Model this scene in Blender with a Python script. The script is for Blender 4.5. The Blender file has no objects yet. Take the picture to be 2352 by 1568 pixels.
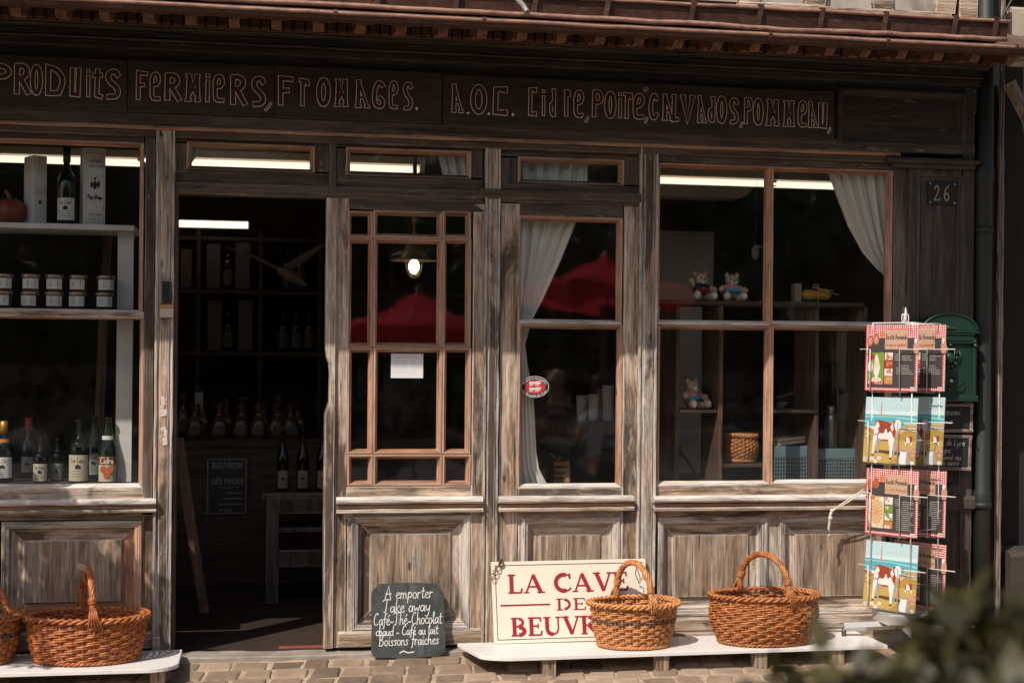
import bpy, bmesh, math, random
from mathutils import Vector, Matrix, Euler
R = math.radians
random.seed(7)
scene = bpy.context.scene
COL = scene.collection

# ------------------------------------------------------------------ camera
FPX, CPX, YH, IW, IH = 3267.0, 1176.0, 823.0, 2352.0, 1568.0   # 50 mm lens, measured on the photograph
THETA, ROLL = R(10.0), 0.009
CAM = Vector((0.0, -6.49, 1.327))
FWD = Vector((math.sin(THETA), math.cos(THETA), 0))
RT0 = Vector((math.cos(THETA), -math.sin(THETA), 0))
UP0 = Vector((0, 0, 1))
RT = RT0*math.cos(ROLL) + UP0*math.sin(ROLL)
UPV = UP0*math.cos(ROLL) - RT0*math.sin(ROLL)
cam_data = bpy.data.cameras.new('camera')
cam = bpy.data.objects.new('camera', cam_data); COL.objects.link(cam)
cam.matrix_world = Matrix((( RT.x, UPV.x, -FWD.x, CAM.x), (RT.y, UPV.y, -FWD.y, CAM.y), (RT.z, UPV.z, -FWD.z, CAM.z), (0,0,0,1)))
cam_data.sensor_width = 36.0
cam_data.lens = FPX/IW*36.0
cam_data.shift_y = (YH-IH/2)/IW
cam_data.clip_start = 0.05; cam_data.clip_end = 500
cam_data.dof.use_dof = True
cam_data.dof.focus_distance = 6.45
cam_data.dof.aperture_fstop = 2.0
scene.camera = cam

# ------------------------------------------------------------------ light
SUN_DIR = Vector((0.60, 0.63, -1.0)).normalized()               # the way the light travels
SUN_EL = math.asin(-SUN_DIR.z)
SUN_AZ = math.atan2(-SUN_DIR.x, -SUN_DIR.y)                     # compass angle of the sun from +Y
world = bpy.data.worlds.new('World'); scene.world = world
world.use_nodes = True
wn = world.node_tree
wn.nodes.clear()
sky = wn.nodes.new('ShaderNodeTexSky'); sky.sky_type = 'NISHITA'; sky.sun_disc = False
sky.sun_elevation = SUN_EL; sky.sun_rotation = SUN_AZ
bg = wn.nodes.new('ShaderNodeBackground'); bg.inputs['Strength'].default_value = 0.15
wo = wn.nodes.new('ShaderNodeOutputWorld')
tint = wn.nodes.new('ShaderNodeMix'); tint.data_type = 'RGBA'; tint.blend_type = 'MULTIPLY'; tint.inputs[0].default_value = 1.0
tint.inputs[7].default_value = (1.0, .83, .69, 1)                # the photograph is balanced warm
wn.links.new(sky.outputs[0], tint.inputs[6]); wn.links.new(tint.outputs[2], bg.inputs['Color']); wn.links.new(bg.outputs[0], wo.inputs['Surface'])
sun_data = bpy.data.lights.new('sun', 'SUN'); sun_data.energy = 4.0; sun_data.angle = R(0.55)
sun_data.color = (1.0, 0.92, 0.81)
sun = bpy.data.objects.new('sun', sun_data); COL.objects.link(sun)
sun.rotation_euler = SUN_DIR.to_track_quat('-Z', 'Y').to_euler(); sun.location = (-4, -5, 8)
vs = scene.view_settings
vs.view_transform = 'Standard'; vs.look = 'None'; vs.gamma = 1.0; vs.use_curve_mapping = False
vs.exposure = 0.36
scene.cycles.use_denoising = True
scene.cycles.max_bounces = 10; scene.cycles.transparent_max_bounces = 24

# ------------------------------------------------------------------ measuring
def at(px, py, Y=0.0):
    """the point on the plane y=Y seen at (px, py) of the 2352 px wide photograph"""
    d = FWD + RT*((px-CPX)/FPX) + UPV*((YH-py)/FPX)
    t = (Y-CAM.y)/d.y
    return CAM + d*t
def ax(px, py=800, Y=0.0): return at(px, py, Y).x
def az(px, py, Y=0.0): return at(px, py, Y).z
def gz(y):
    """height of the paving: it falls away from the wall"""
    return 0.10*max(min(y, 0), -1.4)

# ------------------------------------------------------------------ objects
def setp(o, label=None, cat=None, group=None, kind=None):
    if label: o['label'] = label
    if cat: o['category'] = cat
    if group: o['group'] = group
    if kind: o['kind'] = kind
    return o
def thing(name, label, cat, loc=(0,0,0), rot=(0,0,0), group=None):
    o = bpy.data.objects.new(name, None); COL.objects.link(o)
    o.empty_display_size = 0.05
    o.location = loc; o.rotation_euler = rot
    return setp(o, label, cat, group)
def copy_thing(src, loc, rot=None, label=None):
    r = src.copy(); COL.objects.link(r); r.location = loc
    if rot is not None: r.rotation_euler = rot
    if label: r['label'] = label
    for ch in list(src.children):
        c = ch.copy(); COL.objects.link(c); c.parent = r
        for g in list(ch.children):
            d = g.copy(); COL.objects.link(d); d.parent = c
    return r

class MB:
    def __init__(s): s.bm = bmesh.new(); s.mats = []; s.cur = 0
    def mat(s, m):
        if m not in s.mats: s.mats.append(m)
        s.cur = s.mats.index(m); return s
    def face(s, pts, smooth=False):
        try:
            f = s.bm.faces.new([s.bm.verts.new(p) for p in pts])
        except ValueError: return None
        f.material_index = s.cur; f.smooth = smooth; return f
    def vface(s, vs_, smooth=False):
        try: f = s.bm.faces.new(vs_)
        except ValueError: return None
        f.material_index = s.cur; f.smooth = smooth; return f
    def rings(s, rings, closed=True, caps=True, smooth=False):
        rv = [[s.bm.verts.new(p) for p in r] for r in rings]
        n = len(rv[0])
        for a, b in zip(rv[:-1], rv[1:]):
            for i in range(n if closed else n-1):
                s.vface([a[i], a[(i+1) % n], b[(i+1) % n], b[i]], smooth)
        if caps and closed:
            s.vface(rv[0][::-1]); s.vface(rv[-1])
        return rv
    def beam(s, x0, x1, y0, y1, z0, z1, axis='x', ch=.003, wob=.0012, step=.09):
        """a chamfered bar along an axis, its arrises slightly worn and wavy"""
        if axis == 'x': L, a0, a1, b0, b1 = (x0, x1), y0, y1, z0, z1
        elif axis == 'z': L, a0, a1, b0, b1 = (z0, z1), x0, x1, y0, y1
        else: L, a0, a1, b0, b1 = (y0, y1), z0, z1, x0, x1
        ch = min(ch, (a1-a0)*.3, (b1-b0)*.3)
        n = max(1, int((L[1]-L[0])/step)) if wob else 1
        rg = []
        for i in range(n+1):
            l = L[0]+(L[1]-L[0])*i/n
            pr = [(a0+ch, b0), (a1-ch, b0), (a1, b0+ch), (a1, b1-ch), (a1-ch, b1), (a0+ch, b1), (a0, b1-ch), (a0, b0+ch)]
            r = []
            for (a, b) in pr:
                a += random.uniform(-wob, wob); b += random.uniform(-wob, wob)
                r.append((l, a, b) if axis == 'x' else (a, b, l) if axis == 'z' else (b, l, a))
            rg.append(r)
        s.rings(rg); return s
    def box(s, x0, x1, y0, y1, z0, z1, ch=.001):
        return s.beam(x0, x1, y0, y1, z0, z1, 'x', ch, 0)
    def tube(s, pts, r, n=8, closed=False, caps=True, smooth=True):
        pts = [Vector(p) for p in pts]; m = len(pts)
        rs = r if isinstance(r, (list, tuple)) else [r]*m
        rg = []; prev = None
        for i, p in enumerate(pts):
            if closed: t = pts[(i+1) % m]-pts[i-1]
            else: t = pts[min(i+1, m-1)]-pts[max(i-1, 0)]
            if t.length < 1e-9: t = Vector((0,0,1))
            t.normalize()
            if prev is None:
                u = t.cross(Vector((0,0,1)))
                if u.length < .05: u = t.cross(Vector((1,0,0)))
            else: u = prev - t*prev.dot(t)
            u.normalize(); prev = u.copy(); v = t.cross(u)
            rg.append([p+u*(rs[i]*math.cos(2*math.pi*k/n))+v*(rs[i]*math.sin(2*math.pi*k/n)) for k in range(n)])
        if closed: rg.append(rg[0]); caps = False
        s.rings(rg, True, caps, smooth); return s
    def lathe(s, prof, n=24, c=(0,0,0), smooth=True, caps=True, sx=1, sy=1):
        rg = [[(c[0]+r*sx*math.cos(2*math.pi*k/n), c[1]+r*sy*math.sin(2*math.pi*k/n), c[2]+z) for k in range(n)] for r, z in prof]
        s.rings(rg, True, caps, smooth); return s
    def prism(s, poly, y0, y1):
        """an outline in (x, z) given thickness from y0 (front) to y1"""
        s.rings([[(x, y0, z) for x, z in poly], [(x, y1, z) for x, z in poly]]); return s
    def ball(s, c, r, u=14, v=9, sc=(1,1,1), jit=0):
        rg = []
        for j in range(1, v):
            t = math.pi*j/v
            rg.append([(c[0]+r*sc[0]*math.sin(t)*math.cos(2*math.pi*k/u)+random.uniform(-jit, jit),
                        c[1]+r*sc[1]*math.sin(t)*math.sin(2*math.pi*k/u)+random.uniform(-jit, jit),
                        c[2]+r*sc[2]*math.cos(t)) for k in range(u)])
        rv = s.rings(rg, True, False, True)
        a = s.bm.verts.new((c[0], c[1], c[2]+r*sc[2])); b = s.bm.verts.new((c[0], c[1], c[2]-r*sc[2]))
        for k in range(u):
            s.vface([a, rv[0][k], rv[0][(k+1) % u]], True); s.vface([b, rv[-1][(k+1) % u], rv[-1][k]], True)
        return s
    def moulding(s, x0, x1, z0, z1, prof, fill=False):
        """a mitred frame: profile is a list of (inset from the outer edge, y)"""
        lo = [[(x0+i, y, z0+i), (x1-i, y, z0+i), (x1-i, y, z1-i), (x0+i, y, z1-i)] for i, y in prof]
        for a, b in zip(lo[:-1], lo[1:]):
            for k in range(4): s.face([a[k], a[(k+1) % 4], b[(k+1) % 4], b[k]])
        if fill: s.face(lo[-1])
        return s
    def ribbon(s, pts, w, y, cap=True, closed=False):
        """a flat brush stroke on the plane y facing the viewer"""
        P = [Vector((p[0], p[1])) for p in pts]
        if len(P) < 2: return s
        if cap and not closed:
            d = (P[0]-P[1]).normalized(); P[0] = P[0]+d*w*.32
            d = (P[-1]-P[-2]).normalized(); P[-1] = P[-1]+d*w*.32
        m = len(P); L = []; Rr = []
        for i in range(m):
            a = P[i]-P[i-1] if (i > 0 or closed) else P[1]-P[0]
            b = P[(i+1) % m]-P[i] if (i < m-1 or closed) else a
            if a.length < 1e-9: a = b
            if b.length < 1e-9: b = a
            if a.length < 1e-9: continue
            a = a.normalized(); b = b.normalized()
            t = a+b
            if t.length < .3: t = b
            t.normalize(); nrm = Vector((-t.y, t.x)); k = 1/max(.55, nrm.dot(Vector((-b.y, b.x))))
            L.append(P[i]+nrm*w*.5*k); Rr.append(P[i]-nrm*w*.5*k)
        q = len(L)
        lv = [s.bm.verts.new((p.x, y, p.y)) for p in L]; rv = [s.bm.verts.new((p.x, y, p.y)) for p in Rr]
        for i in range(q if closed else q-1):
            j = (i+1) % q
            s.vface([rv[i], rv[j], lv[j], lv[i]])
        return s
    def poly(s, pts, y): 
        s.face([(p[0], y, p[1]) for p in pts]); return s
    def disc(s, c, rx, rz, y, n=20):
        s.face([(c[0]+rx*math.cos(2*math.pi*k/n), y, c[1]+rz*math.sin(2*math.pi*k/n)) for k in range(n)]); return s
    def mesh(s, name, flip=False):
        me = bpy.data.meshes.new(name)
        if not flip: bmesh.ops.recalc_face_normals(s.bm, faces=s.bm.faces[:])
        s.bm.to_mesh(me); s.bm.free()
        for m in s.mats: me.materials.append(m)
        return me
    def build(s, name, parent=None, mat=None, raw=False):
        if mat is not None and not s.mats: s.mats.append(mat)
        o = bpy.data.objects.new(name, s.mesh(name, raw)); COL.objects.link(o)
        if parent is not None: o.parent = parent
        return o
def solo(mb, name, label, cat, loc=None, group=None, mat=None, kind=None):
    o = mb.build(name, None, mat)
    if loc is not None: o.location = loc
    return setp(o, label, cat, group, kind)

# ------------------------------------------------------------------ materials
class NG:
    def __init__(s, name):
        s.m = bpy.data.materials.new(name); s.m.use_nodes = True
        s.t = s.m.node_tree; s.t.nodes.clear()
        s.out = s.n('ShaderNodeOutputMaterial')
    def n(s, typ, **kw):
        nd = s.t.nodes.new(typ)
        for k, v in kw.items(): setattr(nd, k, v)
        return nd
    def lk(s, a, b): s.t.links.new(a, b)
    def noise(s, vec, scale, detail=4, rough=.55, dist=0):
        nd = s.n('ShaderNodeTexNoise'); nd.inputs['Scale'].default_value = scale; nd.inputs['Detail'].default_value = detail
        nd.inputs['Roughness'].default_value = rough; nd.inputs['Distortion'].default_value = dist
        if vec is not None: s.lk(vec, nd.inputs['Vector'])
        return nd.outputs[0]
    def ramp(s, fac, stops):
        nd = s.n('ShaderNodeValToRGB'); el = nd.color_ramp.elements
        while len(el) < len(stops): el.new(.5)
        for e, (p, c) in zip(el, stops):
            e.position = p; e.color = (c, c, c, 1) if isinstance(c, (int, float)) else (*c, 1)
        s.lk(fac, nd.inputs[0]); return nd.outputs[0]
    def mix(s, fac, a, b, mode='MIX'):
        nd = s.n('ShaderNodeMix', data_type='RGBA', blend_type=mode)
        for sock, v in ((nd.inputs[0], fac), (nd.inputs[6], a), (nd.inputs[7], b)):
            if isinstance(v, (int, float)): sock.default_value = v
            elif isinstance(v, tuple): sock.default_value = (*v, 1)
            else: s.lk(v, sock)
        return nd.outputs[2]
    def math(s, op, a, b=0.0):
        nd = s.n('ShaderNodeMath', operation=op)
        for sock, v in ((nd.inputs[0], a), (nd.inputs[1], b)):
            if isinstance(v, (int, float)): sock.default_value = v
            else: s.lk(v, sock)
        return nd.outputs[0]
    def coords(s, scale=(1,1,1)):
        tc = s.n('ShaderNodeTexCoord'); oi = s.n('ShaderNodeObjectInfo')
        mul = s.math('MULTIPLY', oi.outputs['Random'], 37.0)
        ad = s.n('ShaderNodeVectorMath', operation='ADD'); s.lk(tc.outputs['Object'], ad.inputs[0]); s.lk(mul, ad.inputs[1])
        mp = s.n('ShaderNodeMapping'); mp.inputs['Scale'].default_value = scale; s.lk(ad.outputs[0], mp.inputs[0])
        return mp.outputs[0]
    def principled(s, color, rough=.6, metal=0.0, height=None, bump=.3, dist=.004, **kw):
        b = s.n('ShaderNodeBsdfPrincipled')
        for key, v in (('Base Color', color), ('Roughness', rough), ('Metallic', metal)):
            if isinstance(v, (int, float)): b.inputs[key].default_value = v
            elif isinstance(v, tuple): b.inputs[key].default_value = (*v, 1)
            else: s.lk(v, b.inputs[key])
        for k, v in kw.items(): b.inputs[k].default_value = v
        if height is not None:
            bp = s.n('ShaderNodeBump'); bp.inputs['Strength'].default_value = bump; bp.inputs['Distance'].default_value = dist
            s.lk(height, bp.inputs['Height']); s.lk(bp.outputs[0], b.inputs['Normal'])
        s.lk(b.outputs[0], s.out.inputs[0]); return s.m

def plain(name, col, rough=.6, metal=0.0, var=.25, scale=25, bump=.15, **kw):
    g = NG(name); v = g.coords()
    n1 = g.noise(v, scale, 5, .6); n2 = g.noise(v, scale*.25, 3)
    f = g.mix(.5, n1, n2)
    dk = tuple(c*(1-var) for c in col); lt = tuple(min(1, c*(1+var)) for c in col)
    c = g.ramp(f, [(.3, dk), (.7, lt)])
    return g.principled(c, rough, metal, n1, bump, .002, **kw)

def wood(name, axis, dark, mid, light, gray=.5, stain=.35, rough=.75, staincol=(.022,.014,.010), peel=0.0, bump=.7, pale=(.60,.54,.48), stain_lo=.52, edge=.55, edgecol=None):
    """old timber: grain, mottling, weathered and stained patches, cracks, knots and worn arrises"""
    g = NG(name)
    st = {'z': (1, 1, .035), 'x': (.035, 1, 1), 'y': (1, .035, 1)}[axis]
    s2 = {'z': (1, 1, .16), 'x': (.16, 1, 1), 'y': (1, .16, 1)}[axis]
    v1 = g.coords(st); v2 = g.coords(s2)
    fine = g.noise(v1, 150, 6, .75, .5)
    broad = g.noise(v1, 34, 6, .65, 1.4)
    mott = g.noise(v2, 30, 6, .72, .6)
    patch = g.noise(v2, 8, 5, .65)
    stn = g.noise(g.coords({'z': (1, 1, .22), 'x': (.22, 1, 1), 'y': (1, .22, 1)}[axis]), 4.2, 8, .74, .8)
    tan_ = g.noise(v2, 6.5, 5, .65)
    crk = g.noise(v1, 85, 3, .5, .2)
    base = g.ramp(g.mix(.55, fine, broad), [(.34, dark), (.48, mid), (.62, light)])
    c = g.mix(g.math('MULTIPLY', g.ramp(patch, [(.46, 0.0), (.60, 1.0)]), gray), base, g.mix(g.ramp(fine, [(.35, 0.0), (.65, 1.0)]), tuple(k*.42 for k in pale), pale))
    c = g.mix(g.math('MULTIPLY', g.ramp(tan_, [(.52, 0.0), (.66, 1.0)]), .3), c, tuple(min(.6, k*f) for k, f in zip(mid, (1.25, .92, .68))))
    c = g.mix(1.0, c, g.ramp(mott, [(.32, .42), (.50, .95), (.66, 1.25)]), 'MULTIPLY')
    c = g.mix(g.math('MULTIPLY', g.ramp(stn, [(stain_lo, 0.0), (stain_lo+.09, 1.0)]), stain), c, g.mix(fine, staincol, tuple(k*2.6 for k in staincol)))
    crack = g.ramp(crk, [(.655, 0.0), (.70, 1.0)])
    c = g.mix(g.math('MULTIPLY', crack, .85), c, tuple(k*.2 for k in dark))
    vor = g.n('ShaderNodeTexVoronoi'); vor.inputs['Scale'].default_value = 3.1; g.lk(g.coords({'z': (2.2,2.2,1), 'x': (1,2.2,2.2), 'y': (2.2,1,2.2)}[axis]), vor.inputs['Vector'])
    knot = g.ramp(vor.outputs[0], [(.045, 1.0), (.075, 0.0)])
    c = g.mix(g.math('MULTIPLY', knot, .75), c, tuple(k*.3 for k in dark))
    nv = g.n('ShaderNodeTexVoronoi'); nv.inputs['Scale'].default_value = 7.5; g.lk(g.coords(), nv.inputs['Vector'])
    c = g.mix(g.math('MULTIPLY', g.ramp(nv.outputs[0], [(.022, 1.0), (.032, 0.0)]), .9), c, (.02,.013,.009))
    if edge:
        bv = g.n('ShaderNodeBevel', samples=4); bv.inputs['Radius'].default_value = .008
        geo = g.n('ShaderNodeNewGeometry'); dt = g.n('ShaderNodeVectorMath', operation='DOT_PRODUCT')
        g.lk(bv.outputs[0], dt.inputs[0]); g.lk(geo.outputs['Normal'], dt.inputs[1])
        em = g.ramp(dt.outputs['Value'], [(.90, 1.0), (.985, 0.0)])
        em = g.math('MULTIPLY', em, g.ramp(g.noise(v2, 24, 5, .7), [(.36, 0.0), (.52, 1.0)]))
        c = g.mix(g.math('MULTIPLY', em, edge), c, edgecol or tuple(min(.75, k*1.45) for k in pale))
    if peel:
        pl = g.noise(g.coords(s2), 21, 7, .75)
        c = g.mix(g.math('MULTIPLY', g.ramp(pl, [(.62, 0.0), (.645, 1.0)]), peel), c, (.60,.55,.50))
    h = g.math('SUBTRACT', g.mix(.55, fine, broad), g.math('MULTIPLY', crack, .5))
    return g.principled(c, rough, 0.0, h, bump, .005)

GREY = dict(dark=(.070,.039,.022), mid=(.27,.177,.112), light=(.60,.47,.36))
BRN = dict(dark=(.022,.013,.009), mid=(.054,.034,.022), light=(.11,.073,.050))
WV = wood('weathered_oak_upright', 'z', **GREY, pale=(.68,.59,.50), gray=.75, stain=.93, staincol=(.032,.019,.012), peel=.4, stain_lo=.485, edge=.85)
WH = wood('weathered_oak_level', 'x', **GREY, pale=(.66,.57,.48), gray=.75, stain=.92, staincol=(.032,.019,.012), peel=.4, stain_lo=.52, edge=.85)
WVP = wood('weathered_panel', 'z', (.065,.038,.023), (.225,.15,.098), (.44,.335,.25), pale=(.52,.44,.36), gray=.5, stain=.75, staincol=(.05,.03,.019), stain_lo=.54)
WUP = wood('stained_rail', 'x', **BRN, gray=.35, stain=.9, peel=.35, pale=(.22,.18,.15), stain_lo=.53, edge=.5)
WUV = wood('stained_post', 'z', **BRN, gray=.5, stain=.85, peel=.4, pale=(.27,.225,.19), stain_lo=.55, edge=.55)
WDK = wood('dark_frieze', 'x', (.011,.0075,.005), (.022,.015,.010), (.044,.031,.022), gray=.25, stain=.6, pale=(.13,.105,.085), peel=.12, edge=.4)
WDV = wood('dark_pilaster', 'z', (.016,.011,.008), (.036,.025,.018), (.070,.051,.037), gray=.35, stain=.5, pale=(.16,.13,.105), peel=.1, edge=.4)
RED_V = wood('varnished_bead_upright', 'z', (.17,.075,.042), (.36,.175,.105), (.54,.32,.22), gray=.35, stain=.35, pale=(.46,.34,.26), stain_lo=.6, edge=.5)
RED_H = wood('varnished_bead_level', 'x', (.14,.058,.028), (.26,.118,.062), (.38,.20,.118), gray=.4, stain=.35, pale=(.46,.34,.26), stain_lo=.6, edge=.5)
SILL = wood('bleached_sill', 'x', (.30,.24,.20), (.55,.49,.44), (.72,.67,.63), gray=.8, stain=.3, pale=(.70,.66,.62), stain_lo=.62, edge=.3)
RUSTW = wood('red_brown_cornice', 'x', (.030,.012,.006), (.058,.024,.012), (.10,.045,.024), gray=.1, stain=.5, pale=(.2,.12,.08), edge=.25)
SIGNB = wood('sign_brown', 'x', (.018,.010,.007), (.031,.018,.012), (.048,.030,.021), gray=.15, stain=.3, pale=(.10,.075,.06), bump=.3, edge=0)
INW = wood('shelf_brown', 'x', (.03,.018,.012), (.055,.034,.022), (.09,.058,.04), gray=.1, stain=.4, pale=(.12,.09,.07), edge=0)
INWV = wood('strut_brown', 'z', (.05,.028,.018), (.10,.055,.034), (.15,.09,.058), gray=.1, stain=.3, pale=(.16,.12,.09), edge=0)
WHITEW = plain('white_painted_board', (.62,.60,.57), .55, var=.12, scale=14)
def scuffed(name, col, rough=.4, amt=.6):
    g = NG(name); v = g.coords(); n1 = g.noise(g.coords((.3,1,1)), 22, 7, .75, .6); n2 = g.noise(v, 6, 5, .65); n3 = g.noise(v, 150, 3, .6)
    c = g.mix(g.math('MULTIPLY', g.ramp(n2, [(.5, 0.0), (.72, .45)]), amt), col, tuple(k*f for k, f in zip(col, (.72, .64, .54))))
    c = g.mix(g.math('MULTIPLY', g.ramp(n1, [(.62, 0.0), (.66, 1.0)]), amt), c, tuple(k*f for k, f in zip(col, (.52, .45, .38))))
    c = g.mix(g.math('MULTIPLY', g.ramp(n3, [(.70, 0.0), (.74, 1.0)]), amt), c, (.12,.09,.07))
    return g.principled(c, rough, 0, n2, .12, .002)
BENCH = scuffed('white_bench_paint', (.68,.66,.64))
BENCHLEG = wood('bench_block', 'z', **GREY, gray=.3, stain=.4, edge=0)

def glass():
    g = NG('window_glass')
    lw = g.n('ShaderNodeLayerWeight'); lw.inputs['Blend'].default_value = .5
    p5 = g.math('POWER', lw.outputs['Facing'], 5.0)
    fac = g.math('ADD', g.math('MULTIPLY', p5, .86), .065)
    nz = g.noise(g.coords((1,1,1)), 3.5, 2, .5)
    bp = g.n('ShaderNodeBump'); bp.inputs['Strength'].default_value = .16; bp.inputs['Distance'].default_value = .01
    g.lk(nz, bp.inputs['Height'])
    tr = g.n('ShaderNodeBsdfTransparent'); tr.inputs[0].default_value = (.97,.98,.975,1)
    gl = g.n('ShaderNodeBsdfGlossy'); gl.inputs['Roughness'].default_value = .035
    g.lk(bp.outputs[0], gl.inputs['Normal'])
    mx = g.n('ShaderNodeMixShader'); g.lk(fac, mx.inputs[0]); g.lk(tr.outputs[0], mx.inputs[1]); g.lk(gl.outputs[0], mx.inputs[2])
    df = g.n('ShaderNodeBsdfDiffuse'); df.inputs[0].default_value = (.6,.57,.53,1); m2 = g.n('ShaderNodeMixShader')
    v = g.coords(); g.lk(g.math('ADD', g.math('MULTIPLY', g.ramp(g.noise(v, 7, 6, .7), [(.4, 0.0), (.75, 1.0)]), .006), g.math('MULTIPLY', g.ramp(g.noise(v, 210, 2), [(.76, 0.0), (.80, 1.0)]), .35)), m2.inputs[0])
    g.lk(mx.outputs[0], m2.inputs[1]); g.lk(df.outputs[0], m2.inputs[2])
    g.lk(m2.outputs[0], g.out.inputs[0]); return g.m
GLASS = glass()
def emit(name, col, st):
    g = NG(name); e = g.n('ShaderNodeEmission'); e.inputs[0].default_value = (*col, 1); e.inputs[1].default_value = st
    g.lk(e.outputs[0], g.out.inputs[0]); return g.m
def leaf_mat(name, a, b):
    g = NG(name); v = g.coords()
    c = g.ramp(g.noise(v, 9, 4), [(.35, a), (.65, b)])
    d = g.n('ShaderNodeBsdfPrincipled'); d.inputs['Roughness'].default_value = .5; g.lk(c, d.inputs['Base Color'])
    t = g.n('ShaderNodeBsdfTranslucent'); g.lk(c, t.inputs[0])
    mx = g.n('ShaderNodeMixShader'); mx.inputs[0].default_value = .3
    g.lk(d.outputs[0], mx.inputs[1]); g.lk(t.outputs[0], mx.inputs[2]); g.lk(mx.outputs[0], g.out.inputs[0]); return g.m
def cloth_mat(name, col, tl=.35):
    g = NG(name); v = g.coords()
    c = g.mix(g.noise(v, 60, 3), tuple(k*.92 for k in col), col)
    d = g.n('ShaderNodeBsdfDiffuse'); g.lk(c, d.inputs[0])
    t = g.n('ShaderNodeBsdfTranslucent'); g.lk(c, t.inputs[0])
    mx = g.n('ShaderNodeMixShader'); mx.inputs[0].default_value = tl
    g.lk(d.outputs[0], mx.inputs[1]); g.lk(t.outputs[0], mx.inputs[2]); g.lk(mx.outputs[0], g.out.inputs[0]); return g.m
def rust_mat():
    g = NG('rusty_painted_metal'); v = g.coords((.5,1,1))
    a = g.noise(v, 18, 6, .7); b = g.noise(v, 60, 4)
    c = g.ramp(g.mix(.4, a, b), [(.34, (.022,.009,.005)), (.5, (.055,.021,.011)), (.62, (.09,.038,.021)), (.72, (.22,.16,.14))])
    return g.principled(c, .5, .15, b, .25, .002)
RUST = rust_mat()
RUSTE = plain('worn_rust_highlight', (.30,.16,.115), .45, .2, var=.45, scale=30)  # worn paler rust; highlights on the upper edges are put into this colour
def chaikin(pts, n=1, closed=False):
    pts = [tuple(p) for p in pts]
    for _ in range(n):
        out = [] if closed else [pts[0]]; m = len(pts)
        for i in range(m if closed else m-1):
            a, b = pts[i], pts[(i+1) % m]
            out += [(a[0]*.75+b[0]*.25, a[1]*.75+b[1]*.25), (a[0]*.25+b[0]*.75, a[1]*.25+b[1]*.75)]
        if not closed: out.append(pts[-1])
        pts = out
    return pts
def gingham():
    g = NG('red_gingham'); tc = g.n('ShaderNodeTexCoord'); sp = g.n('ShaderNodeSeparateXYZ'); g.lk(tc.outputs['Object'], sp.inputs[0])
    def st(o):
        return g.math('LESS_THAN', g.math('FRACT', g.math('MULTIPLY', o, 95.0)), .5)
    a = g.math('ADD', st(sp.outputs['X']), st(sp.outputs['Z']))
    c = g.ramp(g.math('MULTIPLY', a, .5), [(0.0, (.72,.68,.66)), (.5, (.60,.17,.17)), (1.0, (.42,.02,.035))])
    return g.principled(c, .45)
GING = gingham()
def flat(name, col, rough=.5, metal=0.0, **kw):
    g = NG(name); return g.principled(col, rough, metal, **kw)

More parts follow.
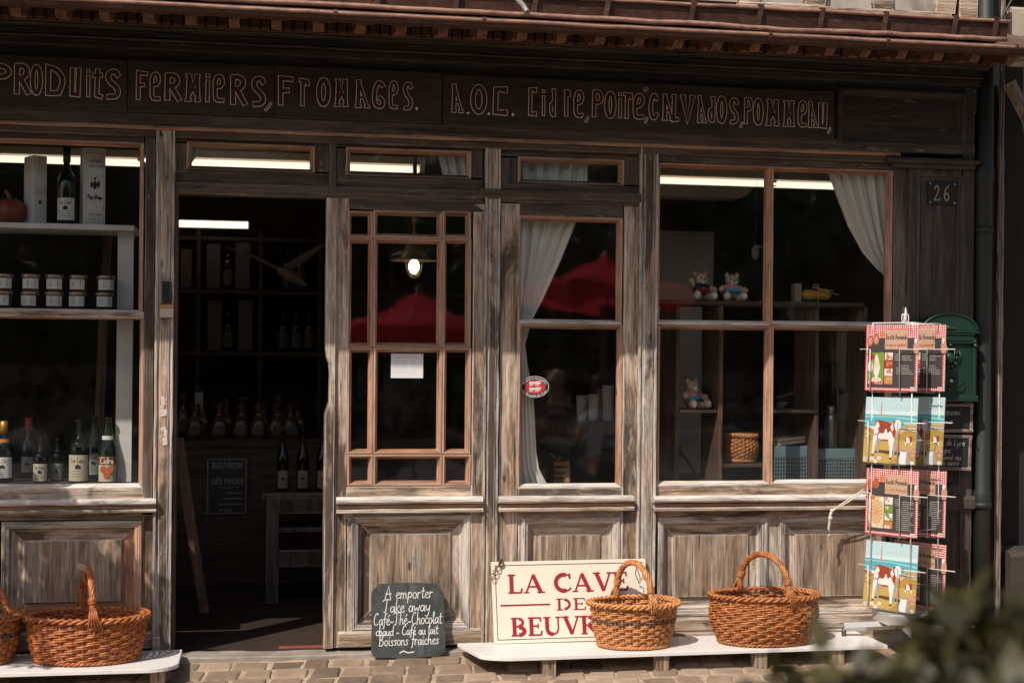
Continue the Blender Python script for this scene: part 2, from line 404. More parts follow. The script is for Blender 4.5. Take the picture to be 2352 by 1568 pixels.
# ------------------------------------------------------------------ the ground
def paving():
    mb = MB()
    ys = [4.2, .0, -.35, -.7, -1.05, -1.4, -2.5, -3.5]
    xs = [-90, -40, -15, -6, -3, 0, 3, 6, 15, 40, 90]
    for i in range(len(ys)-1):
        for j in range(len(xs)-1):
            mb.face([(xs[j], ys[i], gz(ys[i])-.007), (xs[j+1], ys[i], gz(ys[i])-.007), (xs[j+1], ys[i+1], gz(ys[i+1])-.007), (xs[j], ys[i+1], gz(ys[i+1])-.007)])
    m = plain('pale_mortar', (.34,.26,.19), .9, var=.4, scale=30, bump=.6)
    setp(mb.build('pavement_bed', None, m), kind='structure')
    mb = MB(); z = gz(-9)+.002
    mb.beam(-90, 90, -3.62, -3.5, z-.2, z+.012, 'x', .01, .002); setp(mb.build('kerb', None, plain('granite_kerb', (.22,.20,.18), .8)), kind='structure')
    mb = MB(); mb.face([(-90, -120, z), (90, -120, z), (90, -3.62, z), (-90, -3.62, z)])
    setp(mb.build('road', None, plain('dark_asphalt', (.045,.043,.042), .9, var=.3, scale=60, bump=.5)), kind='structure')
    g = NG('sandstone_sett'); v = g.coords()
    at_ = g.n('ShaderNodeAttribute'); at_.attribute_name = 'tone'
    n1 = g.noise(v, 45, 6, .65); n2 = g.noise(v, 9, 3)
    c = g.ramp(g.math('ADD', g.math('MULTIPLY', g.mix(.5, n1, n2), .6), g.math('MULTIPLY', at_.outputs['Fac'], .4)), [(.3, (.12,.082,.056)), (.5, (.235,.166,.116)), (.72, (.37,.275,.20))])
    m2 = g.principled(c, .8, 0.0, n1, .6, .006)
    mb = MB(); tones = []
    y = -.13; row = 0
    while y > -3.35:
        d = random.uniform(.10, .125)
        x = -3.4 + random.uniform(0, .15) + row*.045
        while x < 5.4:
            w = random.uniform(.105, .165)
            gap = random.uniform(.005, .010)
            cx0, cx1, cy0, cy1 = x+gap, x+w-gap, y-gap, y-d+gap
            sk = -.016 + random.uniform(-.008, .008)
            j = lambda a=.006: random.uniform(-a, a)
            base = [(cx0+j(), cy1+j()), (cx1+j(), cy1+j()), (cx1+sk*-1+j(), cy0+j()), (cx0+sk*-1+j(), cy0+j())]
            # round the outline: each corner becomes two points, each side gets one jittered middle
            out = []
            for k in range(4):
                p, q, o = Vector(base[k]), Vector(base[(k+1) % 4]), Vector(base[k-1])
                out += [p+(o-p)*.14, p+(p-(q+o)/2)*-.03, p+(q-p)*.14, p+(q-p)*.5+Vector((j(.003), j(.003)))]
            h = -.001+random.uniform(-.003, .003); tx, ty = random.uniform(-.03,.03), random.uniform(-.04,.04)
            cc = sum((Vector(p) for p in base), Vector((0,0)))/4
            if random.random() < .25: h -= .004
            def P(p, ins, dz):
                p = cc+(Vector(p)-cc)*(1-ins)
                return (p.x, p.y, gz(p.y)+h+dz+(p.x-cc.x)*tx+(p.y-cc.y)*ty+random.uniform(-.0008,.0008))
            n0 = len(mb.bm.faces)
            rv = mb.rings([[P(p, 0, -.03) for p in out], [P(p, .0, -.006) for p in out], [P(p, .05, -.001) for p in out], [P(p, .16, .002) for p in out]], True, False)
            mb.vface(rv[-1])
            t = random.random(); tones += [t]*(len(mb.bm.faces)-n0)
            x += w
        y -= d; row += 1
    me = mb.mesh('cobbled_pavement'); me.materials.append(m2)
    a = me.attributes.new('tone', 'FLOAT', 'FACE')
    a.data.foreach_set('value', tones)
    o = bpy.data.objects.new('cobbled_pavement', me); COL.objects.link(o); setp(o, kind='structure')
paving()

# ------------------------------------------------------------------ the shop front
SHOP = thing('shop_building', 'old timber shop front of weathered brown wood with windows, open doorway and cornice', 'shop', (1.2, 0, 0))
def part(mb, name, parent=SHOP, mat=None):
    o = mb.build(name, parent, mat)
    if parent is SHOP: o.matrix_parent_inverse = Matrix.Translation((-1.2, 0, 0))
    return o
def bx(mb, p0, p1, q0, q1, y0, y1, axis='x', **k):
    """a bar whose front (y0) covers this rectangle of the photograph"""
    cx, cy = (p0+p1)/2, (q0+q1)/2
    return mb.beam(at(p0, cy, y0).x, at(p1, cy, y0).x, y0, y1, at(cx, q1, y0).z, at(cx, q0, y0).z, axis, **k)
def rect(p0, p1, q0, q1, y):
    cx, cy = (p0+p1)/2, (q0+q1)/2
    return at(p0, cy, y).x, at(p1, cy, y).x, at(cx, q1, y).z, at(cx, q0, y).z
def mould4(mb, r, prof, mats, fill=None):
    x0, x1, z0, z1 = r
    def ring(i, y, n=9):
        j = lambda: random.uniform(-.0009, .0009)
        return [(x0+i, y, z0+i), (x1-i, y, z0+i), (x1-i, y, z1-i), (x0+i, y, z1-i)]
    lo = [ring(i, y) for i, y in prof]
    for a, b in zip(lo[:-1], lo[1:]):
        for k in range(4):
            mb.mat(mats[k]); mb.face([a[k], a[(k+1) % 4], b[(k+1) % 4], b[k]])
    if fill is not None: mb.mat(fill); mb.face(lo[-1])
BEAD = [(0,-.046), (.002,-.051), (.008,-.052), (.011,-.047), (.013,-.040), (.020,-.024), (.022,-.012), (.022,-.004)]
def panes(parent, cells, y=-.05, mats=(SILL, RED_V, RED_H, RED_V)):
    """glazing beads as one frame, each pane of glass a sub-part"""
    mb = MB()
    for c in cells: mould4(mb, rect(*c, y), BEAD, mats)
    part(mb, 'glazing_bead', parent)
    for c in cells:
        x0, x1, z0, z1 = rect(*c, y)
        g = MB(); g.box(x0+.018, x1-.018, -.011, -.007, z0+.018, z1-.018, .0003)
        part(g, 'pane', parent, GLASS)
def panel(parent, r, name='panel', mats=None, fieldmat=None, cut=.045, split=None):
    """bolection moulding round a raised field"""
    fieldmat = fieldmat or WVP
    mats = mats or (WH, WV, WH, WV)
    x0, x1, z0, z1 = r
    mb = MB()
    mould4(mb, r, [(0,-.036), (.0,-.050), (.004,-.056), (.014,-.058), (.018,-.050), (.022,-.052), (.030,-.050), (.036,-.038), (.040,-.022), (.044,-.016), (.044+cut,-.013)], mats)
    i = .044+cut
    xs = [x0+i, x1-i]
    if split: xs = [x0+i, x0+i+(x1-x0-2*i)*split, x1-i]
    for a, b in zip(xs[:-1], xs[1:]):
        mb.mat(fieldmat); mb.beam(a+.0006, b-.0006, -.027+random.uniform(-.0015,.0015), -.005, z0+i, z1-i, 'z', .003, .0006)
    return part(mb, name, parent)

ZS_END = 2.62
XL = at(-700, 800).x                     # the front runs on beyond the left edge of the picture
# --- posts
def post(p0, p1, q0, q1, y, mat=None, beads=True, name='post', pe=None, depth=.13):
    mb = MB(); mb.mat(mat or WV)
    w = (p1-p0)
    if beads:
        bx(mb, p0, p0+w*.17, q0, q1, y-.006, y+depth, 'z', ch=.005)
        bx(mb, p0+w*.17, p0+w*.27, q0, q1, y+.004, y+depth, 'z')
        bx(mb, p0+w*.27, p1-w*.20, q0, q1, y, y+depth, 'z')
        bx(mb, p1-w*.20, p1-w*.12, q0, q1, y+.006, y+depth, 'z')
        bx(mb, p1-w*.12, p1, q0, q1, y-.004, y+depth, 'z', ch=.005)
    else: bx(mb, p0, p1, q0, q1, y, y+depth, 'z')
    return part(mb, name, SHOP)
post(354, 397, 294, 1499, -.075)
post(1111, 1146, 328, 1482, -.068)
post(1466, 1509, 336, 1482, -.068)
mb = MB(); bx(mb, 397, 404, 440, 1490, -.05, .06, 'z'); part(mb, 'door_rebate', SHOP, INWV)
# --- left bay
LW = MB(); LW.mat(WUV)
bx(LW, 331, 354, 296, 1150, -.052, .03, 'z')
LW.mat(WUP); bx(LW, -700, 331, 283, 312, -.052, .03, 'x')
LW.mat(WH); bx(LW, -700, 331, 1122, 1150, -.052, .03, 'x')
lw = part(LW, 'display_window')
panes(lw, [(-690, 330, 308, 716), (-690, 330, 716, 1126)])
mb = MB(); mb.mat(WH); bx(mb, -700, 330, 709, 724, -.056, -.02, 'x'); part(mb, 'transom_rail', lw)
def sill(p0, p1, q0, q1, out=.105, name='sill'):
    mb = MB(); h = (q1-q0)
    mb.mat(SILL); bx(mb, p0, p1, q0, q0+h*.42, -out, .0, 'x', ch=.010)
    mb.mat(RED_H); bx(mb, p0+1, p1-1, q0+h*.42, q0+h*.74, -out+.022, .0, 'x', ch=.008)
    mb.mat(WH); bx(mb, p0, p1, q0+h*.74, q1, -out+.012, .0, 'x', ch=.004)
    return part(mb, name)
sill(-700, 358, 1151, 1182, .11)
mb = MB(); mb.mat(WV); bx(mb, 326, 354, 1182, 1462, -.04, .03, 'z')
mb.mat(WH); bx(mb, -700, 326, 1180, 1197, -.04, .03, 'x'); bx(mb, -700, 326, 1428, 1464, -.042, .03, 'x')
bx(mb, 352, 366, 1462, 1500, -.09, .03, 'x'); bx(mb, -700, 352, 1464, 1502, -.07, .03, 'x')
part(mb, 'plinth')
panel(SHOP, rect(2, 326, 1196, 1430, -.05), split=.47, mats=(RED_H, RED_V, WH, WV))
panel(SHOP, rect(-330, -8, 1196, 1430, -.05), split=.47, mats=(RED_H, RED_V, WH, WV))
panel(SHOP, rect(-690, -340, 1196, 1430, -.05), split=.5)
mb = MB(); mb.beam(XL-.09, XL, -.08, .2, -.1, ZS_END, 'z', .006, .002); part(mb, 'post', SHOP, WV)
# --- transom lights over the door
def light(o0, o1, q0, q1, g0, g1, h0, h1, y=-.042):
    mb = MB(); mb.mat(WUP)
    bx(mb, o0, o1, q0, h0, y, .03, 'x'); bx(mb, o0, o1, h1, q1, y, .03, 'x')
    mb.mat(WUV); bx(mb, o0, g0, h0, h1, y-.002, .03, 'z'); bx(mb, g1, o1, h0, h1, y-.002, .03, 'z')
    w = part(mb, 'transom_light')
    panes(w, [(g0, g1, h0, h1)], y=-.046, mats=(WUP, RED_V, RED_H, RED_V))
    return w
light(402, 757, 298, 432, 428, 724, 330, 394)
light(773, 1109, 316, 436, 794, 1083, 342, 408)
light(1147, 1466, 330, 446, 1189, 1434, 363, 424)
mb = MB(); bx(mb, 757, 773, 305, 440, -.062, .03, 'z', ch=.006); part(mb, 'transom_post', SHOP, WUV)
mb = MB(); mb.mat(WUP)
bx(mb, 397, 1110, 428, 446, -.062, .03, 'x'); bx(mb, 397, 1110, 446, 455, -.056, .03, 'x')
bx(mb, 1104, 1474, 438, 460, -.078, .03, 'x', ch=.006); bx(mb, 1146, 1474, 460, 468, -.064, .03, 'x')
part(mb, 'transom_bar')
# --- the fixed leaf of the door
D = MB(); D.mat(WV)
x0, x1, z0, z1 = rect(746, 770, 455, 1488, -.07)
# astragal with the bite worn into its edge
prof = [(1.0, x0), (.665, x0), (.645, x0+.006), (.632, x0+.016), (.612, x0+.019), (.60, x0+.021), (.57, x0+.019), (.545, x0+.017), (.53, x0+.006), (.52, x0), (.25, x0-.001), (.09, x0+.001), (.06, x0+.004), (0, x0+.003)]
rg = []
pts = []
for (t0, a), (t1, b) in zip(prof[:-1], prof[1:]):
    n = max(1, int(abs(t0-t1)/.03))
    pts += [(t0+(t1-t0)*i/n, a+(b-a)*i/n) for i in range(n)]
pts.append(prof[-1])
for t, xx in pts:
    z = z0+(z1-z0)*t; xx += random.uniform(-.0008,.0008)
    rg.append([(xx, .03, z), (xx, -.064, z), (xx+.004, -.070, z), (x1-.004, -.070, z), (x1, -.064, z), (x1, .03, z)])
D.rings(rg)
bx(D, 770, 798, 455, 1486, -.052, .03, 'z'); bx(D, 797, 808, 1182, 1450, -.049, .03, 'z'); bx(D, 1078, 1085, 1182, 1450, -.049, .03, 'z'); bx(D, 1084, 1111, 470, 1480, -.052, .03, 'z')
D.mat(WUP); bx(D, 795, 1111, 456, 484, -.052, .03, 'x')
D.mat(WH); bx(D, 795, 1084, 1116, 1146, -.050, .03, 'x'); bx(D, 795, 1084, 1176, 1190, -.05, .03, 'x')
bx(D, 776, 1108, 1448, 1483, -.066, .03, 'x', ch=.006)
door = part(D, 'door')
cols = [(797, 857), (857, 1016), (1016, 1082)]; rows = [(484, 547), (547, 798), (798, 1043), (1043, 1116)]
panes(door, [(a, b, c, d) for a, b in cols for c, d in rows], mats=(RED_H, RED_V, RED_H, RED_V))
panel(door, rect(806, 1080, 1182, 1448, -.05), 'door_panel', split=.52)
sill(773, 1110, 1142, 1178, .10, 'door_sill')
# --- the window beside the door
mb = MB(); mb.mat(WV)
bx(mb, 1147, 1190, 468, 1484, -.052, .03, 'z'); bx(mb, 1189, 1199, 1188, 1445, -.049, .03, 'z'); bx(mb, 1422, 1431, 1188, 1445, -.049, .03, 'z'); bx(mb, 1430, 1466, 470, 1480, -.052, .03, 'z')
mb.mat(WUP); bx(mb, 1190, 1430, 468, 498, -.050, .03, 'x')
mb.mat(WH); bx(mb, 1190, 1430, 1119, 1145, -.050, .03, 'x')
bx(mb, 1190, 1430, 1172, 1190, -.048, .03, 'x'); bx(mb, 1190, 1430, 1440, 1484, -.056, .03, 'x')
mw = part(mb, 'side_window')
panes(mw, [(1189, 1430, 497, 744), (1189, 1430, 744, 1122)])
sill(1147, 1457, 1140, 1174)
panel(SHOP, rect(1197, 1424, 1186, 1440, -.05), split=.45)
# --- the big shop window
mb = MB(); mb.mat(WUP)
bx(mb, 1509, 2050, 348, 380, -.052, .03, 'x')
mb.mat(WH); bx(mb, 1509, 2050, 1112, 1140, -.050, .03, 'x')
bx(mb, 1509, 2084, 1168, 1188, -.048, .03, 'x'); bx(mb, 1509, 2084, 1412, 1446, -.062, .03, 'x', ch=.01); bx(mb, 1505, 2240, 1446, 1486, -.085, .03, 'x')
mb.mat(WV); bx(mb, 1764, 1789, 1188, 1412, -.044, .03, 'z')
mb.mat(WUV); bx(mb, 2049, 2084, 362, 1440, -.052, .03, 'z')
rw = part(mb, 'display_window')
panes(rw, [(1509, 1771, 377, 746), (1771, 2050, 386, 748), (1509, 1771, 746, 1116), (1771, 2050, 748, 1112)])
sill(1504, 2086, 1138, 1172, .11)
panel(SHOP, rect(1509, 1764, 1186, 1414, -.05), split=.5)
panel(SHOP, rect(1789, 2080, 1184, 1412, -.05), split=.55)
# --- the pilaster at the right end
mb = MB(); mb.mat(WDV)
bx(mb, 2085, 2106, 385, 1446, -.065, .05, 'z'); bx(mb, 2208, 2234, 385, 1446, -.065, .05, 'z')
bx(mb, 2106, 2208, 385, 402, -.062, .05, 'x'); bx(mb, 2106, 2208, 1120, 1140, -.062, .05, 'x'); bx(mb, 2106, 2208, 1400, 1446, -.062, .05, 'x')
mould4(mb, rect(2106, 2208, 402, 1120, -.062), [(0,-.062), (.006,-.062), (.012,-.05), (.018,-.048), (.022,-.036)], (WDV,)*4)
mould4(mb, rect(2106, 2208, 1170, 1400, -.062), [(0,-.062), (.006,-.062), (.012,-.05), (.018,-.048), (.04,-.036)], (WDV,)*4)
x0, x1, z0, z1 = rect(2117, 2198, 420, 1108, -.06)
for a, b in ((x0-.002, x0+.068), (x0+.069, x1+.002)): mb.beam(a, b, -.044, -.02, z0, z1+.03, 'z', .002, .0006)
x0, x1, z0, z1 = rect(2118, 2196, 1184, 1386, -.06)
mb.beam(x0, x1, -.046, -.02, z0, z1, 'z', .004, .0006)
bx(mb, 2084, 2240, 1140, 1172, -.088, .05, 'x', ch=.01)
pil = part(mb, 'pilaster')
mb = MB(); bx(mb, 2040, 2252, 364, 374, -.115, .05, 'x', ch=.006); bx(mb, 2052, 2240, 374, 386, -.09, .05, 'x', ch=.005); part(mb, 'pilaster_cap', pil, WDK)
# --- beams, frieze and cornice
ZB = at(1176, 327, -.085).z; ZT = at(1176, 291, -.085).z; ZF = at(1176, 167, -.07).z
XR = at(2238, 250, -.08).x
mb = MB(); mb.mat(WUP)
mb.beam(XL, XR, -.085, .04, ZB+.018, ZT, 'x', .005); mb.mat(RED_H); mb.beam(XL, at(2068, 350, -.09).x, -.094, .04, ZB, ZB+.018, 'x', .007)
mb.mat(WUP); mb.beam(XL, XR, -.075, .04, ZB-.03, ZB-.0005, 'x', .004)
part(mb, 'lintel')
mb = MB(); mb.mat(WDK)
for a, b in ((0, .083), (.085, .163), (.165, 1)):
    h = ZF-ZT+.03
    mb.beam(XL, XR, -.072, .03, ZT+a*h, ZT+b*h, 'x', .002)
mould4(mb, rect(1921, 2214, 207, 338, -.075), [(0,-.071), (0,-.088), (.006,-.094), (.016,-.094), (.022,-.084), (.030,-.080), (.036,-.0735)], (WDK,)*4)
mb.beam(at(2214, 300, -.08).x, XR-.002, -.088, .03, ZB-.02, ZF+.02, 'z', .004)
part(mb, 'frieze_board')
mb = MB(); mb.mat(WDK); z = ZF+.028
for out, h in ((.082,.034), (.100,.012), (.093,.030), (.150,.010)):
    mb.beam(XL, XR+.01+out*.25, -out, .03, z+.0005, z+h, 'x', .005); z += h
part(mb, 'cornice')
ZD = z+.028
mb = MB(); mb.mat(RUSTW)
mb.beam(XL, XR+.05, -.165, .03, ZD-.028, ZD+.042, 'x', .001, 0)
x = XL+.02
while x < XR+.03:
    w = .034*random.uniform(.85, 1.1); mb.beam(x, x+w, -.195-random.uniform(0,.005), -.165, ZD-.026+random.uniform(0,.005), ZD+.018, 'x', .003, 0); x += .047*random.uniform(.94, 1.06)
part(mb, 'dentil_course')
ZS = ZD+.045
ZG = at(1176, 48, -.86).z
def zs(y):
    "underside of the eave at distance y: a nearly flat lip, then the slope up to the wall"
    return ZG-.006+.02*(y+.865)/.245 if y < -.62 else ZG+.014+(ZS+.15-ZG-.014)*(y+.62)/.65
mb = MB(); mb.mat(RUSTW)
mb.rings([[(xx, -.865, zs(-.865)), (xx, -.62, zs(-.62)), (xx, .03, zs(.03)), (xx, .03, zs(.03)+.018), (xx, -.62, zs(-.62)+.010), (xx, -.865, zs(-.865)+.008)] for xx in (XL, XR+.16)]); mb.beam(XL, XR+.05, -.20, .03, ZS-.003, zs(-.2)-.001, 'x', .002, 0)
part(mb, 'soffit')
BRKT = wood('orange_brown_bracket', 'y', (.09,.036,.018), (.16,.068,.036), (.24,.115,.064), gray=.15, stain=.35, pale=(.3,.2,.14), edge=.3)  # own orange brown, lightened: bounce from the ground put into the colour
x = at(-60, 50, -.4).x
while x < XR+.04:
    mb = MB(); w = .021
    poly = [(-.20, zs(-.2)-.001), (-.50, zs(-.5)-.001), (-.508, ZG+.055), (-.503, ZG+.034), (-.488, ZG+.018), (-.465, ZG+.011), (-.435, ZG+.018), (-.41, ZG+.032), (-.38, ZG+.036), (-.34, ZG+.034), (-.31, ZG+.046), (-.28, ZG+.080), (-.20, ZS+.0)]
    mb.rings([[(x-w, yy, zz) for yy, zz in poly], [(x+w, yy, zz) for yy, zz in poly]])
    mb.beam(x-w-.004, x+w+.030, -.520, -.44, ZG+.052, ZG+.062, 'x', .002, 0)
    part(mb, 'cornice_bracket', SHOP, BRKT); x += .172*random.uniform(.97, 1.03)
# --- pent roof behind the gutters and the wall above it
mb = MB(); TILE = plain('old_zinc_sheet', (.10,.06,.045), .6, var=.4)
mb.rings([[(xx, -.862, zs(-.862)+.009), (xx, -.62, zs(-.62)+.011), (xx, .05, zs(.05)+.021), (xx, .05, zs(.05)+.06), (xx, -.62, zs(-.62)+.018), (xx, -.862, zs(-.862)+.012)] for xx in (XL, XR+.16)])
part(mb, 'pent_roof', SHOP, TILE)
PLAST = plain('pale_flaking_plaster', (.33,.29,.25), .9, var=.45, scale=12, bump=.8)
mb = MB(); mb.beam(XL, at(2196, 20, -.04).x, -.04, .20, ZS+.2, 6.4, 'z', .004, 0); part(mb, 'upper_wall', SHOP, PLAST)
mb = MB(); mb.mat(WH); zb = at(1950, 38, -.10).z
mb.beam(at(1700, 30, -.1).x, at(2186, 30, -.1).x, -.10, -.03, zb-.01, zb+.045, 'x', .004, .003)
for k, px in enumerate((1700, 1850, 2010, 2150)):
    xx = at(px, 10, -.08).x; t = (-.12, .10, -.09, .13)[k]
    mb.rings([[(xx+a+t*dz, -.07-.006*(k % 2), zb+.046+dz), (xx+a+.10+t*dz, -.07-.006*(k % 2), zb+.046+dz), (xx+a+.10+t*dz, -.03, zb+.046+dz), (xx+a+t*dz, -.03, zb+.046+dz)] for a, dz in ((0, 0), (0, .9))])
mb.beam(at(2204, 20, -.06).x, at(2248, 20, -.06).x, -.06, .2, ZS+.1, 6.4, 'z', .005, .003)
part(mb, 'timber_frame')
# --- the room behind
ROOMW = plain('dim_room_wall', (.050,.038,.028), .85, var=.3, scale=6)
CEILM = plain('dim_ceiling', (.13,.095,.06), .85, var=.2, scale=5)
XRm = at(2235, 800, .1).x
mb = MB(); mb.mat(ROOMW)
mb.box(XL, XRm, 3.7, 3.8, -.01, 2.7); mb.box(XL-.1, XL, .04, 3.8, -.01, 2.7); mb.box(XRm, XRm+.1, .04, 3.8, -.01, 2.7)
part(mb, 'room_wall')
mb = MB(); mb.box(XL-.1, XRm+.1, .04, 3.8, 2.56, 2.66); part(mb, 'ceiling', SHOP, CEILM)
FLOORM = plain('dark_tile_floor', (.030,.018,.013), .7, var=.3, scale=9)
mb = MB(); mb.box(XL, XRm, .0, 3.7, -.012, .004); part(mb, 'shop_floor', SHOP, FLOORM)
mb = MB(); mb.beam(at(395, 1480, -.08).x, at(1112, 1480, -.08).x, -.115, .02, -.03, .004, 'x', .006, .003); part(mb, 'threshold', SHOP, plain('grey_threshold_stone', (.26,.22,.185), .8, var=.35, scale=18, bump=.5))
mb = MB(); mb.box(at(640, 1480, .1).x, at(746, 1480, .1).x, .03, .075, .004, .009); solo(mb, 'door_tile', 'red clay tile strip just inside the open doorway', 'floor tile', mat=plain('red_clay', (.24,.05,.035), .7))

# ------------------------------------------------------------------ gutters and pipes
def line_x(pts): return pts
GY = -.86
pe = at(2352, 108, GY); zg = at(1176, 48, GY).z
mb = MB(); r = .019
ring = []
for xx in (XL, at(2362, 108, GY).x):
    ring.append([(xx, GY+r*math.cos(t), zg-.014+r*math.sin(t)*1.0) for t in [math.pi*(1+k/9) for k in range(10)]] + [(xx, GY+(r-.004)*math.cos(t), zg-.014+(r-.004)*math.sin(t)) for t in [math.pi*(2-k/9) for k in range(10)]])
mb.rings(ring, True, True)
gut = thing('gutter', 'rusty half round gutter, lowest and foremost of the gutters along the eave', 'gutter', (0, GY, zg), group=None)
def gpart(mb, name, par, mat=RUST):
    o = mb.build(name, par, mat); o.matrix_parent_inverse = Matrix.Translation(-par.location); return o
gpart(mb, 'trough', gut)
n = 60; mb = MB(); mb.tube([(XL+(at(2362,108,GY).x-XL)*i/n, GY-r, zg-.008+random.uniform(-.0015,.0015)) for i in range(n+1)], .0075, 8); gpart(mb, 'rolled_edge', gut, RUSTE)
for px in (770, 1110, 1766, 2036, 2330):
    x = at(px, 60, GY).x
    mb = MB(); rr = r+.003
    a = [(GY+rr*math.cos(t), zg-.014+rr*math.sin(t)) for t in [math.pi*(1+k/9) for k in range(10)]]
    a = [(GY-r-.002, zg+.003)]+[(GY-r-.011, zg-.008)]+a
    mb.rings([[(x-.008, y, z), (x+.008, y, z), (x+.008, y+.004, z+.002), (x-.008, y+.004, z+.002)] for y, z in a], True, True)
    gpart(mb, 'bracket', gut)
mb = MB(); mb.tube([(at(2352, 113, GY).x+.012, GY+.02, zg-.02), (at(2352,113,GY).x+.012, GY-.02, zg-.02)], .01); mb.bm.free()
Y2 = -.70
z2 = at(1176, 33, Y2).z
p2 = MB(); xe = at(2312, 92, Y2).x
p2.tube([(XL+(xe-XL)*i/70, Y2+random.uniform(-.002,.002), z2+random.uniform(-.0022,.0022)-(.008*math.exp(-((i-57)/2.)**2))) for i in range(71)], .011, 8)
solo(p2, 'metal_rod', 'thin rusty rod running along the eave between the two gutters', 'rod', mat=RUSTE)
Y3 = -.62
zt, zb = at(1960, 31, Y3).z, at(1960, 68, Y3).z
ug = thing('box_gutter', 'deep rusty box gutter with straps above the thin rod', 'gutter', (0, Y3, zb))
xe = at(2316, 70, Y3).x
mb = MB(); mb.rings([[(xx, Y3, zt), (xx, Y3+.012, zb), (xx, Y3+.13, zb), (xx, Y3+.14, zt), (xx, Y3+.134, zt), (xx, Y3+.124, zb+.006), (xx, Y3+.018, zb+.006), (xx, Y3+.006, zt)] for xx in (XL, xe)])
gpart(mb, 'trough', ug)
mb = MB(); mb.tube([(XL+(xe+.012-XL)*i/60, Y3-.004, zt+random.uniform(-.0015,.0015)) for i in range(61)], .009, 8); gpart(mb, 'rolled_edge', ug, RUSTE)
for px in (870, 1050, 1230, 1395, 1590, 1745, 1886, 2032, 2192, 2285):
    x = at(px, 50, Y3).x; mb = MB()
    mb.rings([[(x-.011+dx, Y3-.016, z), (x+.011+dx, Y3-.016, z), (x+.011+dx, Y3-.012, z), (x-.011+dx, Y3-.012, z)] for z, dx in ((zb-.004, -.012), (zt-.008, 0), (zt+.012, .004))])
    mb.box(x-.010, x+.012, Y3-.015, Y3+.14, zt+.010, zt+.014)
    gpart(mb, 'strap', ug)
mb = MB(); c = at(1203, 14, -.70); d = at(1212, 29, -.78)
mb.tube([c+Vector((-.03,.05,.05)), c, d], .011, 10)
solo(mb, 'spout', 'short grey metal spout poking out under the box gutter', 'spout', mat=plain('grey_zinc', (.22,.21,.20), .5, .3))

# ------------------------------------------------------------------ the right-hand end
PIPE = plain('grey_green_paint', (.014,.018,.016), .6, var=.25, scale=8)
XP = at(2264, 600, -.08).x
dp = thing('drainpipe', 'tall grey green drainpipe at the end of the shop front', 'drainpipe', (XP, -.06, 0))
mb = MB(); mb.lathe([(.039, .0), (.039, .62), (.045, .63), (.045, .70), (.040, .71), (.040, 2.2), (.046, 2.21), (.046, 2.27), (.040, 2.28), (.040, 6.0)], 20); mb.build('pipe', dp, PIPE)
for py in (1160, 528):
    z = at(2264, py, -.08).z; mb = MB(); mb.lathe([(.048, z-.014), (.048, z+.014)], 20); mb.box(-.06, .06, .03, .065, z-.012, z+.012); mb.build('pipe_bracket', dp, PIPE)
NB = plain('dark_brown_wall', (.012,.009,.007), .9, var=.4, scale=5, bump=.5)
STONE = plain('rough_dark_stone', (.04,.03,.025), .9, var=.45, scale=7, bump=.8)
nb = thing('neighbouring_house', 'dark neighbouring house in shade beyond the drainpipe', 'house', (XP+.1, .2, 0))
def npart(mb, name, mat): o = mb.build(name, nb, mat); o.matrix_parent_inverse = Matrix.Translation(-nb.location); return o
x0 = at(2287, 700, .02).x; x1 = at(2301, 700, .02).x
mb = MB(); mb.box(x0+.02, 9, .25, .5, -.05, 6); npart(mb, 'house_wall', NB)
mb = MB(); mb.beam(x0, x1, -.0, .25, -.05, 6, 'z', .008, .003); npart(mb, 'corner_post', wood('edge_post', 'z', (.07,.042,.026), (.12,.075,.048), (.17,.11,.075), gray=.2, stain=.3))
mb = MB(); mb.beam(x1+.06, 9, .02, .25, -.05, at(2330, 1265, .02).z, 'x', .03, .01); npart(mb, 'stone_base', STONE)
mb = MB(); mb.beam(x0+.02, 9, -.75, .5, 3.6, 3.75, 'x', .01, .004); npart(mb, 'jettied_floor', NB)
# diagonal timber brace below the cream cabinet
mb = MB(); a = at(2318, 200, -.25); b = at(2362, 275, -.25)
mb.tube([a+Vector((.0,0,.02)), b+Vector((.06,0,-.10))], .035, 4, smooth=False); mb.beam(c_x0, c_x0+.4, -.25, .25, at(2340, 162, -.2).z-.02, at(2340, 152, -.2).z, 'x', .003, 0) if False else None; npart(mb, 'timber_brace', wood('brace', 'z', *[(k*.4, k*.3, k*.22) for k in (.12,.2,.3)], gray=.3))
CREAM = plain('cream_enamel', (.34,.29,.225), .5, var=.08)
c0 = at(2324, 150, -.30); c1 = at(2324, 14, -.30)
cb = thing('wall_cabinet', 'cream painted metal cabinet high up at the corner of the neighbouring house', 'cabinet', (c0.x, -.30, c0.z))
h = c1.z-c0.z
mb = MB(); mb.beam(0, .42, 0, .05, 0, h, 'x', .03, 0); mb.build('case', cb, CREAM)
mb = MB(); mb.beam(.03, .40, -.012, 0, .03, h-.03, 'x', .02, 0); mb.build('front_plate', cb, CREAM)
mb = MB(); mb.beam(-.008, .0, .0, .05, .02, h-.03, 'z', .004, 0); mb.build('rusty_edge', cb, RUST)
mb = MB(); a = at(2300, 60, -.28); mb.tube([a+Vector((-.02,.02,-.06)), a+Vector((.01,0,.05)), a+Vector((.07,0,.16)), a+Vector((.2,.02,.25))], .006, 6)
solo(mb, 'power_cable', 'thin cable curving over the cream cabinet', 'cable', mat=flat('dark_rubber', (.02,.02,.02)))

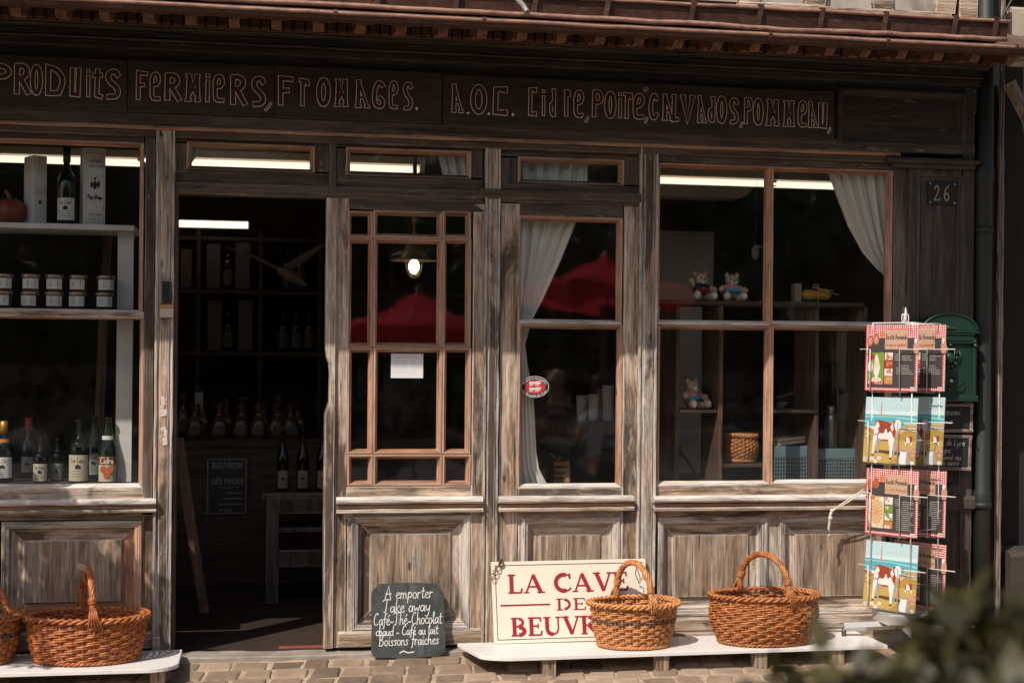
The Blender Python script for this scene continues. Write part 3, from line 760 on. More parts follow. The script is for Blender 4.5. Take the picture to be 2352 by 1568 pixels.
# ------------------------------------------------------------------ across the street (seen only in the window glass, and shading the front)
def crown(mb, c, rad, n, size, seed, squash=(1,1,1), clumps=26):
    rnd = random.Random(seed)
    cl = []
    for i in range(clumps):
        while True:
            p = Vector([rnd.uniform(-1, 1) for _ in range(3)])
            if .25 < p.length < 1: break
        cl.append((Vector((p.x*squash[0], p.y*squash[1], p.z*squash[2]))*rad*.85, rad*rnd.uniform(.22, .42)))
    for i in range(n):
        q, r = cl[rnd.randrange(clumps)]
        d = Vector((rnd.gauss(0,1), rnd.gauss(0,1), rnd.gauss(0,1))).normalized()
        p = Vector(c)+q+d*r*(rnd.random()**.4)
        a = Vector((rnd.gauss(0,1), rnd.gauss(0,1), rnd.gauss(0,1)-.3)).normalized(); b = a.cross(d)
        if b.length < .05: continue
        b.normalize(); l = size*rnd.uniform(.6, 1.3); w = l*.42
        mb.face([p, p+a*l*.45+b*w*.5, p+a*l, p+a*l*.45-b*w*.5])
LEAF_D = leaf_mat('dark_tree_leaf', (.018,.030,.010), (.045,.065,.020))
BARK = plain('tree_bark', (.09,.07,.055), .9, var=.4, scale=20, bump=.8)
desc = ['broad dark tree across the street, first in the row', 'tall dark tree across the street behind the red parasol', 'dark round tree across the street, third in the row', 'dark tree at the far end of the row across the street', 'bushy dark tree opposite the left part of the shop', 'low spreading dark tree opposite the right end of the shop']
for i, (x, y, h, rr) in enumerate([(-3.2, -17.5, 6.4, 2.7), (2.0, -18.5, 6.8, 2.8), (7.0, -19, 6.5, 2.7), (12, -20, 6.8, 2.8), (-8.2, -18, 6.4, 2.7), (16.5, -21, 7, 2.9)]):
    t = thing('street_tree', desc[i], 'tree', (x, y, gz(-5)), group='trees across the street')
    mb = MB(); mb.tube([(0,0,-.1), (.05,.02,1.2), (-.03,0,2.6), (.1,.05,h*.55), (.12,0,h*.8)], [.22,.17,.14,.10,.04], 8)
    for k in range(5):
        a = k*1.3; mb.tube([(0,0,2.2+.4*k), (math.cos(a)*1.0, math.sin(a)*1.0, 3.2+.5*k), (math.cos(a)*1.9, math.sin(a)*1.9, 4.2+.5*k)], [.09,.06,.03], 6)
    mb.build('trunk', t, BARK)
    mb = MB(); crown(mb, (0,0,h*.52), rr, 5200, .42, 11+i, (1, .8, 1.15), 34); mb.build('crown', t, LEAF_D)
hm = MB(); rnd = random.Random(3)
for i in range(7000):
    p = Vector((rnd.uniform(-14, 20), -23.5+rnd.uniform(-.7,.7), gz(-9)+rnd.uniform(0, 1)**.8*3.4*(1+.12*math.sin(i))))
    a = Vector((rnd.gauss(0,1), rnd.gauss(0,1), rnd.gauss(0,1))).normalized(); b = a.cross(Vector((rnd.gauss(0,1), rnd.gauss(0,1), rnd.gauss(0,1)))).normalized()
    hm.face([p, p+a*.25+b*.16, p+a*.5, p+a*.25-b*.16])
hm.box(-14, 20, -24, -23.4, gz(-9), gz(-9)+2.9)
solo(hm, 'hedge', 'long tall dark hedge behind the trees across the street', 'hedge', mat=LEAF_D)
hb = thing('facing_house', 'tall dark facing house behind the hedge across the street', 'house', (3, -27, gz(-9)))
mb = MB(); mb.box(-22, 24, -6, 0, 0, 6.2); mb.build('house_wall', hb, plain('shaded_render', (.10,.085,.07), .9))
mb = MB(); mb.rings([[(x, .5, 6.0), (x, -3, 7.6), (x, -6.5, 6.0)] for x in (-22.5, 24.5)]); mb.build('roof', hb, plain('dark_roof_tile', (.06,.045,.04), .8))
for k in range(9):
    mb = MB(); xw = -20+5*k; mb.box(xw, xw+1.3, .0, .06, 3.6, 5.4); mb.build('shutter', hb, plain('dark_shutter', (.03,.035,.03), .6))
m = at(1085, 560, 6.3)
bt = thing('street_tree', 'small sparse tree whose twigs hang before the parasols across the street', 'tree', (m.x, -m.y, gz(-9)), group='trees across the street')
zc = m.z-gz(-9)
mb = MB(); mb.tube([(0,0,-.1), (.03,0,1.2), (-.02,0,zc), (0,0,zc+.5)], [.05,.04,.025,.01], 8); mb.build('trunk', bt, BARK)
mb = MB(); crown(mb, (.15,0,zc+.42), 1.15, 1700, .13, 99, (1.15, .6, .50), 40); mb.build('crown', bt, LEAF_D)
REDC = cloth_mat('red_canvas', (.80,.065,.10), .5)
POLE = plain('dark_pole', (.05,.05,.05), .4)
for i, (px, py, lab) in enumerate(((960, 752, 'red market parasol opposite the fixed door leaf'), (1385, 664, 'red market parasol opposite the big shop window'))):
    m = at(px, py, 7.0); x, y, z = m.x, -m.y, m.z
    u = thing('parasol', lab, 'parasol', (x, y, gz(-5)), (0,0,.2+.3*i), group='red parasols across the street')
    z -= gz(-5); rad = .88 if i else .9
    mb = MB(); N = 8
    ap = Vector((0,0,z+.31)); rim = [Vector((rad*math.cos(2*math.pi*k/N), rad*math.sin(2*math.pi*k/N), z)) for k in range(N)]
    for k in range(N):
        a, b = rim[k], rim[(k+1) % N]
        mid = [(ap+a)*.5-Vector((0,0,.04)), (ap+b)*.5-Vector((0,0,.04))]
        mb.face([ap, mid[0], mid[1]]); mb.face([mid[0], a, b, mid[1]])
        c, d = a-Vector((0,0,.17)), b-Vector((0,0,.17)); mb.face([a, c, d, b])
    mb.build('canopy', u, REDC)
    mb = MB(); mb.tube([(0,0,0), (0,0,z+.35)], .025, 10); mb.build('pole', u, POLE)
    for k in range(N): mb = MB(); mb.tube([ap-Vector((0,0,.06)), rim[k]-Vector((0,0,.01))], .008, 5); mb.build('rib', u, POLE)
    mb = MB(); mb.lathe([(.28,0), (.28,.05), (.05,.08), (.04,.3)], 20); mb.build('base', u, POLE)

# ------------------------------------------------------------------ lettering
def ell(cx, cy, rx, ry, a0=0, a1=360, n=18):
    return [(cx+rx*math.cos(R(a0+(a1-a0)*i/n)), cy+ry*math.sin(R(a0+(a1-a0)*i/n))) for i in range(n+1)]
FAS = {
 'P': [[(0,0),(.05,1)],[(.05,.98),(.6,1),(.95,.88),(1,.7),(.75,.56),(.1,.55)]],
 'R': [[(0,0),(0,1)],[(0,.98),(.5,1),(.85,.9),(.85,.68),(.55,.55),(.05,.53)],[(.35,.52),(1,0)]],
 'O': [ell(.5,.5,.5,.5,90,450)],
 'D': [[(0,0),(.02,1),(.45,.97),(.85,.75),(1,.45),(.7,.02),(0,0)]],
 'U': [[(.05,1),(0,.02),(.85,0),(1,1)]],
 'i': [[(.5,0),(.5,.74)],[(.5,.93),(.5,.97)]],
 't': [[(.5,1),(.4,.05),(1,0)],[(0,.80),(1,.82)]],
 'S': [[(.95,.85),(.75,1),(.3,.98),(.05,.8),(.22,.6),(.8,.4),(1,.22),(.8,.02),(.15,.0)]],
 'F': [[(0,0),(0,1),(1,.97)],[(0,.5),(.65,.53)]],
 'e': [[(.08,.56),(.75,.57),(1,.78),(.75,1),(.2,.98),(0,.74)],[(0,.76),(.0,.4),(.02,.08),(.3,0),(1,.02)]],
 'M': [[(.18,0),(.26,1)],[(.85,0),(.78,1)],[(.26,.98),(.5,.5),(.78,.98)],[(.3,.28),(.5,.5),(.74,.28)],[(0,0),(.34,0)],[(.68,0),(1,0)],[(.06,1),(.34,1)],[(.68,1),(.95,1)]],
 'r': [[(.38,0),(.38,.97)],[(.05,.97),(.38,.97)],[(.38,.72),(.62,.95),(.92,.95),(1,.80)]],
 'A': [[(.16,0),(.2,1)],[(.2,1),(.85,0)],[(.2,.36),(.6,.36)],[(0,0),(.34,0)],[(.68,0),(1,0)],[(.05,1),(.3,1)]],
 'G': [[(.95,.86),(.6,1),(.25,.9),(.02,.5),(.1,.05),(.9,0),(.95,.3),(.55,.36)]],
 'C': [[(1,.84),(.8,.98),(.4,.98),(.05,.6),(.05,.3),(.35,.02),(.75,.02),(1,.18)]],
 'K': [[(1,.9),(1,1),(.05,.98),(0,.02),(1,0),(1,.08)]],
 'd': [[(.5,.98),(.88,.98),(.88,.0)],[(.88,.03),(.4,.0),(.05,.14),(.05,.36),(.4,.52),(.88,.48)]],
 'L': [[(.3,1),(.25,0),(1,.02)],[(0,1),(.6,1)]],
 'V': [[(.12,1),(.5,0),(.9,1)],[(0,1),(.3,1)],[(.72,1),(1,1)]],
 'é': [[(.08,.5),(.75,.54),(.98,.75),(.75,1),(.2,.96),(0,.68)],[(0,.7),(.0,.35),(.05,.1),(.4,0),(.95,.04)]],
 ',': [[(.85,1),(.5,.45),(.05,.0)]], '.': [[(.4,.5),(.6,.5)]], "'": [[(.0,.0),(1,1)]],
}
C2, C3 = 752.6, 1552.0
def cr(off, x0, x1, y0, y1): return (off+x0*.34, off+x1*.34, y0*.34, y1*.34)
L1 = [('P',0,-75,80,425,632),('R',0,95,212,425,646),('O',0,203,290,435,648),('D',0,305,447,440,652),('U',0,470,550,452,658),('i',0,582,612,458,662),('t',0,615,702,460,670),('S',0,703,820,465,676)]
L2 = [('F',0,918,1005,478,682),('e',0,1010,1090,485,685),('R',0,1112,1228,490,690),('M',0,1237,1368,495,695),('i',0,1385,1420,490,697),('e',0,1437,1522,500,697),('R',0,1555,1672,503,718),('S',0,1690,1800,512,725),(',',0,1790,1838,697,747)]
L3 = [('F',0,1878,1988,513,720),('r',0,2010,2092,525,722),('O',0,2137,2235,523,725),('M',C2,35,150,530,728),('A',C2,175,298,535,738),('G',C2,297,392,540,740),('e',C2,412,480,545,740),('S',C2,503,578,553,748),('.',C2,592,608,728,742)]
L4 = [('A',C2,825,930,565,768),('.',C2,940,956,758,772),('O',C2,963,1078,570,775),('.',C2,1080,1096,763,777),('K',C2,1115,1215,585,782),('.',C2,1243,1260,768,782),
      ('K',C2,1355,1413,590,788),('i',C2,1447,1470,597,788),('d',C2,1495,1545,597,793),('r',C2,1588,1642,600,793),('é',C2,1660,1735,605,800),(',',C2,1740,1762,795,825),('P',C2,1785,1865,605,800),('O',C2,1868,1950,615,805),('i',C2,1962,1988,618,805),('r',C2,1990,2062,620,808),('é',C2,2060,2145,628,813),("'",C2,2132,2166,590,624),(',',C2,2146,2160,795,830),('C',C2,2165,2235,627,817),('A',C2,2250,2352,632,822),
      ('L',C3,-38,28,635,825),('V',C3,20,140,637,830),('A',C3,138,218,645,835),('d',C3,215,270,648,833),('O',C3,272,347,648,838),('S',C3,355,428,660,842),(',',C3,435,452,830,860),('P',C3,460,522,657,845),('O',C3,520,593,663,850),('M',C3,598,710,668,858),('M',C3,715,812,675,862),('é',C3,823,890,678,865),('A',C3,885,968,683,868),('U',C3,960,1025,688,870),(',',C3,1027,1047,865,900)]
MAROON = flat('maroon_paint', (.046,.010,.010), .6)
CHALKW = plain('cream_outline_paint', (.70,.62,.57), .7, var=.2, scale=60)
def sign(px0, px1, py0, py1, letters, label, name='sign_board'):
    YB = -.100
    cx, cy = (px0+px1)/2, (py0+py1)/2
    x0, x1 = at(px0, cy, YB).x, at(px1, cy, YB).x; z0, z1 = at(cx, py1, YB).z, at(cx, py0, YB).z
    t = thing(name, label, 'sign board', (x0, YB, z0), group='hand lettered boards over the shop windows')
    mb = MB(); mb.beam(0, x1-x0, 0, .024, 0, z1-z0, 'x', .003, .0006); mb.build('board', t, SIGNB)
    wh, rd = MB(), MB(); k = 0
    for ch, off, a, b, c, d in letters:
        p0, p1, q0, q1 = off+a*.34, off+b*.34, c*.34, d*.34
        mx, my = (p0+p1)/2, (q0+q1)/2
        u0, u1 = at(p0, my, YB).x-x0, at(p1, my, YB).x-x0; v0, v1 = at(mx, q1, YB).z-z0, at(mx, q0, YB).z-z0
        big = (v1-v0) > .08
        W = .019 if big else .008
        lw_ = u1-u0
        if big: W = min(.0185, max(.0085, lw_*{'M': .19, 'A': .20, 'V': .22, 'e': .26, 'é': .26, 'R': .26, 'S': .27, 'G': .24, 'i': .55, 'r': .32, 'd': .30, 'O': .30, 'D': .2, 'U': .32, 'P': .25, 'F': .24, 't': .28, 'L': .3, 'C': .3, 'K': .3}.get(ch, .28)))
        if ch == '.': W = .006
        if ch == 'r': W = min(W, .012)
        if ch == ',': W = .005
        e = W/2+.0032 if ch != ',' else .001
        for st in FAS[ch]:
            if len(st) > 4 and ch in 'PRSGCeéd' : st = chaikin(st, 2)
            elif len(st) > 3 and ch == 'D': st = chaikin(st[1:-1], 2); st = [(0,0)]+st+[(0,0)]
            pts = [(u0+e+(u1-u0-2*e)*u+random.uniform(-.0006,.0006), v0+e+(v1-v0-2*e)*v+random.uniform(-.0006,.0006)) for u, v in st]
            serif = big and ch != 'r' and len(st) == 2 and abs(st[0][1]-st[1][1]) < .02 and st[0][1] in (0, 1)
            w = min(W, .008) if serif else W*(.62 if ch == 'A' and st[0] in ((.2,1),(.2,.36)) else 1)
            cl = st[0] == st[-1] or (abs(st[0][0]-st[-1][0]) < 1e-6 and abs(st[0][1]-st[-1][1]) < 1e-6)
            if cl: pts = pts[:-1]
            k += 1; wh.ribbon(pts, w+.0068, -.0008-k*.000012, closed=cl)
            if ch != '.': rd.ribbon(pts, w, -.0022-k*.000012, closed=cl)
    wh.build('letter_outline', t, CHALKW); rd.build('lettering', t, MAROON)
sign(-90, 291, 129, 251, L1, 'dark brown sign board lettered PRODUITS in outlined maroon capitals')
sign(293, 629.5, 143.5, 262.5, L2, 'dark brown sign board lettered FERMIERS in outlined maroon capitals')
sign(631, 1015, 158, 277, L3, 'dark brown sign board lettered FROMAGES in outlined maroon capitals')
sign(1017.5, 1916, 190, 303, L4, 'long dark brown sign board listing A.O.C. cidre, poiré, calvados and pommeau')

# a roman letter with thick and thin strokes, cap height 1: (advance, [(width, points)])
T, H, S_ = .215, .09, .07
SER = {
 'L': (.74, [(T, [(.2,0),(.2,1)]), (H, [(.04,.96),(.38,.96)]), (H, [(.04,.04),(.66,.04)]), (.10, [(.64,.05),(.68,.26)])]),
 'A': (.98, [(H, [(.12,0),(.47,.98)]), (T, [(.46,.95),(.82,0)]), (H, [(.22,.33),(.68,.33)]), (S_, [(.0,.035),(.26,.035)]), (S_, [(.64,.035),(1.0,.035)])]),
 'C': (.88, [(T, ell(.48,.5,.36,.42,70,290,16)), (H, [(.58,.93),(.78,.86)]), (.11, [(.77,.98),(.77,.70)]), (H, [(.58,.07),(.72,.12),(.82,.24)])]),
 'V': (.92, [(T, [(.16,1),(.5,.04)]), (H, [(.50,.03),(.82,1)]), (S_, [(.0,.965),(.36,.965)]), (S_, [(.66,.965),(.96,.965)])]),
 'E': (.78, [(T, [(.2,0),(.2,1)]), (H, [(.04,.96),(.66,.96)]), (.09, [(.66,.98),(.66,.76)]), (H, [(.2,.52),(.52,.52)]), (.08, [(.53,.65),(.53,.39)]), (H, [(.04,.04),(.68,.04)]), (.10, [(.67,.02),(.71,.26)])]),
 'D': (.92, [(T, [(.2,0),(.2,1)]), (H, [(.04,.96),(.42,.96)]), (T, ell(.40,.5,.36,.42,78,-78,14)), (H, [(.04,.04),(.42,.04)])]),
 'B': (.84, [(T, [(.2,0),(.2,1)]), (H, [(.04,.96),(.4,.96)]), (.15, ell(.40,.74,.22,.20,85,-85,10)), (H, [(.2,.52),(.42,.52)]), (T, ell(.40,.27,.29,.21,85,-85,10)), (H, [(.04,.04),(.42,.04)])]),
 'U': (.94, [(T, [(.2,1),(.2,.34),(.26,.16),(.38,.08),(.50,.06)]), (H, [(.48,.05),(.62,.09),(.72,.2),(.76,.38),(.76,1)]), (S_, [(.02,.965),(.38,.965)]), (S_, [(.62,.965),(.92,.965)])]),
 'R': (.90, [(T, [(.2,0),(.2,1)]), (H, [(.04,.96),(.4,.96)]), (.17, ell(.40,.73,.24,.20,85,-85,10)), (H, [(.2,.49),(.42,.49)]), (T, [(.44,.48),(.80,.04)]), (S_, [(.04,.035),(.36,.035)]), (S_, [(.70,.035),(.94,.035)])]),
 'O': (.98, [(.17, ell(.49,.5,.38,.43,90,450,24))]),
 'N': (.98, [(H, [(.2,0),(.2,1)]), (T, [(.2,.97),(.78,.05)]), (H, [(.79,0),(.79,1)]), (S_, [(.04,.965),(.3,.965)]), (S_, [(.64,.965),(.94,.965)]), (S_, [(.06,.035),(.34,.035)])]),
}
def roman(mb, text, x0, x1, z0, z1, y):
    tot = sum(SER[c][0] if c != ' ' else .42 for c in text); h = z1-z0; sx = (x1-x0)/tot; x = x0; k = 0
    for c in text:
        if c == ' ': x += .42*sx; continue
        a, sts = SER[c]
        for w, pts in sts:
            k += 1
            mb.ribbon([(x+u*sx, z0+v*h) for u, v in pts], w*min(h, sx*1.0), y-k*.000015, cap=False)
        x += a*sx
# a single-stroke handwriting alphabet: x-height .5, capitals 1
HW = {
 'a': (.5, [[(.4,.42),(.25,.5),(.08,.4),(.04,.18),(.16,.02),(.32,.1),(.41,.45)],[(.41,.45),(.4,.1),(.5,.02)]]),
 'b': (.46, [[(.06,1),(.06,.05),(.25,0),(.4,.14),(.38,.36),(.22,.48),(.07,.36)]]),
 'c': (.42, [[(.38,.42),(.22,.5),(.06,.36),(.06,.14),(.2,.01),(.4,.1)]]),
 'd': (.5, [[(.4,.4),(.22,.5),(.05,.34),(.06,.1),(.22,.01),(.38,.12)],[(.44,1),(.4,.1),(.5,.02)]]),
 'e': (.44, [[(.03,.22),(.22,.26),(.38,.36),(.28,.5),(.1,.42),(.05,.2),(.14,.03),(.3,.0),(.44,.12)]]),
 'f': (.36, [[(.4,.9),(.3,1),(.2,.85),(.16,.1),(.1,-.25),(.0,-.2)],[(.02,.5),(.36,.52)]]),
 'g': (.48, [[(.4,.42),(.22,.5),(.06,.34),(.08,.12),(.24,.04),(.4,.3)],[(.42,.48),(.38,-.2),(.22,-.38),(.05,-.26)]]),
 'h': (.5, [[(.1,1),(.06,0)],[(.07,.3),(.22,.5),(.36,.42),(.36,.08),(.48,.02)]]),
 'i': (.24, [[(.1,.48),(.1,.06),(.22,.02)],[(.12,.68),(.12,.72)]]),
 'k': (.46, [[(.1,1),(.06,0)],[(.38,.5),(.08,.22),(.42,.0)]]),
 'l': (.26, [[(.04,.2),(.2,.85),(.14,1),(.08,.8),(.1,.06),(.26,.02)]]),
 'm': (.72, [[(.05,.48),(.06,0)],[(.06,.3),(.18,.5),(.3,.4),(.3,0)],[(.3,.3),(.44,.5),(.56,.4),(.56,.06),(.7,.02)]]),
 'n': (.5, [[(.06,.48),(.06,0)],[(.06,.3),(.2,.5),(.36,.42),(.36,.08),(.48,.02)]]),
 'o': (.46, [ell(.22,.25,.18,.24,90,450,10)]),
 'p': (.48, [[(.1,.5),(.04,-.38)],[(.08,.3),(.22,.5),(.4,.38),(.36,.12),(.2,.02),(.08,.14)]]),
 'q': (.48, [[(.38,.42),(.22,.5),(.05,.3),(.1,.06),(.28,.06),(.4,.4)],[(.4,.48),(.38,-.38)]]),
 'r': (.38, [[(.06,.48),(.06,0)],[(.06,.3),(.18,.48),(.34,.44)]]),
 's': (.38, [[(.34,.42),(.2,.5),(.08,.4),(.3,.18),(.22,.02),(.04,.06)]]),
 't': (.36, [[(.2,.85),(.14,.1),(.24,.0),(.36,.08)],[(.02,.55),(.36,.58)]]),
 'u': (.5, [[(.06,.48),(.06,.14),(.18,.02),(.34,.12),(.38,.48)],[(.38,.48),(.38,.1),(.48,.02)]]),
 'v': (.44, [[(.04,.48),(.18,.02),(.38,.5)]]),
 'w': (.62, [[(.04,.48),(.14,.02),(.3,.4),(.42,.02),(.58,.5)]]),
 'x': (.4, [[(.04,.48),(.36,.02)],[(.36,.48),(.04,.02)]]),
 'y': (.48, [[(.06,.48),(.08,.16),(.22,.08),(.38,.3)],[(.42,.48),(.34,-.2),(.18,-.38),(.04,-.28)]]),
 'z': (.42, [[(.05,.46),(.36,.46),(.05,.02),(.4,.02)]]),
 'A': (.7, [[(.02,.0),(.3,1),(.56,.0)],[(.05,.42),(.3,.36),(.62,.42)]]),
 'B': (.62, [[(.1,1),(.08,0)],[(.0,.9),(.3,1),(.46,.8),(.3,.56),(.12,.52),(.4,.48),(.54,.24),(.36,.0),(.06,.02)]]),
 'C': (.62, [[(.5,.85),(.4,1),(.2,.85),(.06,.5),(.1,.15),(.3,.0),(.56,.15)]]),
 'D': (.6, [[(.08,1),(.06,0),(.35,.05),(.54,.4),(.4,.85),(.08,1)]]),
 'J': (.5, [[(.1,.95),(.52,1)],[(.36,.97),(.32,.2),(.18,.0),(.02,.12)]]),
 'L': (.5, [[(.16,1),(.08,.0),(.5,.04)]]), 'N': (.6, [[(.06,0),(.08,1),(.46,.02),(.5,1)]]),
 'P': (.52, [[(.1,1),(.08,0)],[(.0,.9),(.3,1),(.48,.78),(.3,.52),(.1,.5)]]),
 'R': (.56, [[(.1,1),(.08,0)],[(.0,.92),(.3,1),(.46,.78),(.3,.54),(.1,.5),(.5,.0)]]),
 'T': (.66, [[(-.06,.86),(.04,.97),(.3,1),(.68,.99)],[(.32,.98),(.28,.15),(.20,.02),(.08,.06)]]),
 'é': (.44, [[(.03,.22),(.22,.26),(.38,.36),(.28,.5),(.1,.42),(.05,.2),(.14,.03),(.3,.0),(.44,.12)],[(.2,.64),(.34,.8)]]),
 '~': (.44, [[(.04,.18),(.14,.28),(.26,.16),(.38,.26)]]), "'": (.16, [[(.1,1),(.06,.8)]]), '-': (.3, [[(.02,.26),(.26,.26)]]), '.': (.16, [[(.06,.02),(.08,.04)]]),
 'K': (.56, [[(.1,1),(.08,0)],[(.5,1),(.1,.46),(.54,0)]]), 'O': (.66, [ell(.3,.5,.27,.48,90,450,14)]), 'M': (.74, [[(.06,0),(.1,1),(.34,.3),(.58,1),(.64,0)]]),
 'E': (.5, [[(.46,1),(.08,.98),(.06,0),(.48,.02)],[(.08,.52),(.38,.52)]]), 'U': (.6, [[(.06,1),(.08,.2),(.28,0),(.48,.2),(.5,1)]]), 'S': (.5, [[(.44,.9),(.24,1),(.08,.8),(.4,.3),(.28,.02),(.04,.08)]]),
 'V': (.54, [[(.04,1),(.26,0),(.5,1)]]), 'I': (.2, [[(.1,1),(.1,0)]]), 'G': (.62, [[(.52,.85),(.3,1),(.08,.6),(.14,.1),(.4,.0),(.54,.4),(.34,.42)]]), 'H': (.6, [[(.08,1),(.08,0)],[(.5,1),(.5,0)],[(.08,.5),(.5,.5)]]),
}
def hand(mb, text, x0, x1, zb, size, y, w, slant=.12, jit=.0, rise=0.0):
    tot = sum(HW.get(c, (.34, []))[0] for c in text); sx = (x1-x0)/tot; x = x0; k = 0
    for c in text:
        a, sts = HW.get(c, (.34, []))
        b = random.uniform(-jit, jit)
        for st in sts:
            k += 1
            if 3 < len(st) < 10: st = chaikin(st, 1)
            mb.ribbon([(x+(u+slant*v)*sx, zb+(v+b)*size+rise*(x-x0)) for u, v in st], w, y-k*.000012)
        x += a*sx
def scribble(mb, x0, x1, z, h, y, rnd, w=.0009):
    """a line of print too small to read"""
    x = x0
    while x < x1-h:
        l = rnd.uniform(1.5, 5)*h; b = min(x+l, x1)
        n = max(2, int((b-x)/(h*.45)))
        mb.ribbon([(x+(b-x)*i/n, z+(h*.5 if i % 2 else -h*.5)*rnd.uniform(.5, 1)) for i in range(n+1)], w, y, cap=False)
        x = b+h*.8
def typed(parent, name, text, x, z, size, y, mat, align='CENTER', width=None):
    """plain type: Blender's own face turned to a mesh"""
    cu = bpy.data.curves.new('type', 'FONT'); cu.body = text; cu.size = size; cu.align_x = align; cu.extrude = 0.0; cu.resolution_u = 3
    tmp = bpy.data.objects.new('type', cu)
    me = bpy.data.meshes.new_from_object(tmp); bpy.data.objects.remove(tmp); bpy.data.curves.remove(cu)
    xs = [v.co.x for v in me.vertices] or [0]
    k = 1.0 if not width else width/max(1e-6, max(xs)-min(xs))
    me.transform(Matrix(((k,0,0,x), (0,0,-1,y), (0,1,0,z), (0,0,0,1))))
    me.materials.clear(); me.materials.append(mat); me.name = name
    o = bpy.data.objects.new(name, me); COL.objects.link(o); o.parent = parent; return o
INK = flat('black_ink', (.012,.012,.012), .6)

# --- the cream enamel sign on the bench
YS = -.19
bl, br, tl = at(1135, 1479, YS), at(1494, 1466, YS), at(1121, 1291, YS+.10)
W_, H_ = (br-bl).length, (tl-bl).length
bl.z = max(bl.z, .0455)
SG = thing('enamel_sign', 'cream metal sign with crimson capitals LA CAVE leaning behind the basket on the bench', 'sign', bl, (R(-15), R(-.35), 0))
CRM = scuffed('cream_sign_enamel', (.66,.60,.50), .38, .28)
mb = MB(); mb.beam(0, W_, 0, .012, 0, H_, 'x', .002, .0004); mb.build('plate', SG, CRM)
mb = MB(); e = .016
for a, b, c, d in ((e, W_-e, e, e+.003), (e, W_-e, H_-e-.003, H_-e), (e, e+.003, e+.003, H_-e-.003), (W_-e-.003, W_-e, e+.003, H_-e-.003)):
    mb.poly([(a,c),(b,c),(b,d),(a,d)], -.0012)
mb.build('border_line', SG, flat('dark_green_line', (.03,.045,.035), .5))
CRIM = flat('crimson_enamel', (.27,.012,.022), .42)
mb = MB()
roman(mb, 'LA CAVE', .07, W_-.085, H_*.605, H_*.84, -.0015)
roman(mb, 'DE', W_*.40, W_*.60, H_*.385, H_*.53, -.0015)
roman(mb, 'BEUVRON', .077, W_-.06, H_*.085, H_*.31, -.0015)
mb.poly([(.035, H_*.452), (W_*.365, H_*.452), (W_*.365, H_*.472), (.035, H_*.472)], -.0015); mb.poly([(W_*.645, H_*.452), (W_-.035, H_*.452), (W_-.035, H_*.472), (W_*.645, H_*.472)], -.0015)
mb.build('lettering', SG, CRIM)
mb = MB(); BR = flat('old_bronze', (.16,.075,.04), .5, .6)
x, z = .045, H_-.012
for k in range(4): mb.tube([(x-.014*k+.011*math.cos(t), -.006-.003*k+.004*math.sin(t), z-.019*k+.013*math.sin(t)) for t in [2*math.pi*i/12 for i in range(12)]], .0022, 6, closed=True)
mb.tube([(x+.002+.009*math.cos(t), -.004+.007*math.sin(2*t), z+.006+.016*math.sin(t)) for t in [2*math.pi*i/14 for i in range(14)]], .004, 6, closed=True)
mb.build('hanging_chain', SG, BR)

# --- the slate menu on the paving
b0, b1 = at(853, 1497, -.15), at(1024, 1493, -.15); Wd = b1.x-b0.x; Hd = (at(940, 1328, -.06)-at(940, 1498, -.15)).length
SL = thing('slate_menu', 'dark slate with chalked take away drinks menu leaning on the door', 'chalkboard', (b0.x, -.15, gz(-.15)+.004), (R(-14), 0, 0))
c = .022
poly = [(c,0),(Wd*.5,-.003),(Wd-c*1.2,.002),(Wd-.004,.018),(Wd,.03),(Wd-.002,Hd*.5),(Wd-.003,Hd-.05),(Wd-.035,Hd-.004),(Wd*.5,Hd+.001),(.036,Hd-.002),(.003,Hd-.04),(.004,Hd*.45),(0,.03),(.006,.014)]
g = NG('worn_slate'); v = g.coords(); n1 = g.noise(v, 9, 6, .7, 1.2); n2 = g.noise(g.coords((1,1,.35)), 22, 5, .7)
SLATE = g.principled(g.mix(g.ramp(n2, [(.52, 0.0), (.68, .55)]), g.ramp(n1, [(.35, (.016,.020,.019)), (.6, (.048,.054,.052))]), (.13,.135,.13)), .5, 0, n1, .35, .003)
mb = MB(); mb.prism(poly, 0, .012); mb.build('slate', SL, SLATE)
CH = plain('white_chalk', (.62,.62,.60), .9, var=.2, scale=120)
mb = MB()
for tx, a, b, v, s in (('A emporter', .19, .87, .785, .056), ('Take away', .16, .83, .60, .058), ('Café~Thé~Chocolat', .03, .985, .43, .056), ('chaud ~ Café au lait', .06, .93, .29, .044), ('Boissons fraiches', .10, .94, .155, .05)):
    hand(mb, tx, Wd*a, Wd*b-.01, Hd*v, s, -.0008, .0033, .10, .02, .012)
mb.ribbon([(Wd*.38, Hd*.06), (Wd*.43, Hd*.085), (Wd*.49, Hd*.06), (Wd*.57, Hd*.07)], .005, -.0008)
mb.build('chalk_writing', SL, CH)

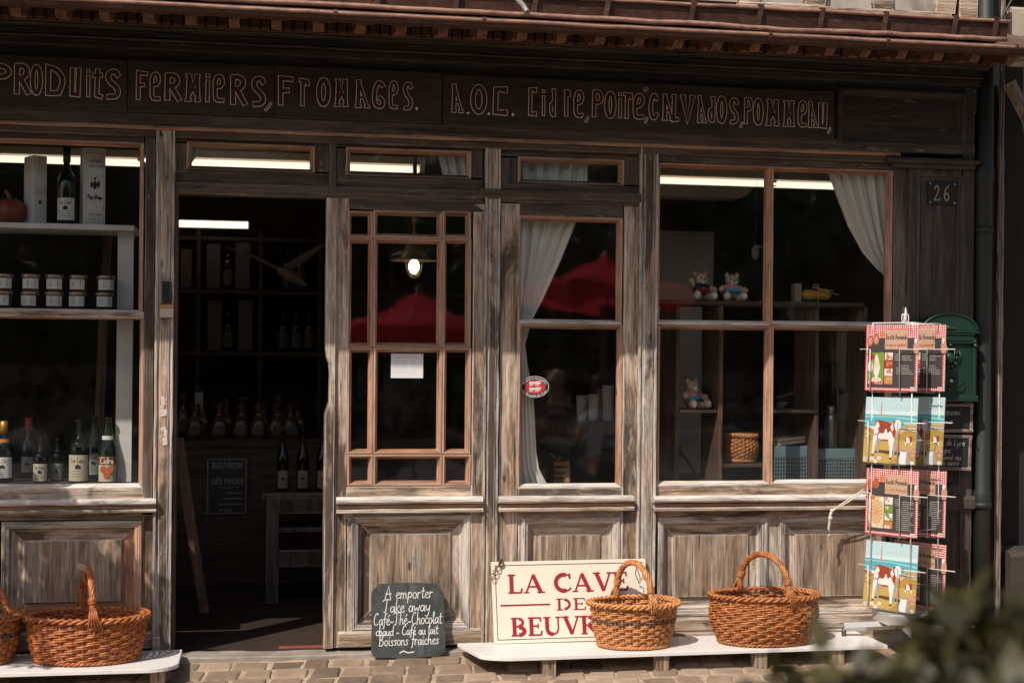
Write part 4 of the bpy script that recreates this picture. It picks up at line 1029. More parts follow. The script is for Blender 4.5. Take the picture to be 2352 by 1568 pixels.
# --- house number
x0, x1, z0, z1 = rect(2131, 2198, 417, 471, -.052)
NP = thing('house_number', 'small black number plate 26 screwed to the pilaster', 'number plate', (x0, -.052, z0)); w, h = x1-x0, z1-z0
mb = MB(); mb.beam(0, w, 0, .006, 0, h, 'x', .002, 0); mb.build('plate', NP, plain('black_enamel', (.007,.007,.007), .65, var=.1))
mb = MB(); GOLDL = flat('aged_gold', (.36,.29,.21), .5)
x, hh, zz = w*.22, h*.64, h*.18
mb.ribbon([(x+.002, zz+hh*.78), (x+.008, zz+hh*.97), (x+.017, zz+hh*.97), (x+.023, zz+hh*.76), (x+.018, zz+hh*.52), (x+.008, zz+hh*.22), (x, zz+.004)], .0055, -.001)
mb.ribbon([(x, zz+.003), (x+.026, zz+.003), (x+.028, zz+.012)], .0058, -.0012)
x += w*.33
mb.ribbon([(x+.024, zz+hh), (x+.010, zz+hh*.8), (x+.002, zz+hh*.45), (x+.004, zz+hh*.15), (x+.013, zz), (x+.023, zz+hh*.12), (x+.025, zz+hh*.35), (x+.017, zz+hh*.52), (x+.006, zz+hh*.42)], .0055, -.001)
mb.build('numerals', NP, GOLDL)
for a in (.08, .92):
    for b in (.1, .9): mb = MB(); mb.ball((w*a, -.001, h*b), .0045, 10, 6, (1,.5,1)); mb.build('screw', NP, flat('steel', (.5,.48,.45), .35, .8))

# ------------------------------------------------------------------ benches
BT = .044
def bench(x0, x1, y0, y1, label, legs, rl=False, rr=False, group='low white boards on wooden blocks under the windows'):
    t = thing('display_bench', label, 'bench', (x0, y0, gz(y0)), group=group)
    w, d, zt = x1-x0, y1-y0, BT-gz(y0)
    def arc(cx, cy, rx, ry, a0, a1): return [(cx+rx*math.cos(R(a0+(a1-a0)*i/8)), cy+ry*math.sin(R(a0+(a1-a0)*i/8))) for i in range(9)]
    out = (arc(.17, .09, .17, .09, 180, 270) if rl else [(0,0)]) + (arc(w-.13, .11, .13, .11, 270, 360) if rr else [(w,0)]) + [(w,d),(0 if not rl else -.05,d)]
    mb = MB(); mb.rings([[(x,y,zt-.016) for x,y in out], [(x,y,zt-.002) for x,y in out], [(x+(.001 if x < w/2 else -.001), y+.001, zt) for x,y in out]]); mb.build('bench_top', t, BENCH)
    for lx, ly, lw in legs:
        lx -= x0; ly -= y0
        mb = MB(); mb.beam(lx, lx+lw, ly, ly+.06, gz(y0+ly)-gz(y0)-.004, zt-.0165, 'z', .003, .0008); mb.build('leg', t, BENCHLEG)
    return t
bx0, bx1 = at(1158, 1515, -.47).x-.10, at(2010, 1490, -.3).x
rb = bench(bx0, bx1, -.475, -.145, 'long low white bench carrying the enamel sign and two pale baskets', [(at(p, 1535, -.46).x, -.46, .058) for p in (1249, 1511, 1740, 1920)]+[(at(1792, 1520, -.38).x, -.27, .058), (at(1300, 1520, -.2).x, -.27, .058)], rl=True)
rb.rotation_euler = (0, 0, R(1.3))
lx1 = at(410, 1535, -.40).x
bench(lx1-1.5, lx1, -.50, -.125, 'low white bench with rounded end under the red brown basket', [(at(345, 1562, -.45).x, -.46, .06), (lx1-.8, -.46, .06), (lx1-.8, -.2, .06), (lx1-.15, -.2, .06)], rr=True)

# ------------------------------------------------------------------ baskets
def wicker(name, dark, mid, light, rough=.38):
    g = NG(name); v = g.coords((1,1,1))
    c = g.ramp(g.mix(.5, g.noise(v, 28, 4), g.noise(v, 140, 3)), [(.34, dark), (.5, mid), (.66, light)])
    return g.principled(c, rough, 0, g.noise(v, 260, 2), .12, .001)
def basket(name, label, cat, loc, a, b, a2, b2, h, rows, ns, mat, hend, hz, rotz=0, dark=None, braid=22, wr=.0046, parent_group=None, fan=True, bulge=.012):
    t = thing(name, label, cat, loc, (0,0,rotz), parent_group)
    def rad(z):
        s = z/h; k = s**.75
        bul = bulge*math.sin(math.pi*s)
        return a2+(a*.965-a2)*k+bul, b2+(b*.965-b2)*k+bul
    mb = MB()
    for r_ in range(rows):
        zc = .014+(h-.032)*r_/(rows-1)
        if dark and abs(r_/(rows-1)-.66) < .06:
            mb.mat(dark)
        else: mb.mat(mat)
        A, B = rad(zc); pts = []
        N = ns*3
        for j in range(N):
            f = 2*math.pi*j/N
            o = .0058*math.cos(ns*f/2+math.pi*((r_//2) % 2))+random.uniform(-.0006,.0006)
            zz = zc+.0022*math.sin(ns*f/2+math.pi*((r_//2) % 2)+.6)+random.uniform(-.0006,.0006)
            pts.append((( A+o)*math.cos(f), (B+o)*math.sin(f), zz))
        mb.tube(pts, wr, 5, closed=True)
    mb.mat(mat); mb.build('woven_side', t)
    mb = MB()
    for j in range(ns):
        f = 2*math.pi*(j+.0)/ns
        mb.tube([((rad(z)[0])*math.cos(f), (rad(z)[1])*math.sin(f), z) for z in [h*i/6 for i in range(7)]], .0040, 5)
    mb.build('stakes', t, mat)
    mb = MB(); mb.lathe([(1.0, .012), (1.0, .004), (.9, .003)], 32, sx=a2, sy=b2); mb.build('basket_floor', t, mat)
    mb = MB()
    for m in range(4):
        N = braid*8; pts = []
        for j in range(N):
            f = 2*math.pi*j/N; ph = braid*f/2*1.0+2*math.pi*m/4
            o = .014*math.cos(ph); zz = .0065*math.sin(2*ph)
            pts.append(((a+o)*math.cos(f), (b+o)*math.sin(f), h+zz-.002+.002*math.sin(2*f)))
        mb.tube(pts, .0056, 6, closed=True)
    mb.build('braided_rim', t, mat)
    mb = MB()
    for m in range(3):
        N = 20*6; pts = []
        for j in range(N):
            f = 2*math.pi*j/N; ph = 20*f+2*math.pi*m/3
            pts.append(((a2+.008+.006*math.cos(ph))*math.cos(f), (b2+.008+.006*math.cos(ph))*math.sin(f), .012+.006*math.sin(ph)))
        mb.tube(pts, .0048, 6, closed=True)
    mb.build('foot_braid', t, mat)
    if hend:
        hx, hy = hend; P0 = Vector((-hx, -hy, h-.01)); P1 = Vector((hx, hy, h-.01))
        core = []
        for i in range(41):
            u = i/40; th = math.pi*u
            lat = -math.cos(th); up = math.sin(th)**.75
            core.append(Vector((hx*lat*(.96), hy*lat*.96, h-.01+hz*up)))
        mb = MB(); S = 6
        for m in range(S):
            pts = []
            for i, c in enumerate(core):
                tg = (core[min(i+1,40)]-core[max(i-1,0)]).normalized()
                sd = Vector((-hy, hx, 0)).normalized(); nr = tg.cross(sd)
                ph = i*.42+2*math.pi*m/S
                pts.append(c+sd*(.0085*math.cos(ph))+nr*(.0085*math.sin(ph)))
            mb.tube(pts, .0058, 6)
        mb.build('handle', t, mat)
        for e, sg in ((core[4], -1), (core[36], 1)):
            mb = MB()
            tg = (core[5]-core[3]).normalized() if sg < 0 else (core[35]-core[37]).normalized()
            sd = Vector((-hy, hx, 0)).normalized(); nr = tg.cross(sd)
            mb.tube([e+tg*(.004*(i/10-2))+sd*(.0165*math.cos(i*.62))+nr*(.0165*math.sin(i*.62)) for i in range(64)], .0026, 5)
            if fan:
                ed = Vector((hx*sg, hy*sg, 0)).normalized()
                for q in range(5):
                    mb.tube([e-tg*.006+sd*(.004*(q-2)), Vector((hx*sg*1.02, hy*sg*1.02, h+.016))+sd*(.008*(q-2))+ed*.012, Vector((hx*sg*1.06, hy*sg*1.06, h-.030))+sd*(.014*(q-2)+.008)+ed*.018], .0036, 5)
            mb.build('handle_binding', t, mat)
    return t
WK_RED = wicker('red_brown_wicker', (.15,.034,.007), (.36,.10,.024), (.56,.21,.065), .40)
WK_TAN = wicker('golden_wicker', (.26,.085,.022), (.47,.185,.06), (.66,.33,.13), .48)
WK_ORG = wicker('orange_wicker', (.17,.052,.012), (.36,.118,.030), (.54,.22,.072), .46)
WK_BRN = wicker('dark_willow', (.05,.025,.014), (.10,.05,.03), (.16,.09,.06), .4)
def rimz(px, py, Y): return at(px, py, Y).z-BT
p = at(1455, 1440, -.30)
BM = basket('wicker_basket', 'pale golden basket with a dark band in front of the enamel sign', 'basket', (p.x, -.30, BT), .200, .145, .152, .108, rimz(1455, 1381, -.30), 24, 34, WK_TAN, (.048, -.138), .185, 0, WK_BRN, 24, .0040, 'wicker baskets for sale', bulge=.006)
p = at(1754, 1440, -.295)
BO = basket('wicker_basket', 'large orange brown basket with a bare arched handle at the middle of the bench', 'basket', (p.x, -.295, BT), .245, .160, .200, .126, rimz(1754, 1363, -.295), 22, 38, WK_ORG, (.068, -.150), .190, 0, None, 24, .0042, 'wicker baskets for sale', bulge=.026)
p = at(200, 1480, -.29)
BL = basket('wicker_basket', 'glossy red brown basket with a card tag tied on its handle', 'basket', (p.x, -.29, BT), .243, .160, .203, .132, rimz(200, 1411, -.29), 21, 32, WK_RED, (.040, -.160), .205, 0, None, 22, .0044, 'wicker baskets for sale')
p = at(-58, 1480, -.27)
BLL = basket('wicker_basket', 'brown basket cut by the picture edge beside the red brown one', 'basket', (p.x, -.27, BT), .185, .15, .14, .115, rimz(-58, 1410, -.27), 24, 30, WK_ORG, (.14, -.05), .16, 0, WK_BRN, 22, .0042, 'wicker baskets for sale')
# tags and ties
KRAFT = plain('kraft_card', (.42,.30,.19), .8, var=.15)
STR = flat('twine', (.45,.32,.18), .8)
a = at(180, 1302, -.30); b = at(212, 1322, -.33)
tg = thing('price_tag', 'brown card tag tied to the red brown basket handle', 'tag', at(195, 1316, -.31))
mb = MB(); mb.beam(-.042, .022, -.012, -.008, -.004, .022, 'x', .001, 0); o = mb.build('card', tg, KRAFT); o.rotation_euler = (R(-25), R(24), R(12)); o.location = (0,0,.008)
mb = MB(); mb.tube([(.010+.020*math.cos(t)*.6, .004*math.cos(t)-.016, -.012+.030*math.sin(t)) for t in [2*math.pi*i/16 for i in range(16)]], .0016, 5, closed=True); mb.build('string', tg, STR)
tg = thing('price_tag', 'white and brown price tags hanging from the pale golden basket handle', 'tag', at(1480, 1340, -.36))
mb = MB(); mb.beam(-.022, .036, -.002, .0, -.018, .030, 'x', .0006, 0); o = mb.build('card', tg, KRAFT); o.rotation_euler = (0, R(-3), R(-14))
mb = MB(); mb.beam(-.016, .030, -.006, -.004, -.016, .014, 'x', .0006, 0); o = mb.build('price_label', tg, plain('white_label', (.66,.65,.64), .7, var=.05)); o.rotation_euler = (0, R(32), R(-14))
mb = MB(); mb.tube([(-.028,.03,.075), (-.034,.028,.04), (-.020,.012,.0), (-.004,-.004,-.002), (.0,.0,.02)], .0022, 5); mb.tube([(-.030,.03,.072), (-.016,.018,.03), (-.006,-.002,-.01)], .0022, 5); mb.build('string', tg, WK_BRN)
tg = thing('ribbon_tie', 'thin red cord knotted round the orange brown basket handle', 'cord', at(1712, 1352, -.22))
mb = MB(); mb.tube([(.020*math.cos(t), .014*math.sin(t), .004*math.sin(t)) for t in [2*math.pi*i/14 for i in range(14)]], .0022, 5, closed=True); mb.tube([(.012,-.014,0), (.018,-.016,-.03), (.017,-.016,-.085)], .002, 5); mb.tube([(.012,-.014,0), (.03,-.016,.003)], .0018, 5); mb.build('cord', tg, flat('dark_red_cord', (.15,.03,.025), .7))

# ------------------------------------------------------------------ the card rack
ANG = R(-57)
RK = at(2075, 1480, -.28)
rack = thing('card_rack', 'white wire rack on castors full of recipe and cow cards', 'display rack', (RK.x, -.28, gz(-.28)))
WIRE = plain('white_wire', (.62,.60,.57), .35, var=.08)
u = Vector((math.cos(ANG), math.sin(ANG), 0)); nrm = Vector((math.sin(ANG), -math.cos(ANG), 0))     # nrm points out of the printed side
def cardpos(px, py, Yr):
    """bottom right corner of a card on the rack"""
    return at(px, py, Yr)
rows_ = [('F', 2106, 899, 745), ('F', 2101, 1068, 914), ('F', 2106, 1236, 1083), ('F', 2101, 1409, 1253), ('B', 2169, 899, 745), ('B', 2163, 1068, 912), ('B', 2170, 1235, 1082), ('B', 2169, 1404, 1252)]
CW = .275
def m_(name, c, r=.38): return flat(name, c, r)
KC = dict(sky=(.45,.62,.66), sky2=(.30,.56,.62), sea=(.08,.38,.44), sea2=(.30,.58,.60), cliff=(.50,.42,.30), field=(.40,.24,.05), field2=(.50,.33,.09), shad=(.10,.055,.015), brown=(.30,.045,.015), white=(.70,.69,.68), grey=(.30,.30,.31), pink=(.55,.28,.2), pale=(.56,.70,.73), light=(.44,.24,.16), dk=(.04,.03,.025),
  slate=(.055,.045,.045), tan=(.55,.35,.24), pan=(.42,.10,.035), green=(.20,.28,.04), orange=(.60,.20,.05), onion=(.58,.27,.2), cream=(.68,.58,.42), crust=(.58,.31,.11), red=(.45,.03,.03))
KM = {k: m_('print_'+k, tuple(q*.84 for q in c), .55) for k, c in KC.items()}
def cow_print(mb, w, h):
    P = lambda pts, m, k: (mb.mat(KM[m]), mb.poly([(w*a, h*b) for a, b in (chaikin(pts, 1, True) if m in ('brown','white','grey') and len(pts) > 5 else pts)], -.0011-k*.00012))
    P([(0,.55),(1,.55),(1,1),(0,1)], 'sky', 0); P([(0,.74),(1,.74),(1,.80),(0,.78)], 'pale', 1); P([(0,.56),(1,.56),(1,.735),(0,.735)], 'sea', 1)
    P([(0,.69),(.5,.70),(1,.66),(1,.69),(.5,.715),(0,.71)], 'sea2', 2); P([(.1,.60),(1,.60),(1,.63),(.3,.625)], 'sea2', 2)
    P([(0,0),(1,0),(1,.50),(.72,.53),(.6,.55),(.35,.47),(0,.55)], 'field', 2); P([(0,.0),(.5,0),(.7,.14),(1,.26),(1,.36),(.5,.34),(.2,.30),(0,.36)], 'field2', 3)
    P([(.60,.44),(.72,.46),(.86,.58),(.70,.555)], 'cliff', 3); P([(.74,.56),(1,.555),(1,.60),(.80,.60)], 'field2', 3)
    P([(.30,.72),(.325,.72),(.318,.95),(.306,.95)], 'light', 3); P([(.24,.715),(.40,.715),(.36,.735),(.27,.735)], 'light', 4)
    # the cow and its shade
    P([(.18,.145),(.3,.20),(.62,.19),(.8,.15),(.55,.13),(.35,.155)], 'shad', 4)
    P([(.20,.64),(.30,.655),(.60,.60),(.62,.50),(.58,.36),(.50,.34),(.36,.34),(.24,.40),(.20,.46)], 'brown', 5)
    P([(.28,.36),(.52,.36),(.56,.44),(.50,.50),(.46,.44),(.42,.55),(.38,.44),(.30,.46),(.27,.42)], 'white', 6)
    P([(.22,.60),(.26,.635),(.30,.56),(.26,.52),(.29,.48),(.22,.40),(.18,.44)], 'white', 6); P([(.50,.55),(.54,.61),(.57,.53),(.54,.48)], 'white', 6)
    P([(.19,.46),(.27,.44),(.24,.30),(.21,.22),(.21,.13),(.165,.13),(.18,.24),(.175,.34)], 'white', 6); P([(.26,.38),(.34,.36),(.30,.25),(.31,.15),(.265,.15),(.27,.25)], 'grey', 5)
    P([(.47,.46),(.60,.40),(.57,.25),(.56,.09),(.51,.09),(.515,.22),(.48,.32)], 'white', 7); P([(.57,.36),(.62,.40),(.62,.25),(.61,.12),(.575,.12),(.58,.25)], 'grey', 6)
    P([(.51,.09),(.56,.09),(.56,.065),(.51,.065)], 'dk', 8); P([(.165,.13),(.21,.13),(.21,.105),(.165,.105)], 'dk', 8)
    P([(.57,.60),(.60,.665),(.68,.67),(.71,.60),(.68,.47),(.63,.465),(.60,.52)], 'white', 8); P([(.53,.635),(.60,.65),(.58,.60)], 'brown', 9); P([(.70,.64),(.77,.63),(.73,.59)], 'brown', 9)
    P([(.62,.49),(.68,.49),(.675,.455),(.63,.455)], 'pink', 9)
    # a small cow, blossom, the milk can
    P([(.80,.41),(.93,.43),(.93,.34),(.80,.335)], 'brown', 6); P([(.82,.42),(.87,.40),(.89,.33),(.82,.33)], 'white', 7); P([(.80,.335),(.82,.335),(.82,.29),(.80,.29)], 'white', 7); P([(.91,.34),(.93,.34),(.93,.29),(.91,.29)], 'white', 7)
    for a, b in ((.62,.25),(.68,.245),(.92,.24),(.97,.20),(.95,.14),(.88,.20)): mb.mat(KM['pink']); mb.disc((w*a, h*b), w*.045, h*.026, -.0022, 9)
    P([(.66,.0),(.70,.10),(.72,.14),(.72,.20),(.87,.20),(.87,.14),(.90,.08),(.90,.0)], 'white', 10); P([(.82,.0),(.84,.14),(.84,.20),(.87,.20),(.87,.14),(.90,.08),(.90,.0)], 'grey', 11); mb.mat(KM['grey']); mb.disc((w*.795, h*.205), w*.085, h*.017, -.0026, 14)
    for a, b in ((.18,.06),(.32,.075),(.95,.03),(.25,.02)): 
        mb.mat(KM['white']); mb.disc((w*a, h*b), w*.04, h*.028, -.0024, 12); mb.mat(KM['field2']); mb.disc((w*a, h*b), w*.012, h*.01, -.0026, 8)
    P([(.02,.02),(.10,.02),(.10,.07),(.02,.07)], 'white', 9)
    for a in (.04,.055,.07,.08): P([(a,.03),(a+.006,.03),(a+.006,.06),(a,.06)], 'dk', 10)
    for a, b in ((.05,.46),(.10,.43),(.30,.40),(.06,.40)): mb.mat(KM['white']); mb.disc((w*a, h*b), w*.022, h*.013, -.0019, 8)
    mb.mat(KM['pale']); hand(mb, '-NORMANDIE-', w*.50, w*.95, h*.845, h*.085, -.0024, .0030, 0)
def recipe_print(mb, w, h, pie, seed):
    rnd = random.Random(seed)
    P = lambda pts, m, k: (mb.mat(KM[m]), mb.poly([(w*a, h*b) for a, b in pts], -.0011-k*.00012))
    Rc = lambda a, b, c, d, m, k: P([(a,c),(b,c),(b,d),(a,d)], m, k)
    D_ = lambda a, b, rx, rz, m, k, n=14: (mb.mat(KM[m]), mb.disc((w*a, h*b), w*rx, h*rz, -.0011-k*.00012, n))
    mb.mat(GING); mb.poly([(0,0),(w,0),(w,h),(0,h)], -.0010)
    Rc(.045,.955,.05,.80,'slate',1)
    Rc(.37,.80,.63,.93,'tan',3)
    for a in (.06,.17,.31,.86): Rc(a,a+.008,.86,1.0,'dk',2)
    for a, b in ((.085,.76),(.20,.78)): D_(a,b,.06,.085,'pan',4); D_(a,b-.005,.04,.06,'onion',5) if not pie else None
    D_(.315,.86,.03,.055,'orange',4); D_(.97,.66,.055,.11,'onion',4); D_(.955,.76,.025,.04,'white',5)
    P([(.46,.93),(.52,1),(.515,1),(.45,.93)],'dk',4); P([(.70,.93),(.72,.99),(.715,.99),(.69,.92)],'dk',4)
    mb.mat(KM['dk']); hand(mb, 'Recette Normande', w*.385, w*.79, h*.78, h*.085, -.0019, .0021, .05)
    mb.mat(KM['pan']); hand(mb, 'La Tarte Normande' if pie else 'La soupe au camembert', w*.385, w*.78, h*.675, h*.06, -.0019, .0013, .05)
    Rc(.06,.36,.10,.58,'cream' if pie else 'green',3)
    if pie:
        for k in range(60): D_(rnd.uniform(.07,.35), rnd.uniform(.11,.57), .007, .009, 'red', 4, 4)
        D_(.22,.34,.135,.20,'cream',5,22); D_(.22,.345,.125,.185,'crust',6,22)
        for k in range(16):
            t = 2*math.pi*k/16; P([(.22+.03*math.cos(t), .345+.04*math.sin(t)), (.22+.115*math.cos(t-.09), .345+.17*math.sin(t-.09)), (.22+.115*math.cos(t+.06), .345+.17*math.sin(t+.06))], 'cream', 7)
        D_(.15,.56,.05,.04,'orange',5); D_(.32,.54,.03,.04,'white',5); P([(.06,.20),(.14,.12),(.12,.10),(.06,.10)],'orange',5)
        sq = [('orange','white'),('green','cream'),('green','green'),('orange','white')]
    else:
        D_(.12,.52,.06,.05,'red',4); D_(.30,.50,.06,.09,'green',4); D_(.10,.36,.05,.10,'white',4); D_(.09,.22,.05,.08,'green',4); D_(.22,.16,.10,.05,'cream',4)
        P([(.17,.36),(.19,.52),(.225,.56),(.25,.50),(.29,.36),(.27,.26),(.24,.20),(.20,.20),(.165,.28)],'white',5); D_(.225,.40,.045,.07,'cream',6); P([(.06,.10),(.36,.10),(.36,.15),(.2,.13),(.06,.16)],'red',6)
        for k in range(14): D_(rnd.uniform(.07,.35), rnd.uniform(.10,.15), .012,.012,'white',7,4)
        sq = [('orange','crust'),('red','orange'),('white','orange'),('crust','orange')]
    for k, (m1, m2) in enumerate(sq):
        zt_ = .58-k*.122; Rc(.375,.53,zt_-.11,zt_,m1 if k % 2 else 'white',3)
        for q in range(5): D_(rnd.uniform(.40,.51), zt_-rnd.uniform(.02,.09), .024, .028, (m1, m2, 'orange' if not pie else m1)[q % 3], 4+q % 3, 9)
    mb.mat(KM['white'])
    for k in range(9 if not pie else 16):
        zt_ = .555-k*(.03 if pie else (.028 if k < 5 else .029))-(0 if k < 4 or pie else .06)
        scribble(mb, w*(.70 if k < 5 else .60), w*rnd.uniform(.82,.93), h*zt_, .0028, -.0017, rnd, .0009)
        if k < 4: scribble(mb, w*.57, w*.66, h*zt_, .0028, -.0017, rnd, .0009)
    Rc(.875,.955,.012,.065,'white',4)
    for a in (.89,.905,.92,.935): Rc(a,a+.006,.02,.055,'dk',5)
LAB = {0: ('soup recipe card in red gingham, front of the top tier', 'recipe card'), 1: ('bright cow picture card on the second tier of the rack front', 'picture card'), 2: ('tart recipe card in red gingham, front of the third tier', 'recipe card'), 3: ('bright cow picture card on the lowest tier of the rack front', 'picture card'),
       4: ('half shaded soup recipe card behind, on the top tier beside the letterbox', 'recipe card'), 5: ('half shaded cow picture card behind, on the second tier', 'picture card'), 6: ('shaded recipe card behind, on the third tier', 'recipe card'), 7: ('shaded tart recipe card behind, on the lowest tier', 'recipe card')}
CARDB = flat('card_stock', (.6,.58,.55), .5)
tiers = []
for i, (side, px, yb, yt) in enumerate(rows_):
    Yr = -.42 if side == 'F' else -.335
    br_ = at(px, yb, Yr); tr_ = at(px, yt, Yr); h = tr_.z-br_.z
    bl_ = br_-u*CW
    cow = i in (1, 3, 5)
    c = thing('cow_card' if cow else 'recipe_card', LAB[i][0], LAB[i][1], bl_, (R(-5 if cow else -2), 0, ANG), 'cards on the wire rack')
    mb = MB(); mb.beam(0, CW, 0, .003, 0, h, 'x', .0003, 0); mb.build('card', c, CARDB)
    mb = MB(); (cow_print(mb, CW, h) if cow else recipe_print(mb, CW, h, i in (2, 7, 6), 5+i)); mb.build('print', c)
    tiers.append((br_, bl_, h))
# wire frame
L0 = Vector(rack.location)
def rp(mb, name, mat=WIRE):
    o = mb.build(name, rack, mat); o.matrix_parent_inverse = Matrix.Translation(-L0); return o
cF = (tiers[0][0]+tiers[0][1])/2; cB = (tiers[4][0]+tiers[4][1])/2
ztop = at(2080, 742, -.3).z; cen = (cF+cB)/2
mb = MB()
cor = []
for base, s in ((cF, 1), (cB, -1)):
    for e in (-1, 1):
        q = base+u*(e*.105)-nrm*(.012*1)+(nrm*.0)
        cor.append(Vector((q.x, q.y, 0)))
for q in cor: mb.tube([Vector((q.x, q.y, .17)), Vector((q.x, q.y, ztop))], .0032, 6)
rp(mb, 'upright')
mb = MB(); o4 = [cor[0], cor[1], cor[3], cor[2]]
for z in (ztop, .175, .55, .95):
    mb.tube([Vector((q.x, q.y, z)) for q in o4], .0035, 6, closed=True)
rp(mb, 'cross_wire')
mb = MB(); 
for k, s in ((0, -.010), (1, .012)): mb.tube([Vector((cen.x+s+.006*math.cos(t), cen.y, ztop+.024+.020*math.sin(t))) for t in [2*math.pi*i/14 for i in range(14)]], .003, 5, closed=True)
mb.tube([cen*1+Vector((0,0,ztop-cen.z)), cen+Vector((0,0,ztop-cen.z+.02)), cen+Vector((.004,0,ztop-cen.z+.055)), cen+Vector((.002,0,ztop-cen.z+.075))], [.007,.009,.006,.002], 8)
rp(mb, 'finial')
for i, (br_, bl_, h) in enumerate(tiers):
    mb = MB(); w_ = nrm*.014
    for f0, hk in ((.13, -.10), (.70, .24)):
        base = bl_+(br_-bl_)*f0
        zt_ = base.z+h*.63
        a = base+w_; a2 = Vector((a.x, a.y, zt_))
        hook = a2+u*hk*(.6 if hk > 0 else .55)
        mb.tube([base-nrm*.02+Vector((0,0,-.004)), a+Vector((0,0,-.006)), a2, hook-nrm*.0], .0026, 6)
    mb.tube([bl_+u*.03-nrm*.02+Vector((0,0,-.006)), br_-u*.06-nrm*.02+Vector((0,0,-.006))], .0022, 5)
    rp(mb, 'card_holder')
CHROME = plain('pale_grey_steel', (.50,.49,.47), .3, .35, var=.1)
mb = MB(); mb.beam(cen.x-.11, cen.x+.10, cen.y-.10, cen.y+.09, .115, .165, 'x', .006, 0); rp(mb, 'base_box', CHROME)
for k in range(4):
    a = ANG+math.pi/4+k*math.pi/2; d = Vector((math.cos(a), math.sin(a), 0)); g0 = gz((cen+d*.27).y)
    mb = MB(); e = cen+d*.27
    mb.tube([Vector((cen.x, cen.y, .10))+d*.03, Vector((e.x, e.y, .085))], .021, 4, smooth=False); rp(mb, 'base_leg', CHROME)
    mb = MB(); sd = Vector((-d.y, d.x, 0))
    rg = []
    mb.tube([Vector((e.x, e.y, g0+.032))-sd*.012, Vector((e.x, e.y, g0+.032))+sd*.012], .032, 16, smooth=False)
    mb.tube([Vector((e.x, e.y, g0+.05)), Vector((e.x, e.y, .085))], .012, 8); rp(mb, 'castor', flat('dark_castor', (.06,.055,.05), .4))
# rope tied to the rack
mb = MB(); ROPE = plain('white_rope', (.60,.53,.46), .85, var=.2, scale=90, bump=.5)
a = at(1985, 1125, -.16); b = at(1911, 1172, -.13); c = at(1907, 1189, -.125); d = at(1903, 1212, -.12); e = at(1906, 1223, -.12)
for s in (-.004, .004): mb.tube([a+Vector((0,s,s)), (a*.5+b*.5)+Vector((0,s,s-.003)), b+Vector((0,s*.5,s*.5))], .0032, 7)
mb.tube([b, (b+c)/2+Vector((-.003,0,0)), c, d, e], [.006,.007,.006,.0055,.006], 8); mb.ball(c, .011, 10, 7); mb.ball(b, .009, 10, 7)
for k in range(9): mb.tube([e, e+Vector((random.uniform(-.008,.014), random.uniform(-.006,.006), -.016-random.uniform(0,.008)))], .0016, 4)
solo(mb, 'rope', 'knotted white rope end tied to the rack and hanging by the panel', 'rope', mat=ROPE)

# ------------------------------------------------------------------ letterbox and the boards under it
GRN = plain('dark_green_enamel', (.009,.032,.020), .38, var=.15, scale=8, bump=.05)
YM = -.18
x0, x1, z0, z1 = rect(2120, 2243, 735, 922, YM)
LB = thing('letterbox', 'dark green cast metal letterbox with a crest and arched lid', 'letterbox', (x0, YM, z0))
w, h = x1-x0, z1-z0; hb = h*.86
zr = at(2185, 720, YM).z-z0
arch = [(w*.5+w*.52*math.cos(R(180*(1-i/16))), hb+(zr-hb)*math.sin(R(180*i/16))) for i in range(17)]
mb = MB(); mb.beam(.004, w-.004, .004, .105, .008, hb, 'z', .004, 0); mb.build('body', LB, GRN)
mb = MB(); mb.prism(arch, .002, .11); mb.tube([(x, .0, z) for x, z in arch], .006, 6); mb.beam(-.006, w+.012, -.008, .11, hb-.006, hb+.002, 'x', .002, 0); mb.build('lid', LB, GRN)
mb = MB(); mb.beam(-.004, w+.006, -.010, .105, 0, .030, 'x', .006, 0); mb.beam(w-.020, w-.002, -.008, .01, .03, hb-.03, 'z', .004, 0); mb.beam(.002, .02, -.008, .01, .03, hb-.03, 'z', .004, 0)
mb.ball((w-.010, -.006, hb*.80), .012, 12, 8); mb.ball((w-.010, -.006, hb*.86), .007, 10, 6); mb.build('base_moulding', LB, GRN)
mb = MB(); mb.beam(.03, w-.022, -.007, .01, hb*.86, hb*.95, 'x', .004, 0); mb.beam(.026, w-.016, -.012, .01, hb*.95, hb*.975, 'x', .003, 0); mb.beam(.026, w-.016, -.012, .01, hb*.83, hb*.855, 'x', .003, 0); mb.build('letter_slot', LB, GRN)
mb = MB(); cx, cz = w*.50, hb*.62
for k in range(10):
    t = 2*math.pi*k/10; mb.ball((cx+.036*math.cos(t), -.001, cz+.045*math.sin(t)), .010+.003*(k % 2), 8, 6, (1,.7,1))
for s in (-1, 1): mb.tube([(cx+s*.016, -.008, cz-.035), (cx+s*.020, -.010, cz+.045)], .004, 6); mb.tube([(cx+s*.04, -.004, cz-.02), (cx+s*.052, -.006, cz+.01), (cx+s*.046, -.004, cz+.036)], .005, 6)
mb.ball((cx, -.003, cz), .022, 12, 8, (1,.5,1.2)); mb.tube([(cx-.03, -.006, cz-.048), (cx, -.010, cz-.058), (cx+.03, -.006, cz-.048)], .005, 6); mb.ball((cx, -.004, cz+.062), .010, 10, 6); mb.build('crest', LB, GRN)
mb = MB(); mb.ball((w*.5, .0, hb+.018), .014, 10, 7, (1.4,.5,.9)); mb.ball((w*.42, .0, hb+.014), .008, 8, 6, (1,.5,1)); mb.ball((w*.58, .0, hb+.014), .008, 8, 6, (1,.5,1)); mb.build('lid_ornament', LB, GRN)
mb = MB(); mb.beam(.024, w-.022, -.005, .01, hb*.065, hb*.34, 'x', .003, 0); mb.build('door', LB, GRN)
